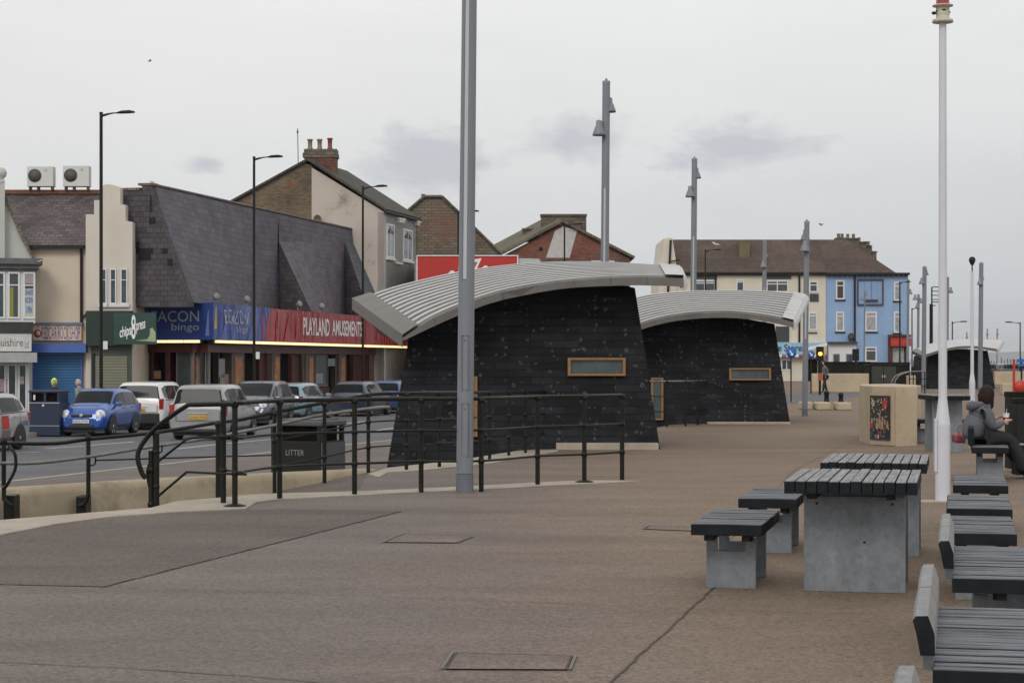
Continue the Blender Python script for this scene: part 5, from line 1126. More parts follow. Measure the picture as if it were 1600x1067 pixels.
mb = MB(); TP.box(mb, 1387, 1420, 523, 527, .062, .9, 0); TP.box(mb, 1387, 1393, 527, 568, .062, .5, 0); TP.box(mb, 1413, 1418, 541, 568, .062, .5, 0); TP.box(mb, 1389, 1420.5, 528, 541, .062, .8, 1); ptext(TP, mb, 'FISH & CHIPS', 1392, 1418, 532, 537, .81, 2); part(mb, 'corner_shop_sign', [M_maroon, M_red, mat('fade_red', (.45, .1, .08), .5)], o)
bpart(TP, o, 'shop_door', M_curt, 1394, 1412, 543, 568, .1, .2)
# ================================================================== cars
def car(label, loc, head, L, Wd, Ht, paint, face=1, side_dark=False, cabin=(.0, 0), plate=None, style='hatch', group='parked and passing cars in the road', extra=None, far=False):
    """local X = forwards, Y = left, Z = up; head = heading in the world (radians)"""
    o = thing('car', label, 'car', loc, head, group)
    w2 = Wd / 2
    if style == 'mpv':
        ST = [(-.5, .34, .84, .92, .90, .80), (-.492, .24, .97, 1.06, .965, .84), (-.455, .20, 1.0, Ht * .955, .985, .70), (-.36, .19, 1.0, Ht * .995, 1, .73), (-.1, .18, .98, Ht, 1, .75), (.10, .18, .96, Ht * .975, 1, .74), (.30, .19, .95, 1.06, .99, .80), (.42, .2, .84, .93, .96, .80), (.485, .24, .66, .76, .86, .70), (.5, .30, .5, .58, .74, .6)]
    else:
        ST = [(-.5, .34, .78, .86, .88, .78), (-.488, .24, .92, 1.0, .95, .82), (-.43, .20, .97, Ht * .94, .985, .68), (-.32, .19, .96, Ht * .985, 1, .71), (-.06, .18, .94, Ht, 1, .73), (.10, .18, .93, Ht * .965, 1, .71), (.27, .19, .92, 1.01, .99, .80), (.41, .2, .82, .90, .96, .80), (.48, .24, .66, .74, .86, .70), (.5, .30, .5, .57, .74, .6)]
    def ring(st):
        x, zl, zb, zt, hw, ht = st; X = x * L; a = hw * w2; b = ht * w2
        return [(X, 0, zl), (X, a * .84, zl), (X, a * .955, zl + .09), (X, a, zl + (zb - zl) * .55), (X, a * .965, zb), (X, b + (a * .965 - b) * .12, zt - .085), (X, b * .84, zt - .012), (X, 0, zt)]
    RG = [[Vector(p) for p in ring(s_)] for s_ in ST]; nS = len(RG)
    def cr(p0, p1, p2, p3, t_): return .5 * ((2 * p1) + (p2 - p0) * t_ + (2 * p0 - 5 * p1 + 4 * p2 - p3) * t_ * t_ + (3 * p1 - p0 - 3 * p2 + p3) * t_ ** 3)
    def col(u, j):
        i = min(int(u), nS - 2); t_ = u - i; a, b = RG[i][j], RG[i + 1][j]; return a.lerp(b, t_) if far else cr(RG[max(i - 1, 0)][j], a, b, RG[min(i + 2, nS - 1)][j], t_) * .45 + a.lerp(b, t_) * .55
    def Sf(u, v):
        """v in 0..14: left half 0..7 up, right half mirrored"""
        mir = v > 7; vv = 14 - v if mir else v; j = min(int(vv), 6); t_ = vv - j
        if 3 <= j <= 4 or j == 0: p = col(u, j).lerp(col(u, j + 1), t_)
        else: p = cr(col(u, max(j - 1, 0)), col(u, j), col(u, j + 1), col(u, min(j + 2, 7)), t_) * .6 + col(u, j).lerp(col(u, j + 1), t_) * .4
        return Vector((p.x, -p.y, p.z)) if mir else p
    nu = (nS - 1) * 4; nv = 28; mb = MB(); vs = [Sf(i / 4, j / 2) for i in range(nu + 1) for j in range(nv + 1)]
    mb.add(vs, [(i * (nv + 1) + j, (i + 1) * (nv + 1) + j, (i + 1) * (nv + 1) + j + 1, i * (nv + 1) + j + 1) for i in range(nu) for j in range(nv)], 0, True)
    mb.add(vs[:nv + 1], [list(range(nv + 1))]); mb.add(vs[-nv - 1:], [list(range(nv, -1, -1))])
    body = mb.build('body', paint, o)
    def patch(u0, u1, v0, v1, off, n_=6, m_=6, mbx=None, mi=0, v0b=None, v1b=None):
        m2 = mbx or MB(); g = []
        for i in range(n_ + 1):
            u = u0 + (u1 - u0) * i / n_; a0 = v0 + ((v0b if v0b is not None else v0) - v0) * i / n_; a1 = v1 + ((v1b if v1b is not None else v1) - v1) * i / n_
            for j in range(m_ + 1):
                v = a0 + (a1 - a0) * j / m_; p = Sf(u, v); du = Sf(min(u + .02, nS - 1), v) - Sf(max(u - .02, 0), v); dv = Sf(u, min(v + .02, 14)) - Sf(u, max(v - .02, 0)); nn = du.cross(dv)
                nn = nn.normalized() if nn.length > 1e-9 else Vector((0, 0, 1))
                c_ = Vector((0, 0, .7)); nn = nn if nn.dot(p - Vector((p.x * .6, 0, .7))) > 0 else -nn
                g.append(p + nn * off)
        m2.add(g, [(i * (m_ + 1) + j, (i + 1) * (m_ + 1) + j, (i + 1) * (m_ + 1) + j + 1, i * (m_ + 1) + j + 1) for i in range(n_) for j in range(m_)], mi, True); return m2
    # side windows, both sides
    for sgn in (0, 1):
        fl = (lambda a, b: (a, b)) if sgn == 0 else (lambda a, b: (14 - b, 14 - a))
        for u0, u1, tp in ((2.35, 2.95, 4.86), (3.02, 4.1, 4.9), (4.18, 5.72, 4.9)):
            v0, v1 = fl(4.08, tp); e1 = fl(4.08, 4.82 if u1 > 5 else tp); s1_ = fl(4.2 if u0 < 2.5 else 4.08, tp - (.1 if u0 < 2.5 else 0))
            patch(u0, u1, s1_[0], s1_[1], .007, 8, 4, v0b=e1[0], v1b=e1[1]).build('side_window', M_carglass, o)
    patch(5.12, 5.93, 5.35, 8.65, .008, 8, 12).build('windscreen', M_carglass, o)
    patch(1.06, 1.86, 5.3, 8.7, .008, 6, 12).build('rear_window', M_carglass, o)
    if not far:
        m_ = MB()
        for u in (2.98, 4.14, 5.9):
            for s_ in (0, 1): v = (.9, 4.0) if s_ == 0 else (10.0, 13.1); patch(u, u + .025, v[0], v[1], .003, 1, 10, m_)
        for s_ in (0, 1): v = (4.0, 4.06) if s_ == 0 else (9.94, 10.0); patch(2.2, 5.95, v[0], v[1], .004, 14, 1, m_)
        for s_ in (0, 1): v = (1.9, 2.25) if s_ == 0 else (11.75, 12.1); patch(2.9, 5.9, v[0], v[1], .006, 8, 2, m_)
        m_.build('door_seam', M_plast, body)
        m_ = MB()
        for u in (3.35, 4.5):
            for s_ in (1, -1): p = Sf(u, 3.75 if s_ > 0 else 10.25); m_.box(p.x - .09, p.x + .09, p.y - .02, p.y + .02, p.z - .014, p.z + .014)
        m_.build('door_handle', paint, o)
    # lamps
    for s_ in (1, -1):
        v = (3.2, 4.9) if s_ > 0 else (9.1, 10.8)
        ya, yb_ = sorted((s_ * w2 * .79, s_ * w2 * .955)); tz1 = 1.08 if style == 'mpv' else .98; mb = MB()
        mb.box(-.5035 * L, -.462 * L, ya, yb_, .70, tz1, bev=.03); mb.build('tail_lamp', M_redl, o)
    for s_ in (1, -1):
        mb = MB(); c = Vector((.462 * L, s_ * w2 * .70, .68 if style == 'hatch' else .72)); mb.lathe(c, [(.155, -.06), (.16, .02), (.13, .06), (.06, .085), (0, .09)], 16, ax=(.82, .35 * s_, .38)); h_ = mb.build('headlight', M_lens, o)
        mb = MB(); mb.lathe(c, [(.06, .085), (.04, .095), (0, .096)], 10, ax=(.82, .35 * s_, .38)); mb.build('reflector', M_rim, h_)
    # front and rear bumpers, grille, plates
    mb = MB(); mb.box(.485 * L, .506 * L, -w2 * .42, w2 * .42, .60, .69, bev=.02); mb.box(.49 * L, .512 * L, -w2 * .5, w2 * .5, .26, .38, bev=.02); mb.build('grille', M_plast, o)
    mb = MB(); mb.lathe((.507 * L, 0, .655), [(.055, 0), (.055, .012), (0, .014)], 12, ax=(1, 0, .1)); mb.build('badge', M_rim, o)
    mb = MB(); mb.box(.5 * L, .516 * L, -.26, .26, .42, .53); 
    fp_ = mb.build('number_plate', M_platew, o)
    mb = MB(); mb.box(-.508 * L, -.497 * L, -.26, .26, .62, .73); rp_ = mb.build('number_plate', M_platey, o)
    if plate:
        mb = MB(); text_on(mb, plate, (.5165 * L, -.235, .445), (0, .47, 0), (0, 0, .06)); mb.build('registration', M_dark, fp_)
        mb = MB(); text_on(mb, plate, (-.5085 * L, .235, .645), (0, -.47, 0), (0, 0, .06)); mb.build('registration', M_dark, rp_)
    mb = MB(); mb.box(-.505 * L, -.47 * L, -w2 * .82, w2 * .82, .22, .34 if not side_dark else .58, bev=.03); mb.build('rear_bumper', M_plast, o)
    for s_ in (1, -1):
        mb = MB(); c = Vector((.225 * L, s_ * (w2 * .98 + .06), .98)); mb.box(c.x - .09, c.x + .07, c.y - .09, c.y + .1, c.z - .06, c.z + .07, bev=.03); mb.build('wing_mirror', paint, o)
    mb = MB(); zz = .555 if not side_dark else .60
    mb.box(-.5035 * L, -.497 * L, -w2 * .72, w2 * .72, zz, zz + .012); mb.box(-.5035 * L, -.497 * L, -w2 * .735, -w2 * .72, zz, .84); mb.box(-.5035 * L, -.497 * L, w2 * .72, w2 * .735, zz, .84); mb.build('tailgate_seam', M_plast, body)
    mb = MB(); mb.box(-.506 * L, -.499 * L, -w2 * .35, w2 * .35, .775, .80, bev=.005); mb.build('tailgate_strip', M_rim, o)
    wr = .305; wb = .31 * L
    for sx in (1, -1):
        for s_ in (1, -1):
            c = Vector((sx * wb, s_ * (w2 * .985), wr)); ax = (0, s_, 0)
            mb = MB(); n_ = 16; r_ = wr + .065; pts = [Vector((c.x + r_ * math.cos(a), s_ * (w2 * 1.004), max(.2, wr + r_ * math.sin(a)))) for a in [math.pi * k / n_ for k in range(n_ + 1)]]
            pts = [Vector((c.x + r_, s_ * w2 * 1.004, .19))] + pts + [Vector((c.x - r_, s_ * w2 * 1.004, .19))]; mb.add(pts, [list(range(len(pts)))]); mb.build('wheel_arch', M_plast, body)
            mb = MB(); mb.lathe(c, [(wr * .6, .0), (wr * .95, .01), (wr, -.03), (wr, -.18), (wr * .9, -.2), (0, -.2)], 22, ax=ax); wh = mb.build('wheel', M_rubber, o)
            mb = MB(); mb.lathe(c, [(wr * .70, .0), (wr * .74, .018), (wr * .66, .006), (.0, -.02)], 22, ax=ax, m=1)
            for k in range(6):
                a = 2 * math.pi * k / 6; d = Vector((math.cos(a), 0, math.sin(a))); q = Vector((-math.sin(a), 0, math.cos(a))) * .036; y = Vector((0, s_ * .012, 0))
                mb.add([c + y - q, c + y + q, c + y + d * wr * .7 + q * .8, c + y + d * wr * .7 - q * .8], [(0, 1, 2, 3)])
            mb.lathe(c, [(.05, .01), (.045, .02), (0, .022)], 10, ax=ax); mb.build('rim', [M_rim, M_plast], wh)
    mb = MB(); mb.box(-.47 * L, .47 * L, -w2 * .86, w2 * .86, .14, .24); mb.build('underbody', M_plast, o)
    return o, Sf, patch
def paint(name, col, coat=.8, metal=.2): return mat(name, col, .3, metal=metal, var=.05, scale=3, coat=coat, spec=.5)
HD = math.atan2(.9745, .2242)
RZ = -.75
def gz(px, py): return G(px, py, RZ)
PB = paint('paint_blue', (.012, .075, .34)); PW = paint('paint_white', (.66, .66, .65), metal=0); PS = paint('paint_silver', (.29, .295, .31)); PD = paint('paint_dark', (.05, .06, .085)); PL = paint('paint_pale_blue', (.18, .29, .36)); PN = paint('paint_navy', (.018, .030, .06)); PM = paint('paint_mid_blue', (.03, .08, .23)); PS2 = paint('paint_silver_warm', (.38, .375, .375), metal=.1)
PG = paint('paint_gunmetal', (.10, .11, .12))
# silver car at the left edge; its tail is at px 53, heading towards us
c0 = Vector((-13.95, 49.3, RZ)); o, Sf, patch = car('silver hatchback with red side patch and chequer strip, cut by the left edge', c0, HD + math.pi + .08, 4.1, 1.72, 1.5, PS2, plate=None)
m_ = MB(); patch(3.7, 4.2, 2.9, 3.9, .006, 4, 4, m_, 0); patch(3.6, 4.1, 2.1, 2.8, .006, 4, 4, m_, 1); m_.build('side_patch', [M_red, mat('patch_grey_red', (.2, .12, .16), .5)], o)
m_ = MB()
for k in range(8):
    for r in range(2):
        u = 1.55 + k * .19; v = 3.0 + r * .18; patch(u + (.09 if r else 0), u + .09 + (.09 if r else 0), v, v + .17, .006, 1, 1, m_)
m_.build('chequer_strip', PM, o)
m_ = MB(); m_.box(-.9, .9, -.5, -.46, 1.49, 1.53); m_.box(-.9, .9, .46, .5, 1.49, 1.53); m_.build('roof_rail', M_plast, o)
car('small bright blue hatchback facing the camera with round bright headlamps', Vector((-13.05, 60.9, RZ)), HD + math.pi + .10, 3.5, 1.6, 1.48, PB, plate='NX55 FWR')
car('white crossover seen from behind, between the blue hatchback and the silver people carrier', Vector((-12.45, 67.0, RZ)), HD + .14, 4.36, 1.84, 1.64, PW, side_dark=True, plate='NU10 OWF', style='mpv')
car('silver people carrier seen from behind with red tail lamps and yellow plate', Vector((-9.05, 58.6, RZ)), HD + .15, 4.45, 1.8, 1.64, PS, plate='OO62 WYS', style='mpv')
car('dark blue-grey people carrier facing the camera with bright headlamp, behind the silver people carrier', Vector((-9.35, 71.0, RZ)), HD + math.pi + .12, 4.4, 1.78, 1.62, PD, style='mpv', plate='NJ57 LKA')
car('pale blue hatchback facing the camera beyond the dark people carrier', Vector((-8.55, 77.2, RZ)), HD, 4.1, 1.74, 1.5, PL)
car('navy hatchback seen from behind with a yellow plate, near the kiosk', Vector((-6.55, 83.6, RZ)), HD, 4.0, 1.75, 1.5, PN, plate='NL04 KHR')
car('mid blue hatchback partly hidden between the navy hatchback and the kiosk wall', Vector((-5.35, 88.5, RZ)), HD, 3.9, 1.7, 1.5, PM)
for i, (px, D, p_, lab, L_) in enumerate([(1553, 190, PG, 'distant dark grey car right of the farthest kiosk', 4.2), (1590, 188, PD, 'distant dark car at the far right edge', 4.3), (1570, 215, PS, 'distant silver car between two dark cars beyond the farthest kiosk', 4.0)]):
    b = P(px, HY, D); b.z = 0.01; car(lab, b, .1, L_, 1.75, 1.5, p_, far=True, group='distant parked cars beyond the farthest kiosk')

# ================================================================== litter bin by the road
bb = P(481, HY, 28.6); bb.z = PZ; o = thing('litter_bin', 'square black litter bin with the word LITTER on its front, behind the ramp railing', 'bin', bb, -.42)
h = 1.30
mb = MB(); mb.box(-.42, .42, -.36, .36, .06, h - .32, 0, bev=.01); part(mb, 'body', M_bing, o) if False else mb.build('body', M_bing, o)
mb = MB(); mb.box(.425, .44, -.35, .35, .06, h - .34); mb.build('side_panel', M_bingrey, o)
mb = MB(); mb.box(-.34, .34, -.28, .28, h - .33, h - .1); mb.build('aperture', M_recess, o)
for x in (-.39, .39):
    for y in (-.33, .33): mb = MB(); mb.box(x - .03, x + .03, y - .03, y + .03, h - .33, h - .08); mb.build('corner_post', M_bing, o)
mb = MB(); mb.box(-.45, .45, -.39, .39, h - .1, h - .02, 0, bev=.02); mb.box(-.36, .36, -.3, .3, h - .02, h, 0); mb.build('lid', M_bingrey, o)
mb = MB(); text_on(mb, 'LITTER', (-.16, -.368, .77), (.31, 0, 0), (0, 0, .08)); mb.build('lettering', mat('letter_grey', (.24, .24, .22), .5), o)
mb = MB(); mb.box(-.4, .4, -.34, .34, 0, .06); mb.build('plinth', M_dark, o)
# blue double litter bin by the rock shop
bb = gz(78, 686); bb.z = -.62; bb = P(77, HY, 59.5); bb.z = PZ - .1; o = thing('double_bin', 'large dark blue double litter bin outside the blue shutter', 'bin', bb, -.1)
mb = MB(); mb.box(-.5, .47, -.4, .4, 0, 1.05, bev=.01); mb.build('body', M_binb, o)
for x in (-.46, 0, .43):
    mb = MB(); mb.box(x - .04, x + .04, -.4, .4, 1.05, 1.32); mb.build('corner_post', M_binb, o)
mb = MB(); mb.box(-.4, .38, -.3, .3, 1.05, 1.3); mb.build('aperture', M_recess, o)
mb = MB(); mb.box(-.52, .49, -.43, .43, 1.32, 1.4, bev=.02); mb.build('lid', M_binb, o)
mb = MB(); mb.box(-.5, .47, -.412, -.4, 1.0, 1.02); mb.box(-.5, .47, -.412, -.4, .3, .315); mb.build('trim_line', M_rim, o)
mb = MB(); mb.box(-.36, -.3, -.42, -.405, 1.1, 1.26); mb.lathe((-.05, -.41, .93), [(.04, 0), (.04, .01), (0, .011)], 8, ax=(0, -1, 0)); mb.build('sticker', M_trim, o)

# ================================================================== tables and benches
u_dir = Vector((.225, .9744, 0)); RZT = -math.atan2(.225, .9744)      # local +Y runs away along the promenade
def slats(mb, w_, L_, z0, z1, n, along, gap=.012):
    """along=True: slats run along Y, side by side in X"""
    for k in range(n):
        if along: a = -w_ / 2 + w_ * k / n; x0, x1, y0, y1 = a + gap / 2, a + w_ / n - gap / 2, random.uniform(0, .006), L_ - random.uniform(0, .006)
        else: a = L_ * k / n; x0, x1, y0, y1 = -w_ / 2 + random.uniform(0, .005), w_ / 2 - random.uniform(0, .005), a + gap / 2, a + L_ / n - gap / 2
        dz = random.uniform(-.004, .004)
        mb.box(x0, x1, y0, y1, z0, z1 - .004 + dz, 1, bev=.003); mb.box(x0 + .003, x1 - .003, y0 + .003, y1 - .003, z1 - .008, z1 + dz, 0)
def table(loc, label, L_=1.48, w_=.84):
    o = thing('picnic_table', label, 'table', loc, RZT, 'slatted picnic tables')
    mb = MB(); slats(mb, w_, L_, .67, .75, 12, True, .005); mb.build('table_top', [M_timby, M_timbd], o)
    mb = MB(); mb.box(-.28, -.22, .1, L_ - .1, .63, .67); mb.box(.22, .28, .1, L_ - .1, .63, .67); mb.build('bearer', M_dark, o)
    for y in (.42, L_ - .36):
        mb = MB(); mb.box(-.325, .335, y, y + .055, 0, .63, bev=.004); lg_ = mb.build('leg', M_galv, o)
        for bx, bz in ((-.24, .58), (.25, .58), (.07, .33)): mb = MB(); mb.lathe((bx, y, bz), [(.009, 0), (.008, .006), (0, .007)], 6, ax=(0, -1, 0)); mb.build('bolt', M_dark, lg_)
    mb = MB(); mb.box(-.33, .34, .47, .475, .02, .04); 
    return o
def bench(loc, label, L_=1.25, w_=.46, h=.45, n=16, back=False, name='slatted_bench', grp='slatted seats without backs', legw=.33, legs=None, rz=RZT):
    o = thing(name, label, 'bench', loc, rz, grp)
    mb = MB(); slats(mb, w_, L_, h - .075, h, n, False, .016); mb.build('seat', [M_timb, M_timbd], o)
    # grooves worn into every board
    for x in (-.12, .12):
        mb = MB(); mb.box(x - .025, x + .025, .06, L_ - .06, h - .115, h - .075); mb.build('bearer', M_dark, o)
    for y in (legs or (.28, L_ - .33)):
        mb = MB(); a = legw / 2
        mb.box(-a, a, y, y + .05, 0, h - .20, bev=.003); mb.box(-a, -a + .07, y, y + .05, h - .20, h - .115); mb.box(a - .07, a, y, y + .05, h - .20, h - .115); mb.build('leg', M_galv, o)
    for y in (.18,):
        for x in (-.13, .13):
            mb = MB(); mb.box(x - .03, x + .03, y - .06, y + .04, h - .12, h - .076); mb.lathe((x, y - .06, h - .1), [(.012, 0), (.012, .02), (0, .021)], 8, ax=(0, -1, 0)); mb.build('bracket', M_dark, o)
    if back:
        x0 = -w_ / 2 - .02
        for k in range(2):
            a, b = L_ * .5 * k + (.006 if k else -.02), L_ * .5 * (k + 1) - (.006 if not k else -.02)
            pts = lambda y, s_=1: [Vector((x0 - .018, y, h + .045)), Vector((x0 - .032, y, h + .12)), Vector((x0 - .044, y, h + .165)), Vector((x0 - .034, y, h + .18)), Vector((x0 + .008, y, h + .182)), Vector((x0 + .030, y, h + .12)), Vector((x0 + .032, y, h + .045))]
            mb = MB(); nseg = 9; rings = []
            for q in range(nseg + 1):
                t_ = q / nseg; y = a + (b - a) * t_; bulge = .012 * math.sin(math.pi * t_); rings.append([p + Vector((0, 0, (p.z > h + .1) * bulge)) for p in pts(y)])
            kk = 7; vs = [p for r in rings for p in r]
            for j in range(kk):
                mi = 2 if j in (4, 5) else 0
                mb.add(vs, [(i * kk + j, i * kk + (j + 1) % kk, (i + 1) * kk + (j + 1) % kk, (i + 1) * kk + j) for i in range(nseg)], mi)
            mb.add(rings[0], [list(range(kk - 1, -1, -1))], 1); mb.add(rings[-1], [list(range(kk))], 1)
            mb.build('backrest', [M_back, M_timbd, M_backp], o)
        for y in (.16, L_ / 2 + .1, L_ - .12):
            mb = MB(); mb.box(x0 - .012, x0 + .026, y - .08, y + .02, h - .02, h + .046); mb.build('back_bracket', M_galv, o)
    return o
def near(pxl, pyl, pxr, pyr, z):
    a, b = G(pxl, pyl, z), G(pxr, pyr, z); c = (a + b) / 2; c.z = 0; return c
table(near(1227.7, 750, 1432, 755, .75), 'nearest picnic table with slatted top and galvanised slab legs')
table(near(1279.4, 720.5, 1451.5, 724.5, .75), 'second picnic table, directly behind the nearest one', L_=1.45, w_=.80)
bench(near(1079.6, 818, 1190, 820, .45), 'stool bench left of the nearest picnic table', 1.3, .47)
bench(near(1153.8, 778, 1244, 780, .45), 'stool bench left of the second picnic table', 1.3, .46)
NB = 'slatted seats in the row along the right side'
BK = 'slatted seats with low backrests at the right'
bench(Vector((1.79, 6.55, 0)), 'long slatted seat with low backrest filling the lower right corner', 1.72, .70, n=21, back=True, grp=BK, legw=.5)
bench(Vector((1.12, 3.75, 0)), 'slatted seat of which only the backrest tip shows at the bottom edge', 1.72, .70, n=21, back=True, grp=BK, legw=.5)
bench(Vector((2.51, 9.35, 0)), 'slatted seat with low backrest behind the lower right corner seat', 1.72, .72, n=21, back=True, grp=BK, legw=.5)
bench(near(1488, 832, 1583, 834, .45), 'slatted seat without back, nearest of three right of the picnic tables', 1.35, .42, grp=NB)
bench(near(1484, 793, 1577, 795, .45), 'slatted seat without back, middle of three right of the white pole', 1.5, .47, grp=NB)
bench(near(1492, 757, 1572, 758, .45), 'slatted seat without back, farthest of three right of the white pole', 1.5, .47, grp=NB)
bench(Vector((5.98, 24.0, 0)), 'slatted seat on which the woman sits', 1.7, .46, grp=NB, legw=.32)
mb = MB(); mb.box(-.27, -.2, 0, 1.7, .47, .7, bev=.02); so_ = [c_ for c_ in bpy.data.objects if c_.get('label') == 'slatted seat on which the woman sits'][0]; mb.build('backrest', M_timbd, so_)
# third table with attached seats beyond the white pole
o = thing('picnic_table', 'farther picnic table behind the thick white pole', 'table', Vector((7.35, 32.8, 0)), -.03, 'slatted picnic tables')
D_ = 32.8; mb = MB(); x0, x1 = P(1449, 0, D_).x - 7.35, P(1507, 0, D_).x - 7.35
for k in range(9): a = x0 + (x1 - x0) * k / 9; mb.box(a + .006, a + (x1 - x0) / 9 - .006, -.5, .9, .88, .955, 1); mb.box(a + .008, a + (x1 - x0) / 9 - .008, -.49, .89, .955, .962, 0)
mb.build('table_top', [M_timby, M_timbd], o)
for y in (-.1, .55): mb = MB(); mb.box(x0 + .07, x1 - .06, y, y + .05, 0, .88); mb.build('leg', M_galv, o)
for px, lab in ((1440, 'far bench end left of the farther picnic table'), (1500, 'far bench end right of the farther picnic table')):
    b = P(px + 5, HY, 36); b.z = 0; bench(b, lab, 1.2, .4, n=8, grp='benches beside the farther picnic table')

# ================================================================== planter boxes with mosaic
def planter(cx, cy, rz, label, mosaic, r=.62, h=1.12):
    o = thing('planter', label, 'planter', (cx, cy, 0), rz, 'octagonal concrete planters')
    pts = mosaic
    return o
D_ = 34.9
pts = [(1344, 692), (1344 + 22, 697), (1400, 696.5), (1432, 695), (1446, 684), (1420, 676), (1365, 676)]
o = thing('planter', 'nearer sandy concrete block with a colourful mosaic panel', 'planter', G(1390, 690), 0, 'sandy concrete blocks')
top = t(604, 35.3)
f = [G(1343, 689), G(1362, 694.5), G(1400, 697), G(1432.5, 696), G(1434, 686), G(1395, 679), G(1346, 682)]
mb = MB(); mb.prism(f, (0, 0, top - .03), 0); cap = [p + Vector((0, 0, top - .03)) for p in f]; c_ = sum(cap, Vector()) / 7; mb.prism([c_ + (p - c_) * .985 for p in cap], (0, 0, .03), 0); part(mb, 'block', M_beige, o)
a, b = f[1], f[2]; ee = Plane((a.x, a.y), (b - a)[:2]); 
mb = MB(); ee.poly(mb, [(1363.5, 694), (1363.5, 612), (1398, 610.5), (1398, 696)], .0, .05); part(mb, 'panel_frame', M_beige, o)
s0, s1 = ee.s_(1363.5), ee.s_(1395); zz0, zz1 = .1, t(618, 35.2)
mb = MB(); ee.sbox(mb, s0, s1, zz0, zz1, .05, .06, 0)
cols = [(.02, .02, .02), (.45, .03, .02), (.5, .35, .06), (.5, .5, .48), (.06, .14, .28), (.35, .22, .16), (.03, .05, .07), (.4, .3, .1)]
MM = [mat('mosaic_' + n_, c_, .35) for n_, c_ in zip(('black', 'red', 'yellow', 'white', 'blue', 'flesh', 'navy', 'ochre'), cols)]
random.seed(11)
def cell(u0, u1, v0, v1, m): ee.sbox(mb, s0 + (s1 - s0) * u0, s0 + (s1 - s0) * u1, zz0 + (zz1 - zz0) * v0, zz0 + (zz1 - zz0) * v1, .06, .064 + random.uniform(0, .003), m)
for k in range(60): u = random.uniform(.06, .9); v = random.uniform(.6, .93); cell(u, u + random.uniform(.02, .08), v, v + random.uniform(.01, .04), random.choice([0, 2, 3, 4, 0, 2, 6, 7] if u < .55 else [1, 1, 2, 0, 1, 3]))
for k in range(90): u = random.uniform(.03, .93); v = random.uniform(.04, .58); cell(u, u + random.uniform(.02, .05), v, v + random.uniform(.01, .035), random.choice([0, 0, 5, 6, 4, 7, 3, 0, 2]))
for k in range(7):
    u = .05 + k * .13; hh = random.uniform(.42, .6); cell(u + .01, u + .08, .05, .2, random.choice([4, 6, 0, 0])); cell(u - .01, u + .1, .26, hh - .08, random.choice([7, 6, 4, 1, 5, 3])); cell(u + .02, u + .08, hh - .07, hh, 5); cell(u + .015, u + .085, hh, hh + .03, random.choice([0, 2, 7]))
for a_ in range(10): an = a_ / 10 * 2 * math.pi; cell(.14 + .05 * math.cos(an), .18 + .05 * math.cos(an), .82 + .05 * math.sin(an), .845 + .05 * math.sin(an), 3)
cell(.66, .86, .74, .9, 1); cell(.05, .95, .0, .03, 6); cell(.4, .55, .12, .2, 1); cell(.3, .45, .04, .12, 3)
part(mb, 'mosaic_panel', MM, o)
o = thing('planter', 'second sandy concrete block just behind the one with the mosaic', 'planter', G(1435, 684), 0, 'sandy concrete blocks')
f = [G(1402, 686), G(1430, 686.5), G(1447, 685), G(1448, 680), G(1405, 679)]; f = [p + Vector((0, .55, 0)) for p in f]
mb = MB(); mb.prism(f, (0, 0, t(604, 38.5)), 0); part(mb, 'block', M_beige, o)

# ================================================================== bins and lifebuoy at the right edge
for (a, b, y0, y1, D, lab) in ((1577, 1612, 612, 655, 26.5, 'dark green bin cabinet at the right edge'), (1588, 1630, 622, 659, 25.0, 'dark bin cabinet in front of the other at the right edge')):
    p0, p1 = P(a, y1, D), P(b, y1, D); bw = p1.x - p0.x; o = thing('bin_cabinet', lab, 'bin', Vector(((p0.x + p1.x) / 2, D + .25, 0)), 0, 'dark bins at the right edge'); z1 = t(y0, D)
    mb = MB(); mb.box(-bw / 2, bw / 2, -.25, .0, .05, z1 - .07, bev=.01); mb.build('body', M_bing, o)
    mb = MB(); mb.box(-bw / 2 - .01, bw / 2 + .01, -.26, .01, z1 - .07, z1, bev=.01); mb.build('lid', M_hedge, o)
    mb = MB(); mb.box(-bw / 2, bw / 2, -.256, -.25, z1 * .42, z1 * .44); mb.build('trim_line', M_rim, o)
D = 70; b = P(1592, HY, D); b.z = 0; o = thing('lifebuoy_post', 'red lifebuoy housing on a red post at the far right', 'lifebuoy', b)
mb = MB(); mb.tube([(-.18, 0, 0), (-.18, 0, t(561, D))], .05, 8); mb.build('post', M_lifer, o)
mb = MB(); mb.lathe((.05, -.1, t(604, D)), [(.2, -.1), (.24, 0), (.22, .06), (.12, .1), (0, .11)], 18, ax=(0, -1, 0)); mb.box(-.16, .24, -.1, .0, t(618, D), t(608, D)); mb.build('housing', M_lifer, o)
D = 80; b = P(1598, HY, D); b.z = 0; o = thing('blue_sign_post', 'slim post with small blue plates at the right edge', 'sign', b)
mb = MB(); mb.tube([(-.05, 0, 0), (-.05, 0, t(560, D))], .04, 6); mb.build('post', M_dark, o)
mb = MB(); mb.box(-.25, .3, -.05, -.02, t(566, D), t(561, D)); mb.box(-.2, .3, -.05, -.02, t(572, D), t(568, D)); mb.build('plate', M_blusign, o)

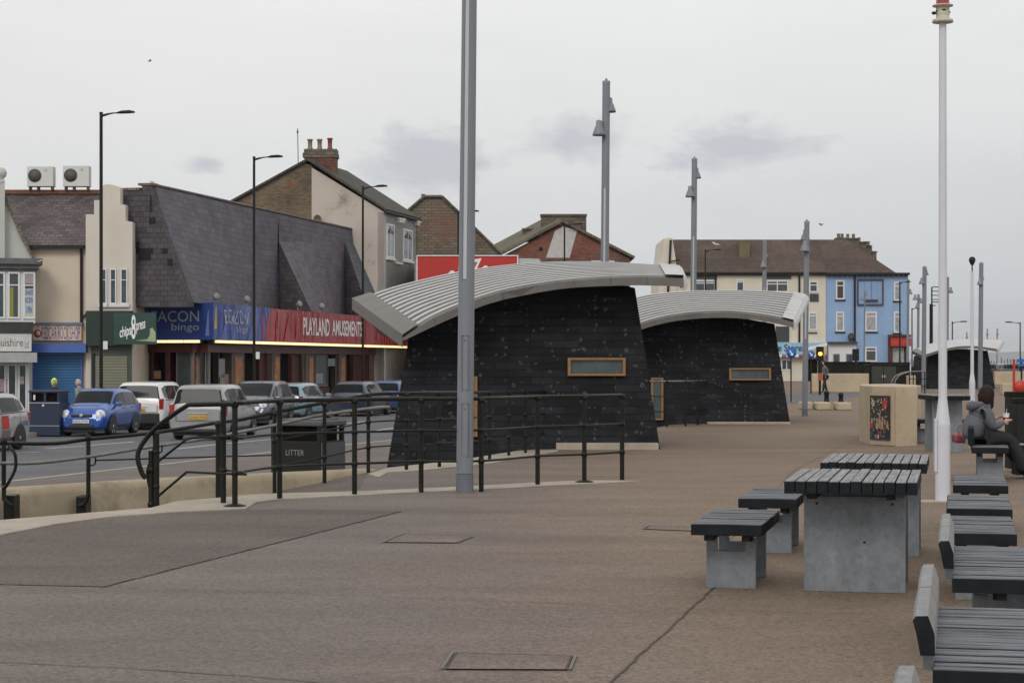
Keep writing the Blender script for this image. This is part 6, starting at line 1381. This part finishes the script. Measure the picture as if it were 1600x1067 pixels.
# ================================================================== middle distance
o = thing('boundary_wall', 'pale concrete wall in front of the far terrace', 'wall', G(1320, 612)); D = G(1320, 613).y
mb = MB(); x0, x1 = P(1269, 0, D).x, P(1358, 0, D).x; z1 = t(583.5, D); mb.box(x0, x1, D, D + .4, 0, z1, bev=.03); part(mb, 'wall', M_beige, o)
x2 = P(1415, 0, D + 3).x; mb = MB(); mb.box(x1 + .01, x2, D + .4, D + .8, 0, z1 - .1, bev=.03); part(mb, 'wall', M_beige, o)
o = thing('hoarding', 'long dark hoarding behind the pale concrete wall', 'hoarding', P(1320, 612, 118) * Vector((1, 1, 0))); pl = front(118)
bpart(pl, o, 'panel', M_hedge, 1279, 1360, 566, 600, -.3, 0); bpart(pl, o, 'top_strip', M_dark, 1279, 1360, 565, 566, -.35, .05); bpart(pl, o, 'panel', M_hedge, 1358, 1428, 566, 606, -1.8, -1.2)
pl = front(100); o = thing('utility_cabinet', 'dark green double door cabinet in front of the blue house', 'cabinet', pl.w(pl.s_(1388), 0))
bpart(pl, o, 'body', M_hedge, 1358, 1416, 570, 613, -1.2, 0); mb = MB(); pl.box(mb, 1357, 1417, 568.5, 570.5, -1.3, .08); part(mb, 'lid', M_dark, o)
for a, b in ((1362, 1380), (1381, 1400)): bpart(pl, o, 'door', mat('cabinet_door', (.028, .03, .022), .6), a, b, 572, 602, 0, .03)
mb = MB(); pl.box(mb, 1378, 1379.4, 586, 590, .03, .06); pl.box(mb, 1381.5, 1382.9, 586, 590, .03, .06); part(mb, 'lock', M_rim, o)
# steps railing by the cabinet
o = thing('curved_railing', 'curved handrails of distant steps right of the green cabinet', 'railing', P(1405, HY, 96) * Vector((1, 1, 0)))
for dx in (0, 5):
    mb = MB(); mb.tube(interp([P(1393 + dx, 601, 96), P(1394 + dx, 595, 96), P(1400 + dx, 587, 96), P(1412 + dx, 582, 96), P(1425 + dx, 580.5, 96), P(1447, 580, 96)], 3), .035, 6); part(mb, 'handrail', M_worn, o)
for px in (1421, 1427, 1433, 1439, 1445): mb = MB(); mb.tube([P(px, 580, 96), P(px, 616, 96)], .03, 6); part(mb, 'post', M_black, o)
mb = MB(); mb.tube([P(1419, 592, 96), P(1447, 592, 96)], .02, 5); mb.tube([P(1419, 603, 96), P(1447, 603, 96)], .02, 5); part(mb, 'rail', M_black, o)
# bollards and blocks
for i, (px, yb, yt, lab) in enumerate(((1291.5, 628, 610.5, 'black bollard standing left of the other, on the crossing'), (1314, 628, 613.5, 'black bollard standing right of the other, near the mosaic block'))):
    b = G(px, yb); h_ = t(yt, b.y); mb = MB(); mb.lathe(b, [(.12, 0), (.1, .05), (.085, h_ - .14), (.105, h_ - .12), (.11, h_ - .05), (.07, h_), (0, h_ + .01)], 12); mb.single('bollard', M_black, lab, 'bollard', 'black bollards by the crossing', origin=b)
for i, (a, b, yt, yb, lab) in enumerate(((1254, 1270, 628, 640, 'low sandy block half hidden by the grey column'), (1277, 1299, 628.5, 640.5, 'middle low sandy block by the crossing'), (1309, 1331, 629, 641, 'low sandy block nearest the mosaic planter'))):
    p0, p1 = G(a, yb), G(b, yb); mb = MB(); mb.box(p0.x, p1.x, p0.y, p0.y + .9, 0, t(yt, p0.y), bev=.04); mb.single('seat_block', M_beige, lab, 'concrete block', 'low sandy blocks', origin=(p0 + p1) / 2)
o = thing('sea_wall', 'long low pale sea wall beyond the farthest kiosk', 'wall', (50, 122, 0))
mb = MB(); mb.box(P(1505, 0, 100).x, P(1592, 0, 100).x, 92, 92.5, 0, .55, bev=.04); part(mb, 'wall', M_beige, o)
mb = MB(); mb.box(P(1555, 0, 135).x, P(1680, 0, 135).x, 135, 135.5, 0, .95, bev=.04); part(mb, 'wall', M_beige, o)
# a few far fence posts over the shore
o = thing('shore_fence', 'distant dark timber fence along the shore at the right', 'fence', P(1590, HY, 200) * Vector((1, 1, 0)))
for k in range(16):
    px = 1548 + k * 5.2 + random.uniform(-1, 1); mb = MB(); b = P(px, HY, 205 + k); b.z = 0; mb.box(b.x - .05, b.x + .05, b.y - .05, b.y + .05, 0, random.uniform(1.7, 2.2)); part(mb, 'post', mat('post_grey', (.17, .165, .16), .8), o)
mb = MB(); mb.box(P(1545, 0, 206).x, P(1640, 0, 206).x, 206.2, 206.3, 1.2, 1.3); mb.box(P(1545, 0, 206).x, P(1640, 0, 206).x, 206.2, 206.3, .6, .7); part(mb, 'rail', MATS['post_grey'], o)
# traffic lights
def signal(px, D, y0, y1, lit, label, rz=0):
    b = P(px, HY, D); b.z = 0; o = thing('traffic_light', label, 'traffic light', b, rz, 'traffic lights by the crossing')
    mb = MB(); mb.tube([(0, 0, 0), (0, 0, t(y1, D))], .06, 8); mb.build('pole', M_black, o)
    mb = MB(); z0, z1 = t(y1, D), t(y0, D); mb.box(-.17, .17, -.14, .14, z0, z1, bev=.02); mb.build('signal_box', M_dark, o)
    for k in range(3):
        z = z0 + (z1 - z0) * (.2 + .3 * k); mb = MB(); mb.lathe((0, -.14, z), [(.1, 0), (.1, .01), (0, .02)], 12, ax=(0, -1, 0)); mb.build('lens', M_amber if (lit and k == 1) else M_plast, o)
        mb = MB(); mb.box(-.1, .1, -.24, -.14, z + .09, z + .1); mb.build('visor', M_dark, o)
signal(1281, 92, 541.5, 564, True, 'traffic light with lit amber lens right of the grey column')
signal(1337, 110, 545, 564, False, 'unlit traffic light in front of the white shop front', .9)
b = P(1280.5, HY, 90); b.z = 0; mb = MB(); mb.box(-.07, .14, -.12, 0, t(594, 90), t(583, 90), bev=.01); o = mb.build('push_button_box', mat('orange_box', (.35, .08, .03), .5)); o.location = b; o['label'] = 'orange push button box on the lit traffic light pole'; o['category'] = 'push button'
for px, py, r, D in ((1236, 551.5, .2, 75), (1267, 553.5, .19, 95)):
    b = P(px, HY, D); b.z = 0; o = thing('round_sign', 'larger round blue arrow sign on a thin post, in front of the seaside shop' if px < 1240 else 'smaller round blue arrow sign right of the grey column', 'road sign', b, 0, 'round blue arrow signs')
    z = t(py, D); mb = MB(); mb.tube([(0, 0, 0), (0, 0, z)], .03, 6); mb.build('post', M_dark, o)
    mb = MB(); mb.lathe((0, -.05, z), [(r * 1.0, 0), (r, .012), (0, .013)], 20, ax=(0, -1, 0)); d_ = mb.build('disc', M_blusign, o)
    mb = MB(); mb.prism([(-.07, -.068, z + .08), (-.04, -.068, z + .1), (.04, -.068, z - .02), (.08, -.068, z + .01), (.07, -.068, z - .1), (-.04, -.068, z - .08), (0, -.068, z - .05)], (0, -.004, 0)); mb.build('arrow', M_lett, d_)
o = thing('cable_hand_rails', 'small street box low beside the second kiosk', 'box', G(1238, 640)) if False else None

# ================================================================== people
def skin_body(name, joints, links, parent, m, smooth=1, root=0, sub=2):
    """joints: {name: (pos, radius)}; one continuous skinned surface"""
    keys = list(joints); me = bpy.data.meshes.new(name); me.from_pydata([tuple(joints[k][0]) for k in keys], [(keys.index(a), keys.index(b)) for a, b in links], [])
    o = bpy.data.objects.new(name, me); C.objects.link(o)
    md = o.modifiers.new('skin', 'SKIN'); md.use_smooth_shade = True; md.branch_smoothing = .6
    for i, k in enumerate(keys):
        r = joints[k][1]; me.skin_vertices[0].data[i].radius = (r, r) if not isinstance(r, tuple) else r
    me.skin_vertices[0].data[root].use_root = True
    s_ = o.modifiers.new('sub', 'SUBSURF'); s_.levels = sub; s_.render_levels = sub
    bpy.context.view_layer.update(); dg = bpy.context.evaluated_depsgraph_get(); me2 = bpy.data.meshes.new_from_object(o.evaluated_get(dg)); o.modifiers.clear(); o.data = me2; bpy.data.meshes.remove(me)
    me2.name = name; me2.materials.clear(); me2.materials.append(m)
    for p in me2.polygons: p.use_smooth = True
    if parent: o.parent = parent
    XF[o] = XF[parent] if parent else Matrix.Identity(4); return o
def V(*a): return Vector(a)
# seated woman. local frame: +X = the way she faces, +Y = her left, Z up; origin on the ground under her hips
wo_ = thing('person', 'seated woman with dark hair in grey hoodie and black trousers, holding a drink', 'person', Vector((6.03, 24.95, 0)), math.radians(16))
sit = .47
hip = V(-.02, 0, sit + .11); chest = V(.03, .0, sit + .36); neck = V(.10, 0, sit + .52); head_ = V(.17, 0, sit + .63)
J = {'hip': (hip, (.15, .12)), 'waist': (V(-.03, 0, sit + .22), (.13, .11)), 'chest': (chest, (.16, .12)), 'shoulders': (V(.07, 0, sit + .46), (.1, .09)), 'neck': (neck, .05), 'skull': (V(.14, 0, sit + .58), .06)}
Lk = [('hip', 'waist'), ('waist', 'chest'), ('chest', 'shoulders'), ('shoulders', 'neck'), ('neck', 'skull')]
for s_, n_ in ((1, 'l'), (-1, 'r')):
    kn = V(.42, .14 * s_ + .02, sit + .06 + (.02 if s_ > 0 else 0)); an = V(.64 + (.16 if s_ > 0 else 0), .13 * s_ - .04, .10); to = an + V(.17, .02 * s_, -.05)
    J.update({'th' + n_: (V(.08, .1 * s_, sit + .09), .085), 'kn' + n_: (kn, .062), 'ca' + n_: (kn.lerp(an, .3), .056), 'an' + n_: (an, .04), 'to' + n_: (to, .032)})
    Lk += [('hip', 'th' + n_), ('th' + n_, 'kn' + n_), ('kn' + n_, 'ca' + n_), ('ca' + n_, 'an' + n_), ('an' + n_, 'to' + n_)]
    sh = V(.06, .17 * s_, sit + .45); elb = V(.11, .19 * s_, sit + .2); wr = V(.33, .12 * s_, sit + .26 if s_ < 0 else sit + .3)
    J.update({'sh' + n_: (sh, .058), 'el' + n_: (elb, .042), 'wr' + n_: (wr, .027), 'pa' + n_: (wr + V(.06, -.02 * s_, .03), .028)})
    Lk += [('shoulders', 'sh' + n_), ('sh' + n_, 'el' + n_), ('el' + n_, 'wr' + n_), ('wr' + n_, 'pa' + n_)]
    for q, (dy, dz, ln) in enumerate(((-.035, .03, .06), (-.012, .036, .07), (.012, .034, .066), (.03, .026, .05))):
        b0 = wr + V(.085, dy * .8, dz * .3 + .03); J['f%s%d' % (n_, q)] = (b0 + V(ln * .5, -.012 * s_, .0), .009); J['g%s%d' % (n_, q)] = (b0 + V(ln * .75, -.045 * s_, -.005 - .004 * q), .0075)
        Lk += [('pa' + n_, 'f%s%d' % (n_, q)), ('f%s%d' % (n_, q), 'g%s%d' % (n_, q))]
    J['t' + n_] = (wr + V(.07, -.05 * s_, .055), .010); Lk += [('pa' + n_, 't' + n_)]
body = skin_body('body', J, Lk, wo_, M_skin)
# head as part of the same body: joined sphere-like lathe is shaped and added to the body mesh
def add_head(body, c, r, fwd, m_extra=None):
    import bmesh
    bm = bmesh.new(); bm.from_mesh(body.data); R = Matrix.Rotation(fwd, 4, 'Z')
    ret = bmesh.ops.create_icosphere(bm, subdivisions=3, radius=1)
    for v in ret['verts']:
        x, y, z = v.co; k = 1 - .22 * max(0, -z) ** 1.5
        px, py, pz = x * r * 1.0 * k + (.02 * max(0, x) * max(0, -z)), y * r * .80 * k, z * r * 1.22
        px += .028 * math.exp(-((y / .16) ** 2 + ((z + .12) / .16) ** 2)) * (x > 0)                       # nose
        px -= .012 * math.exp(-(((abs(y) - .38) / .14) ** 2 + ((z - .08) / .1) ** 2)) * (x > 0)            # eye sockets
        px += .008 * math.exp(-((y / .3) ** 2 + ((z + .48) / .07) ** 2)) * (x > 0)                          # lips
        py += math.copysign(.014, y) * math.exp(-(((x - .0) / .16) ** 2 + ((z + .02) / .2) ** 2)) * (abs(y) > .9)  # ears
        v.co = c + R @ Vector((px, py, pz))
    for f in bm.faces: f.smooth = True
    bm.to_mesh(body.data); bm.free()
def dress(ob, rule, ms):
    for m in ms: ob.data.materials.append(m)
    for p in ob.data.polygons: p.material_index = rule(p.center)
wrs = [J['wrl'][0], J['wrr'][0]]
def rule(c):
    if min((c - w_).length for w_ in wrs) < .16 and c.x > .34 and c.z > sit + .2: return 0
    if c.z > neck.z - .01 and c.x > .06: return 0
    if c.z < .11: return 3
    if c.z < sit + .06 or (c.x > .1 and c.z < sit + .15): return 2
    return 1
dress(body, rule, [M_hood, M_trous, M_shoe])
add_head(body, head_, .092, .15)
# hair, hoodie, trousers, shoes, cup
def add_hair(name, parent, c, r, fwd, m, length=0.0, width=1.0):
    """a cap of hair round the back, top and sides of the head, falling by `length`"""
    import bmesh
    bm = bmesh.new(); R = Matrix.Rotation(fwd, 4, 'Z'); bmesh.ops.create_icosphere(bm, subdivisions=4, radius=1); random.seed(5)
    for v in bm.verts:
        x, y, z = v.co; q = 1 + .03 * math.sin(14 * math.atan2(y, x)) + .015 * math.sin(31 * y + 9 * z)
        px, py, pz = x * r * 1.16 * q, y * r * 1.04 * q * width, z * r * 1.33
        if z < 0: pz -= length * (-z) ** .8; px -= .015; py *= 1 + .1 * (-z); px *= 1 - .15 * (-z)
        if x > .45 and z < .45: px = r * .55 * min(1, .2 + .8 * (1 - (x - .45))); 
        px -= .012; v.co = c + R @ Vector((px, py, pz))
    me = bpy.data.meshes.new(name); bm.to_mesh(me); bm.free(); me.materials.append(m)
    for p in me.polygons: p.use_smooth = True
    o = bpy.data.objects.new(name, me); C.objects.link(o); o.parent = parent; XF[o] = XF[parent]; return o
add_hair('hair', wo_, head_, .092, .15, M_hair, .12, 1.1)
K = {'h0': (V(-.03, 0, sit + .04), (.18, .16)), 'h1': (V(-.04, 0, sit + .15), (.185, .16)), 'hm': (V(-.02, 0, sit + .25), (.19, .155)), 'h2': (V(.01, 0, sit + .35), (.20, .155)), 'h3': (V(.06, 0, sit + .46), (.15, .115)), 'h4': (V(.085, 0, sit + .515), (.09, .08))}
KL = [('h0', 'h1'), ('h1', 'hm'), ('hm', 'h2'), ('h2', 'h3'), ('h3', 'h4')]
for s_, n_ in ((1, 'l'), (-1, 'r')):
    K.update({'s' + n_: (V(.065, .165 * s_, sit + .43), .10), 'e' + n_: (V(.115, .2 * s_, sit + .2), .07), 'w' + n_: (V(.31, .125 * s_, sit + .255 if s_ < 0 else sit + .295), .040)}); KL += [('h3', 's' + n_), ('s' + n_, 'e' + n_), ('e' + n_, 'w' + n_)]
hd = skin_body('hoodie', K, KL, wo_, M_hood)
skin_body('hood', {'a': (V(-.045, .1, sit + .50), .055), 'b': (V(-.09, 0, sit + .465), .075), 'c': (V(-.045, -.1, sit + .50), .055), 'd': (V(.05, .11, sit + .51), .028), 'e': (V(.05, -.11, sit + .51), .028)}, [('d', 'a'), ('a', 'b'), ('b', 'c'), ('c', 'e')], wo_, M_hood, sub=1)
T = {'p': (V(-.03, 0, sit + .07), (.21, .16))}; TL = []
for s_, n_ in ((1, 'l'), (-1, 'r')):
    kn = J['kn' + n_][0]; an = J['an' + n_][0]
    T.update({'a' + n_: (V(.1, .1 * s_, sit + .085), .125), 'k' + n_: (kn, .085), 'c' + n_: (kn.lerp(an, .45), .088), 'b' + n_: (an + V(-.005, 0, -.005), .105)}); TL += [('p', 'a' + n_), ('a' + n_, 'k' + n_), ('k' + n_, 'c' + n_), ('c' + n_, 'b' + n_)]
skin_body('trousers', T, TL, wo_, M_trous)
for n_ in 'lr':
    a = J['an' + n_][0]; skin_body('shoe', {'a': (a + V(-.05, 0, -.045), .065), 'b': (a + V(.07, 0, -.05), .07), 'c': (a + V(.22, 0, -.055), .055)}, [('a', 'b'), ('b', 'c')], wo_, M_shoe)
cw = XF[wo_] @ V(.44, .0, sit + .24)
o = thing('paper_cup', 'pale drinks cup with red band held by the seated woman', 'cup', cw)
mb = MB(); mb.lathe((0, 0, 0), [(.03, 0), (.042, .13), (.0, .131)], 12); mb.build('cup', M_trim, o); mb = MB(); mb.lathe((0, 0, .13), [(.045, 0), (.045, .012), (.0, .014)], 12); mb.tube([(0, 0, .14), (.01, 0, .2)], .004, 5); mb.build('lid', M_trim, o)
mb = MB(); mb.lathe((0, 0, 0), [(.036, .04), (.041, .09)], 12); mb.build('band', M_redl, o)
b = Vector((5.70, 25.6, .5)); mb = MB(); mb.box(-.08, .06, -.13, .13, 0, .12, bev=.03); mb.tube(interp([(-.02, -.08, .11), (.0, -.07, .2), (.03, 0, .24), (.0, .07, .2), (0, .08, .11)], 3), .006, 6); o = mb.build('handbag', mat('bag_red', (.2, .03, .04), .5, dirt=((.3, .28, .28), 8, .5, .8))); o.location = Vector((5.93, 25.45, 0.45)); o['label'] = 'small red bag behind the seated woman'; o['category'] = 'bag'
so_.location = so_.location
# standing figures
def walker(loc, rz, label, h, top, legs, hair, headgear=None, stride=.16, lean=0.0):
    o = thing('person', label, 'person', loc, rz); k = h / 1.72
    J = {'hip': (V(0, 0, .93), (.13, .1)), 'waist': (V(.0, 0, 1.07), (.12, .095)), 'chest': (V(.02 + lean, 0, 1.27), (.15, .105)), 'shd': (V(.02 + lean, 0, 1.41), (.09, .07)), 'neck': (V(.04 + lean, 0, 1.49), .045), 'sk': (V(.06 + lean, 0, 1.55), .05)}
    Lk = [('hip', 'waist'), ('waist', 'chest'), ('chest', 'shd'), ('shd', 'neck'), ('neck', 'sk')]
    for s_, n_ in ((1, 'l'), (-1, 'r')):
        st = stride * s_; an = V(st, .08 * s_, .08)
        J.update({'th' + n_: (V(.0, .085 * s_, .86), .075), 'kn' + n_: (V(st * .5 + .03, .085 * s_, .48), .052), 'an' + n_: (an, .035), 'to' + n_: (an + V(.15, 0, -.045), .03), 'sh' + n_: (V(.02 + lean, .165 * s_, 1.39), .052), 'el' + n_: (V(-.03 - st * .3, .2 * s_, 1.12), .038), 'wr' + n_: (V(.1 - st * .5, .17 * s_, .93), .026), 'pa' + n_: (V(.13 - st * .5, .16 * s_, .87), .026)})
        Lk += [('hip', 'th' + n_), ('th' + n_, 'kn' + n_), ('kn' + n_, 'an' + n_), ('an' + n_, 'to' + n_), ('shd', 'sh' + n_), ('sh' + n_, 'el' + n_), ('el' + n_, 'wr' + n_), ('wr' + n_, 'pa' + n_)]
        for q in range(4):
            J['f%s%d' % (n_, q)] = (V(.115 + .014 * q - st * .5, .15 * s_, .80 + .004 * abs(q - 1)), .008); Lk.append(('pa' + n_, 'f%s%d' % (n_, q)))
        J['t' + n_] = (V(.17 - st * .5, .15 * s_, .84), .009); Lk.append(('pa' + n_, 't' + n_))
    sc = lambda d: {a: (p * k, r if not isinstance(r, tuple) else r) for a, (p, r) in d.items()}
    b = skin_body('body', sc(J), Lk, o, M_skin, sub=1); dress(b, lambda c: 0 if c.z > 1.46 * k or (abs(c.y) > .12 and .74 * k < c.z < .91 * k) else 3 if c.z < .07 else 2 if c.z < .95 * k else 1, [top, legs, M_shoe]); hc = V(.07 + lean, 0, 1.61) * k; add_head(b, hc, .09, 0)
    K = {'a': (V(-.0, 0, .88), (.17, .13)), 'b': (V(0, 0, 1.08), (.165, .125)), 'c': (V(.02 + lean, 0, 1.27), (.185, .13)), 'd': (V(.03 + lean, 0, 1.41), (.12, .09)), 'e': (V(.03 + lean, 0, 1.46), .07)}; KL = [('a', 'b'), ('b', 'c'), ('c', 'd'), ('d', 'e')]
    for s_, n_ in ((1, 'l'), (-1, 'r')): K.update({'s' + n_: (J['sh' + n_][0], .07), 'x' + n_: (J['el' + n_][0], .056), 'w' + n_: (J['wr' + n_][0], .042)}); KL += [('d', 's' + n_), ('s' + n_, 'x' + n_), ('x' + n_, 'w' + n_)]
    skin_body('coat', sc(K), KL, o, top, sub=1)
    T = {'p': (V(0, 0, .9), (.15, .115))}; TL = []
    for s_, n_ in ((1, 'l'), (-1, 'r')): T.update({'a' + n_: (J['th' + n_][0], .095), 'k' + n_: (J['kn' + n_][0], .075), 'c' + n_: (J['an' + n_][0] + V(0, 0, .0), .062)}); TL += [('p', 'a' + n_), ('a' + n_, 'k' + n_), ('k' + n_, 'c' + n_)]
    skin_body('trousers', sc(T), TL, o, legs, sub=1)
    add_hair('hair' if not headgear else 'hat', o, hc + V(0, 0, .02), .09, 0, headgear or hair)
    return o
b = G(1289, 614); walker(b, math.radians(200), 'pedestrian in grey top and dark trousers standing by the lit traffic light', 1.62, M_hood, M_trous, M_hair)
b = P(84, HY, 62); b.z = PZ; walker(b, math.radians(-60), 'person in navy coat and lime hi-vis hat behind the blue double bin', 1.62, M_navy, M_navy, M_hair, M_lime)
b = P(124, HY, 66.5); b.z = PZ; walker(b, math.radians(160), 'person in pale hat walking behind the blue hatchback', 1.55, mat('coat_grey', (.2, .22, .22), .8), M_trous, M_hair, mat('hat_pale', (.38, .36, .32), .8))
# ================================================================== gulls
def gull(loc, rz, label, fly=False, s=1.0):
    o = thing('gull', label, 'bird', loc, rz); k = s
    b = skin_body('body', {'a': (V(-.2, 0, .16) * k, .02 * k), 'b': (V(-.08, 0, .17) * k, .06 * k), 'c': (V(.06, 0, .19) * k, .065 * k), 'd': (V(.13, 0, .25) * k, .035 * k), 'e': (V(.16, 0, .29) * k, .038 * k), 'f': (V(.24, 0, .28) * k, .01 * k)}, [('a', 'b'), ('b', 'c'), ('c', 'd'), ('d', 'e'), ('e', 'f')], o, M_gull, sub=1)
    if fly:
        for s_ in (1, -1):
            mb = MB(); pts = [V(.08, .05 * s_, .2), V(.1, .35 * s_, .32), V(-.05, .68 * s_, .26), V(-.1, .35 * s_, .28), V(-.08, .05 * s_, .19)]; mb.prism([p * k for p in pts], (0, 0, .012 * k)); mb.build('wing', M_bingrey, o)
    else:
        for s_ in (1, -1):
            mb = MB(); mb.prism([V(.08, .065 * s_, .22) * k, V(.0, .07 * s_, .24) * k, V(-.26, .03 * s_, .17) * k, V(-.05, .07 * s_, .13) * k], (0, .008 * s_, 0)); mb.build('wing', M_greyl, o)
            mb = MB(); mb.tube([V(.02, .03 * s_, .13) * k, V(.02, .03 * s_, 0) * k], .008, 4); mb.build('leg', M_platey, o)
    return o
gull(P(234, 99, 120), .4, 'gull flying high at the upper left', True, .62); gull(P(1283, 355, 170), 2.6, 'gull flying above the terrace roof', True, 1.0)
gull(TP.pt(1122, 389, .3) + Vector((0, 1.6, .2)), 2.8, 'gull perched on the brown tiled terrace roof', False, 1.6); gull(P(237, 288, 77.5), 3.0, 'small bird on the corner of the slate roof', False, .5)
gull(P(62, 411, 74), .3, 'small dark bird on the grey cornice', False, .4); gull(P(901, 350.5, 131.5), .3, 'small bird on the brown roof beside the wide chimney', False, .6) if False else None
# ================================================================== far shore
mb = MB(); random.seed(3); xs = list(range(1700, 6400, 60)); base_y = 11500
top = []
for i, x in enumerate(xs):
    px = 800 + F * x / base_y; hgt = 78 * (1 / (1 + math.exp(-(px - 1480) / 60))) * (1 + .1 * math.sin(x / 370) + .05 * math.sin(x / 131)) + random.uniform(0, 1.5); top.append((x, base_y, H + hgt))
bot = [(x, base_y - 500, -5) for x in xs]; bk = [(x, base_y + 800, -5) for x in xs]; n = len(xs)
mb.add(bot + top + bk, [(i, i + 1, n + i + 1, n + i) for i in range(n - 1)] + [(n + i, n + i + 1, 2 * n + i + 1, 2 * n + i) for i in range(n - 1)], 0, True); o = mb.build('hills', M_hill); o['kind'] = 'structure'
# ================================================================== haze
HAZE = 0.00008
if HAZE:
    mb = MB(); mb.box(-6000, 9000, -80, 13500, -5.2, 160); hm = bpy.data.materials.new('haze'); hm.use_nodes = True; t_ = hm.node_tree; t_.nodes.clear()
    pv = t_.nodes.new('ShaderNodeVolumePrincipled'); pv.inputs['Color'].default_value = (.80, .84, .9, 1); pv.inputs['Density'].default_value = HAZE; ou = t_.nodes.new('ShaderNodeOutputMaterial'); t_.links.new(pv.outputs[0], ou.inputs['Volume'])
    o = mb.build('haze', hm); o['kind'] = 'stuff'
S.cycles.volume_bounces = 0; S.cycles.max_bounces = 5; S.cycles.diffuse_bounces = 3
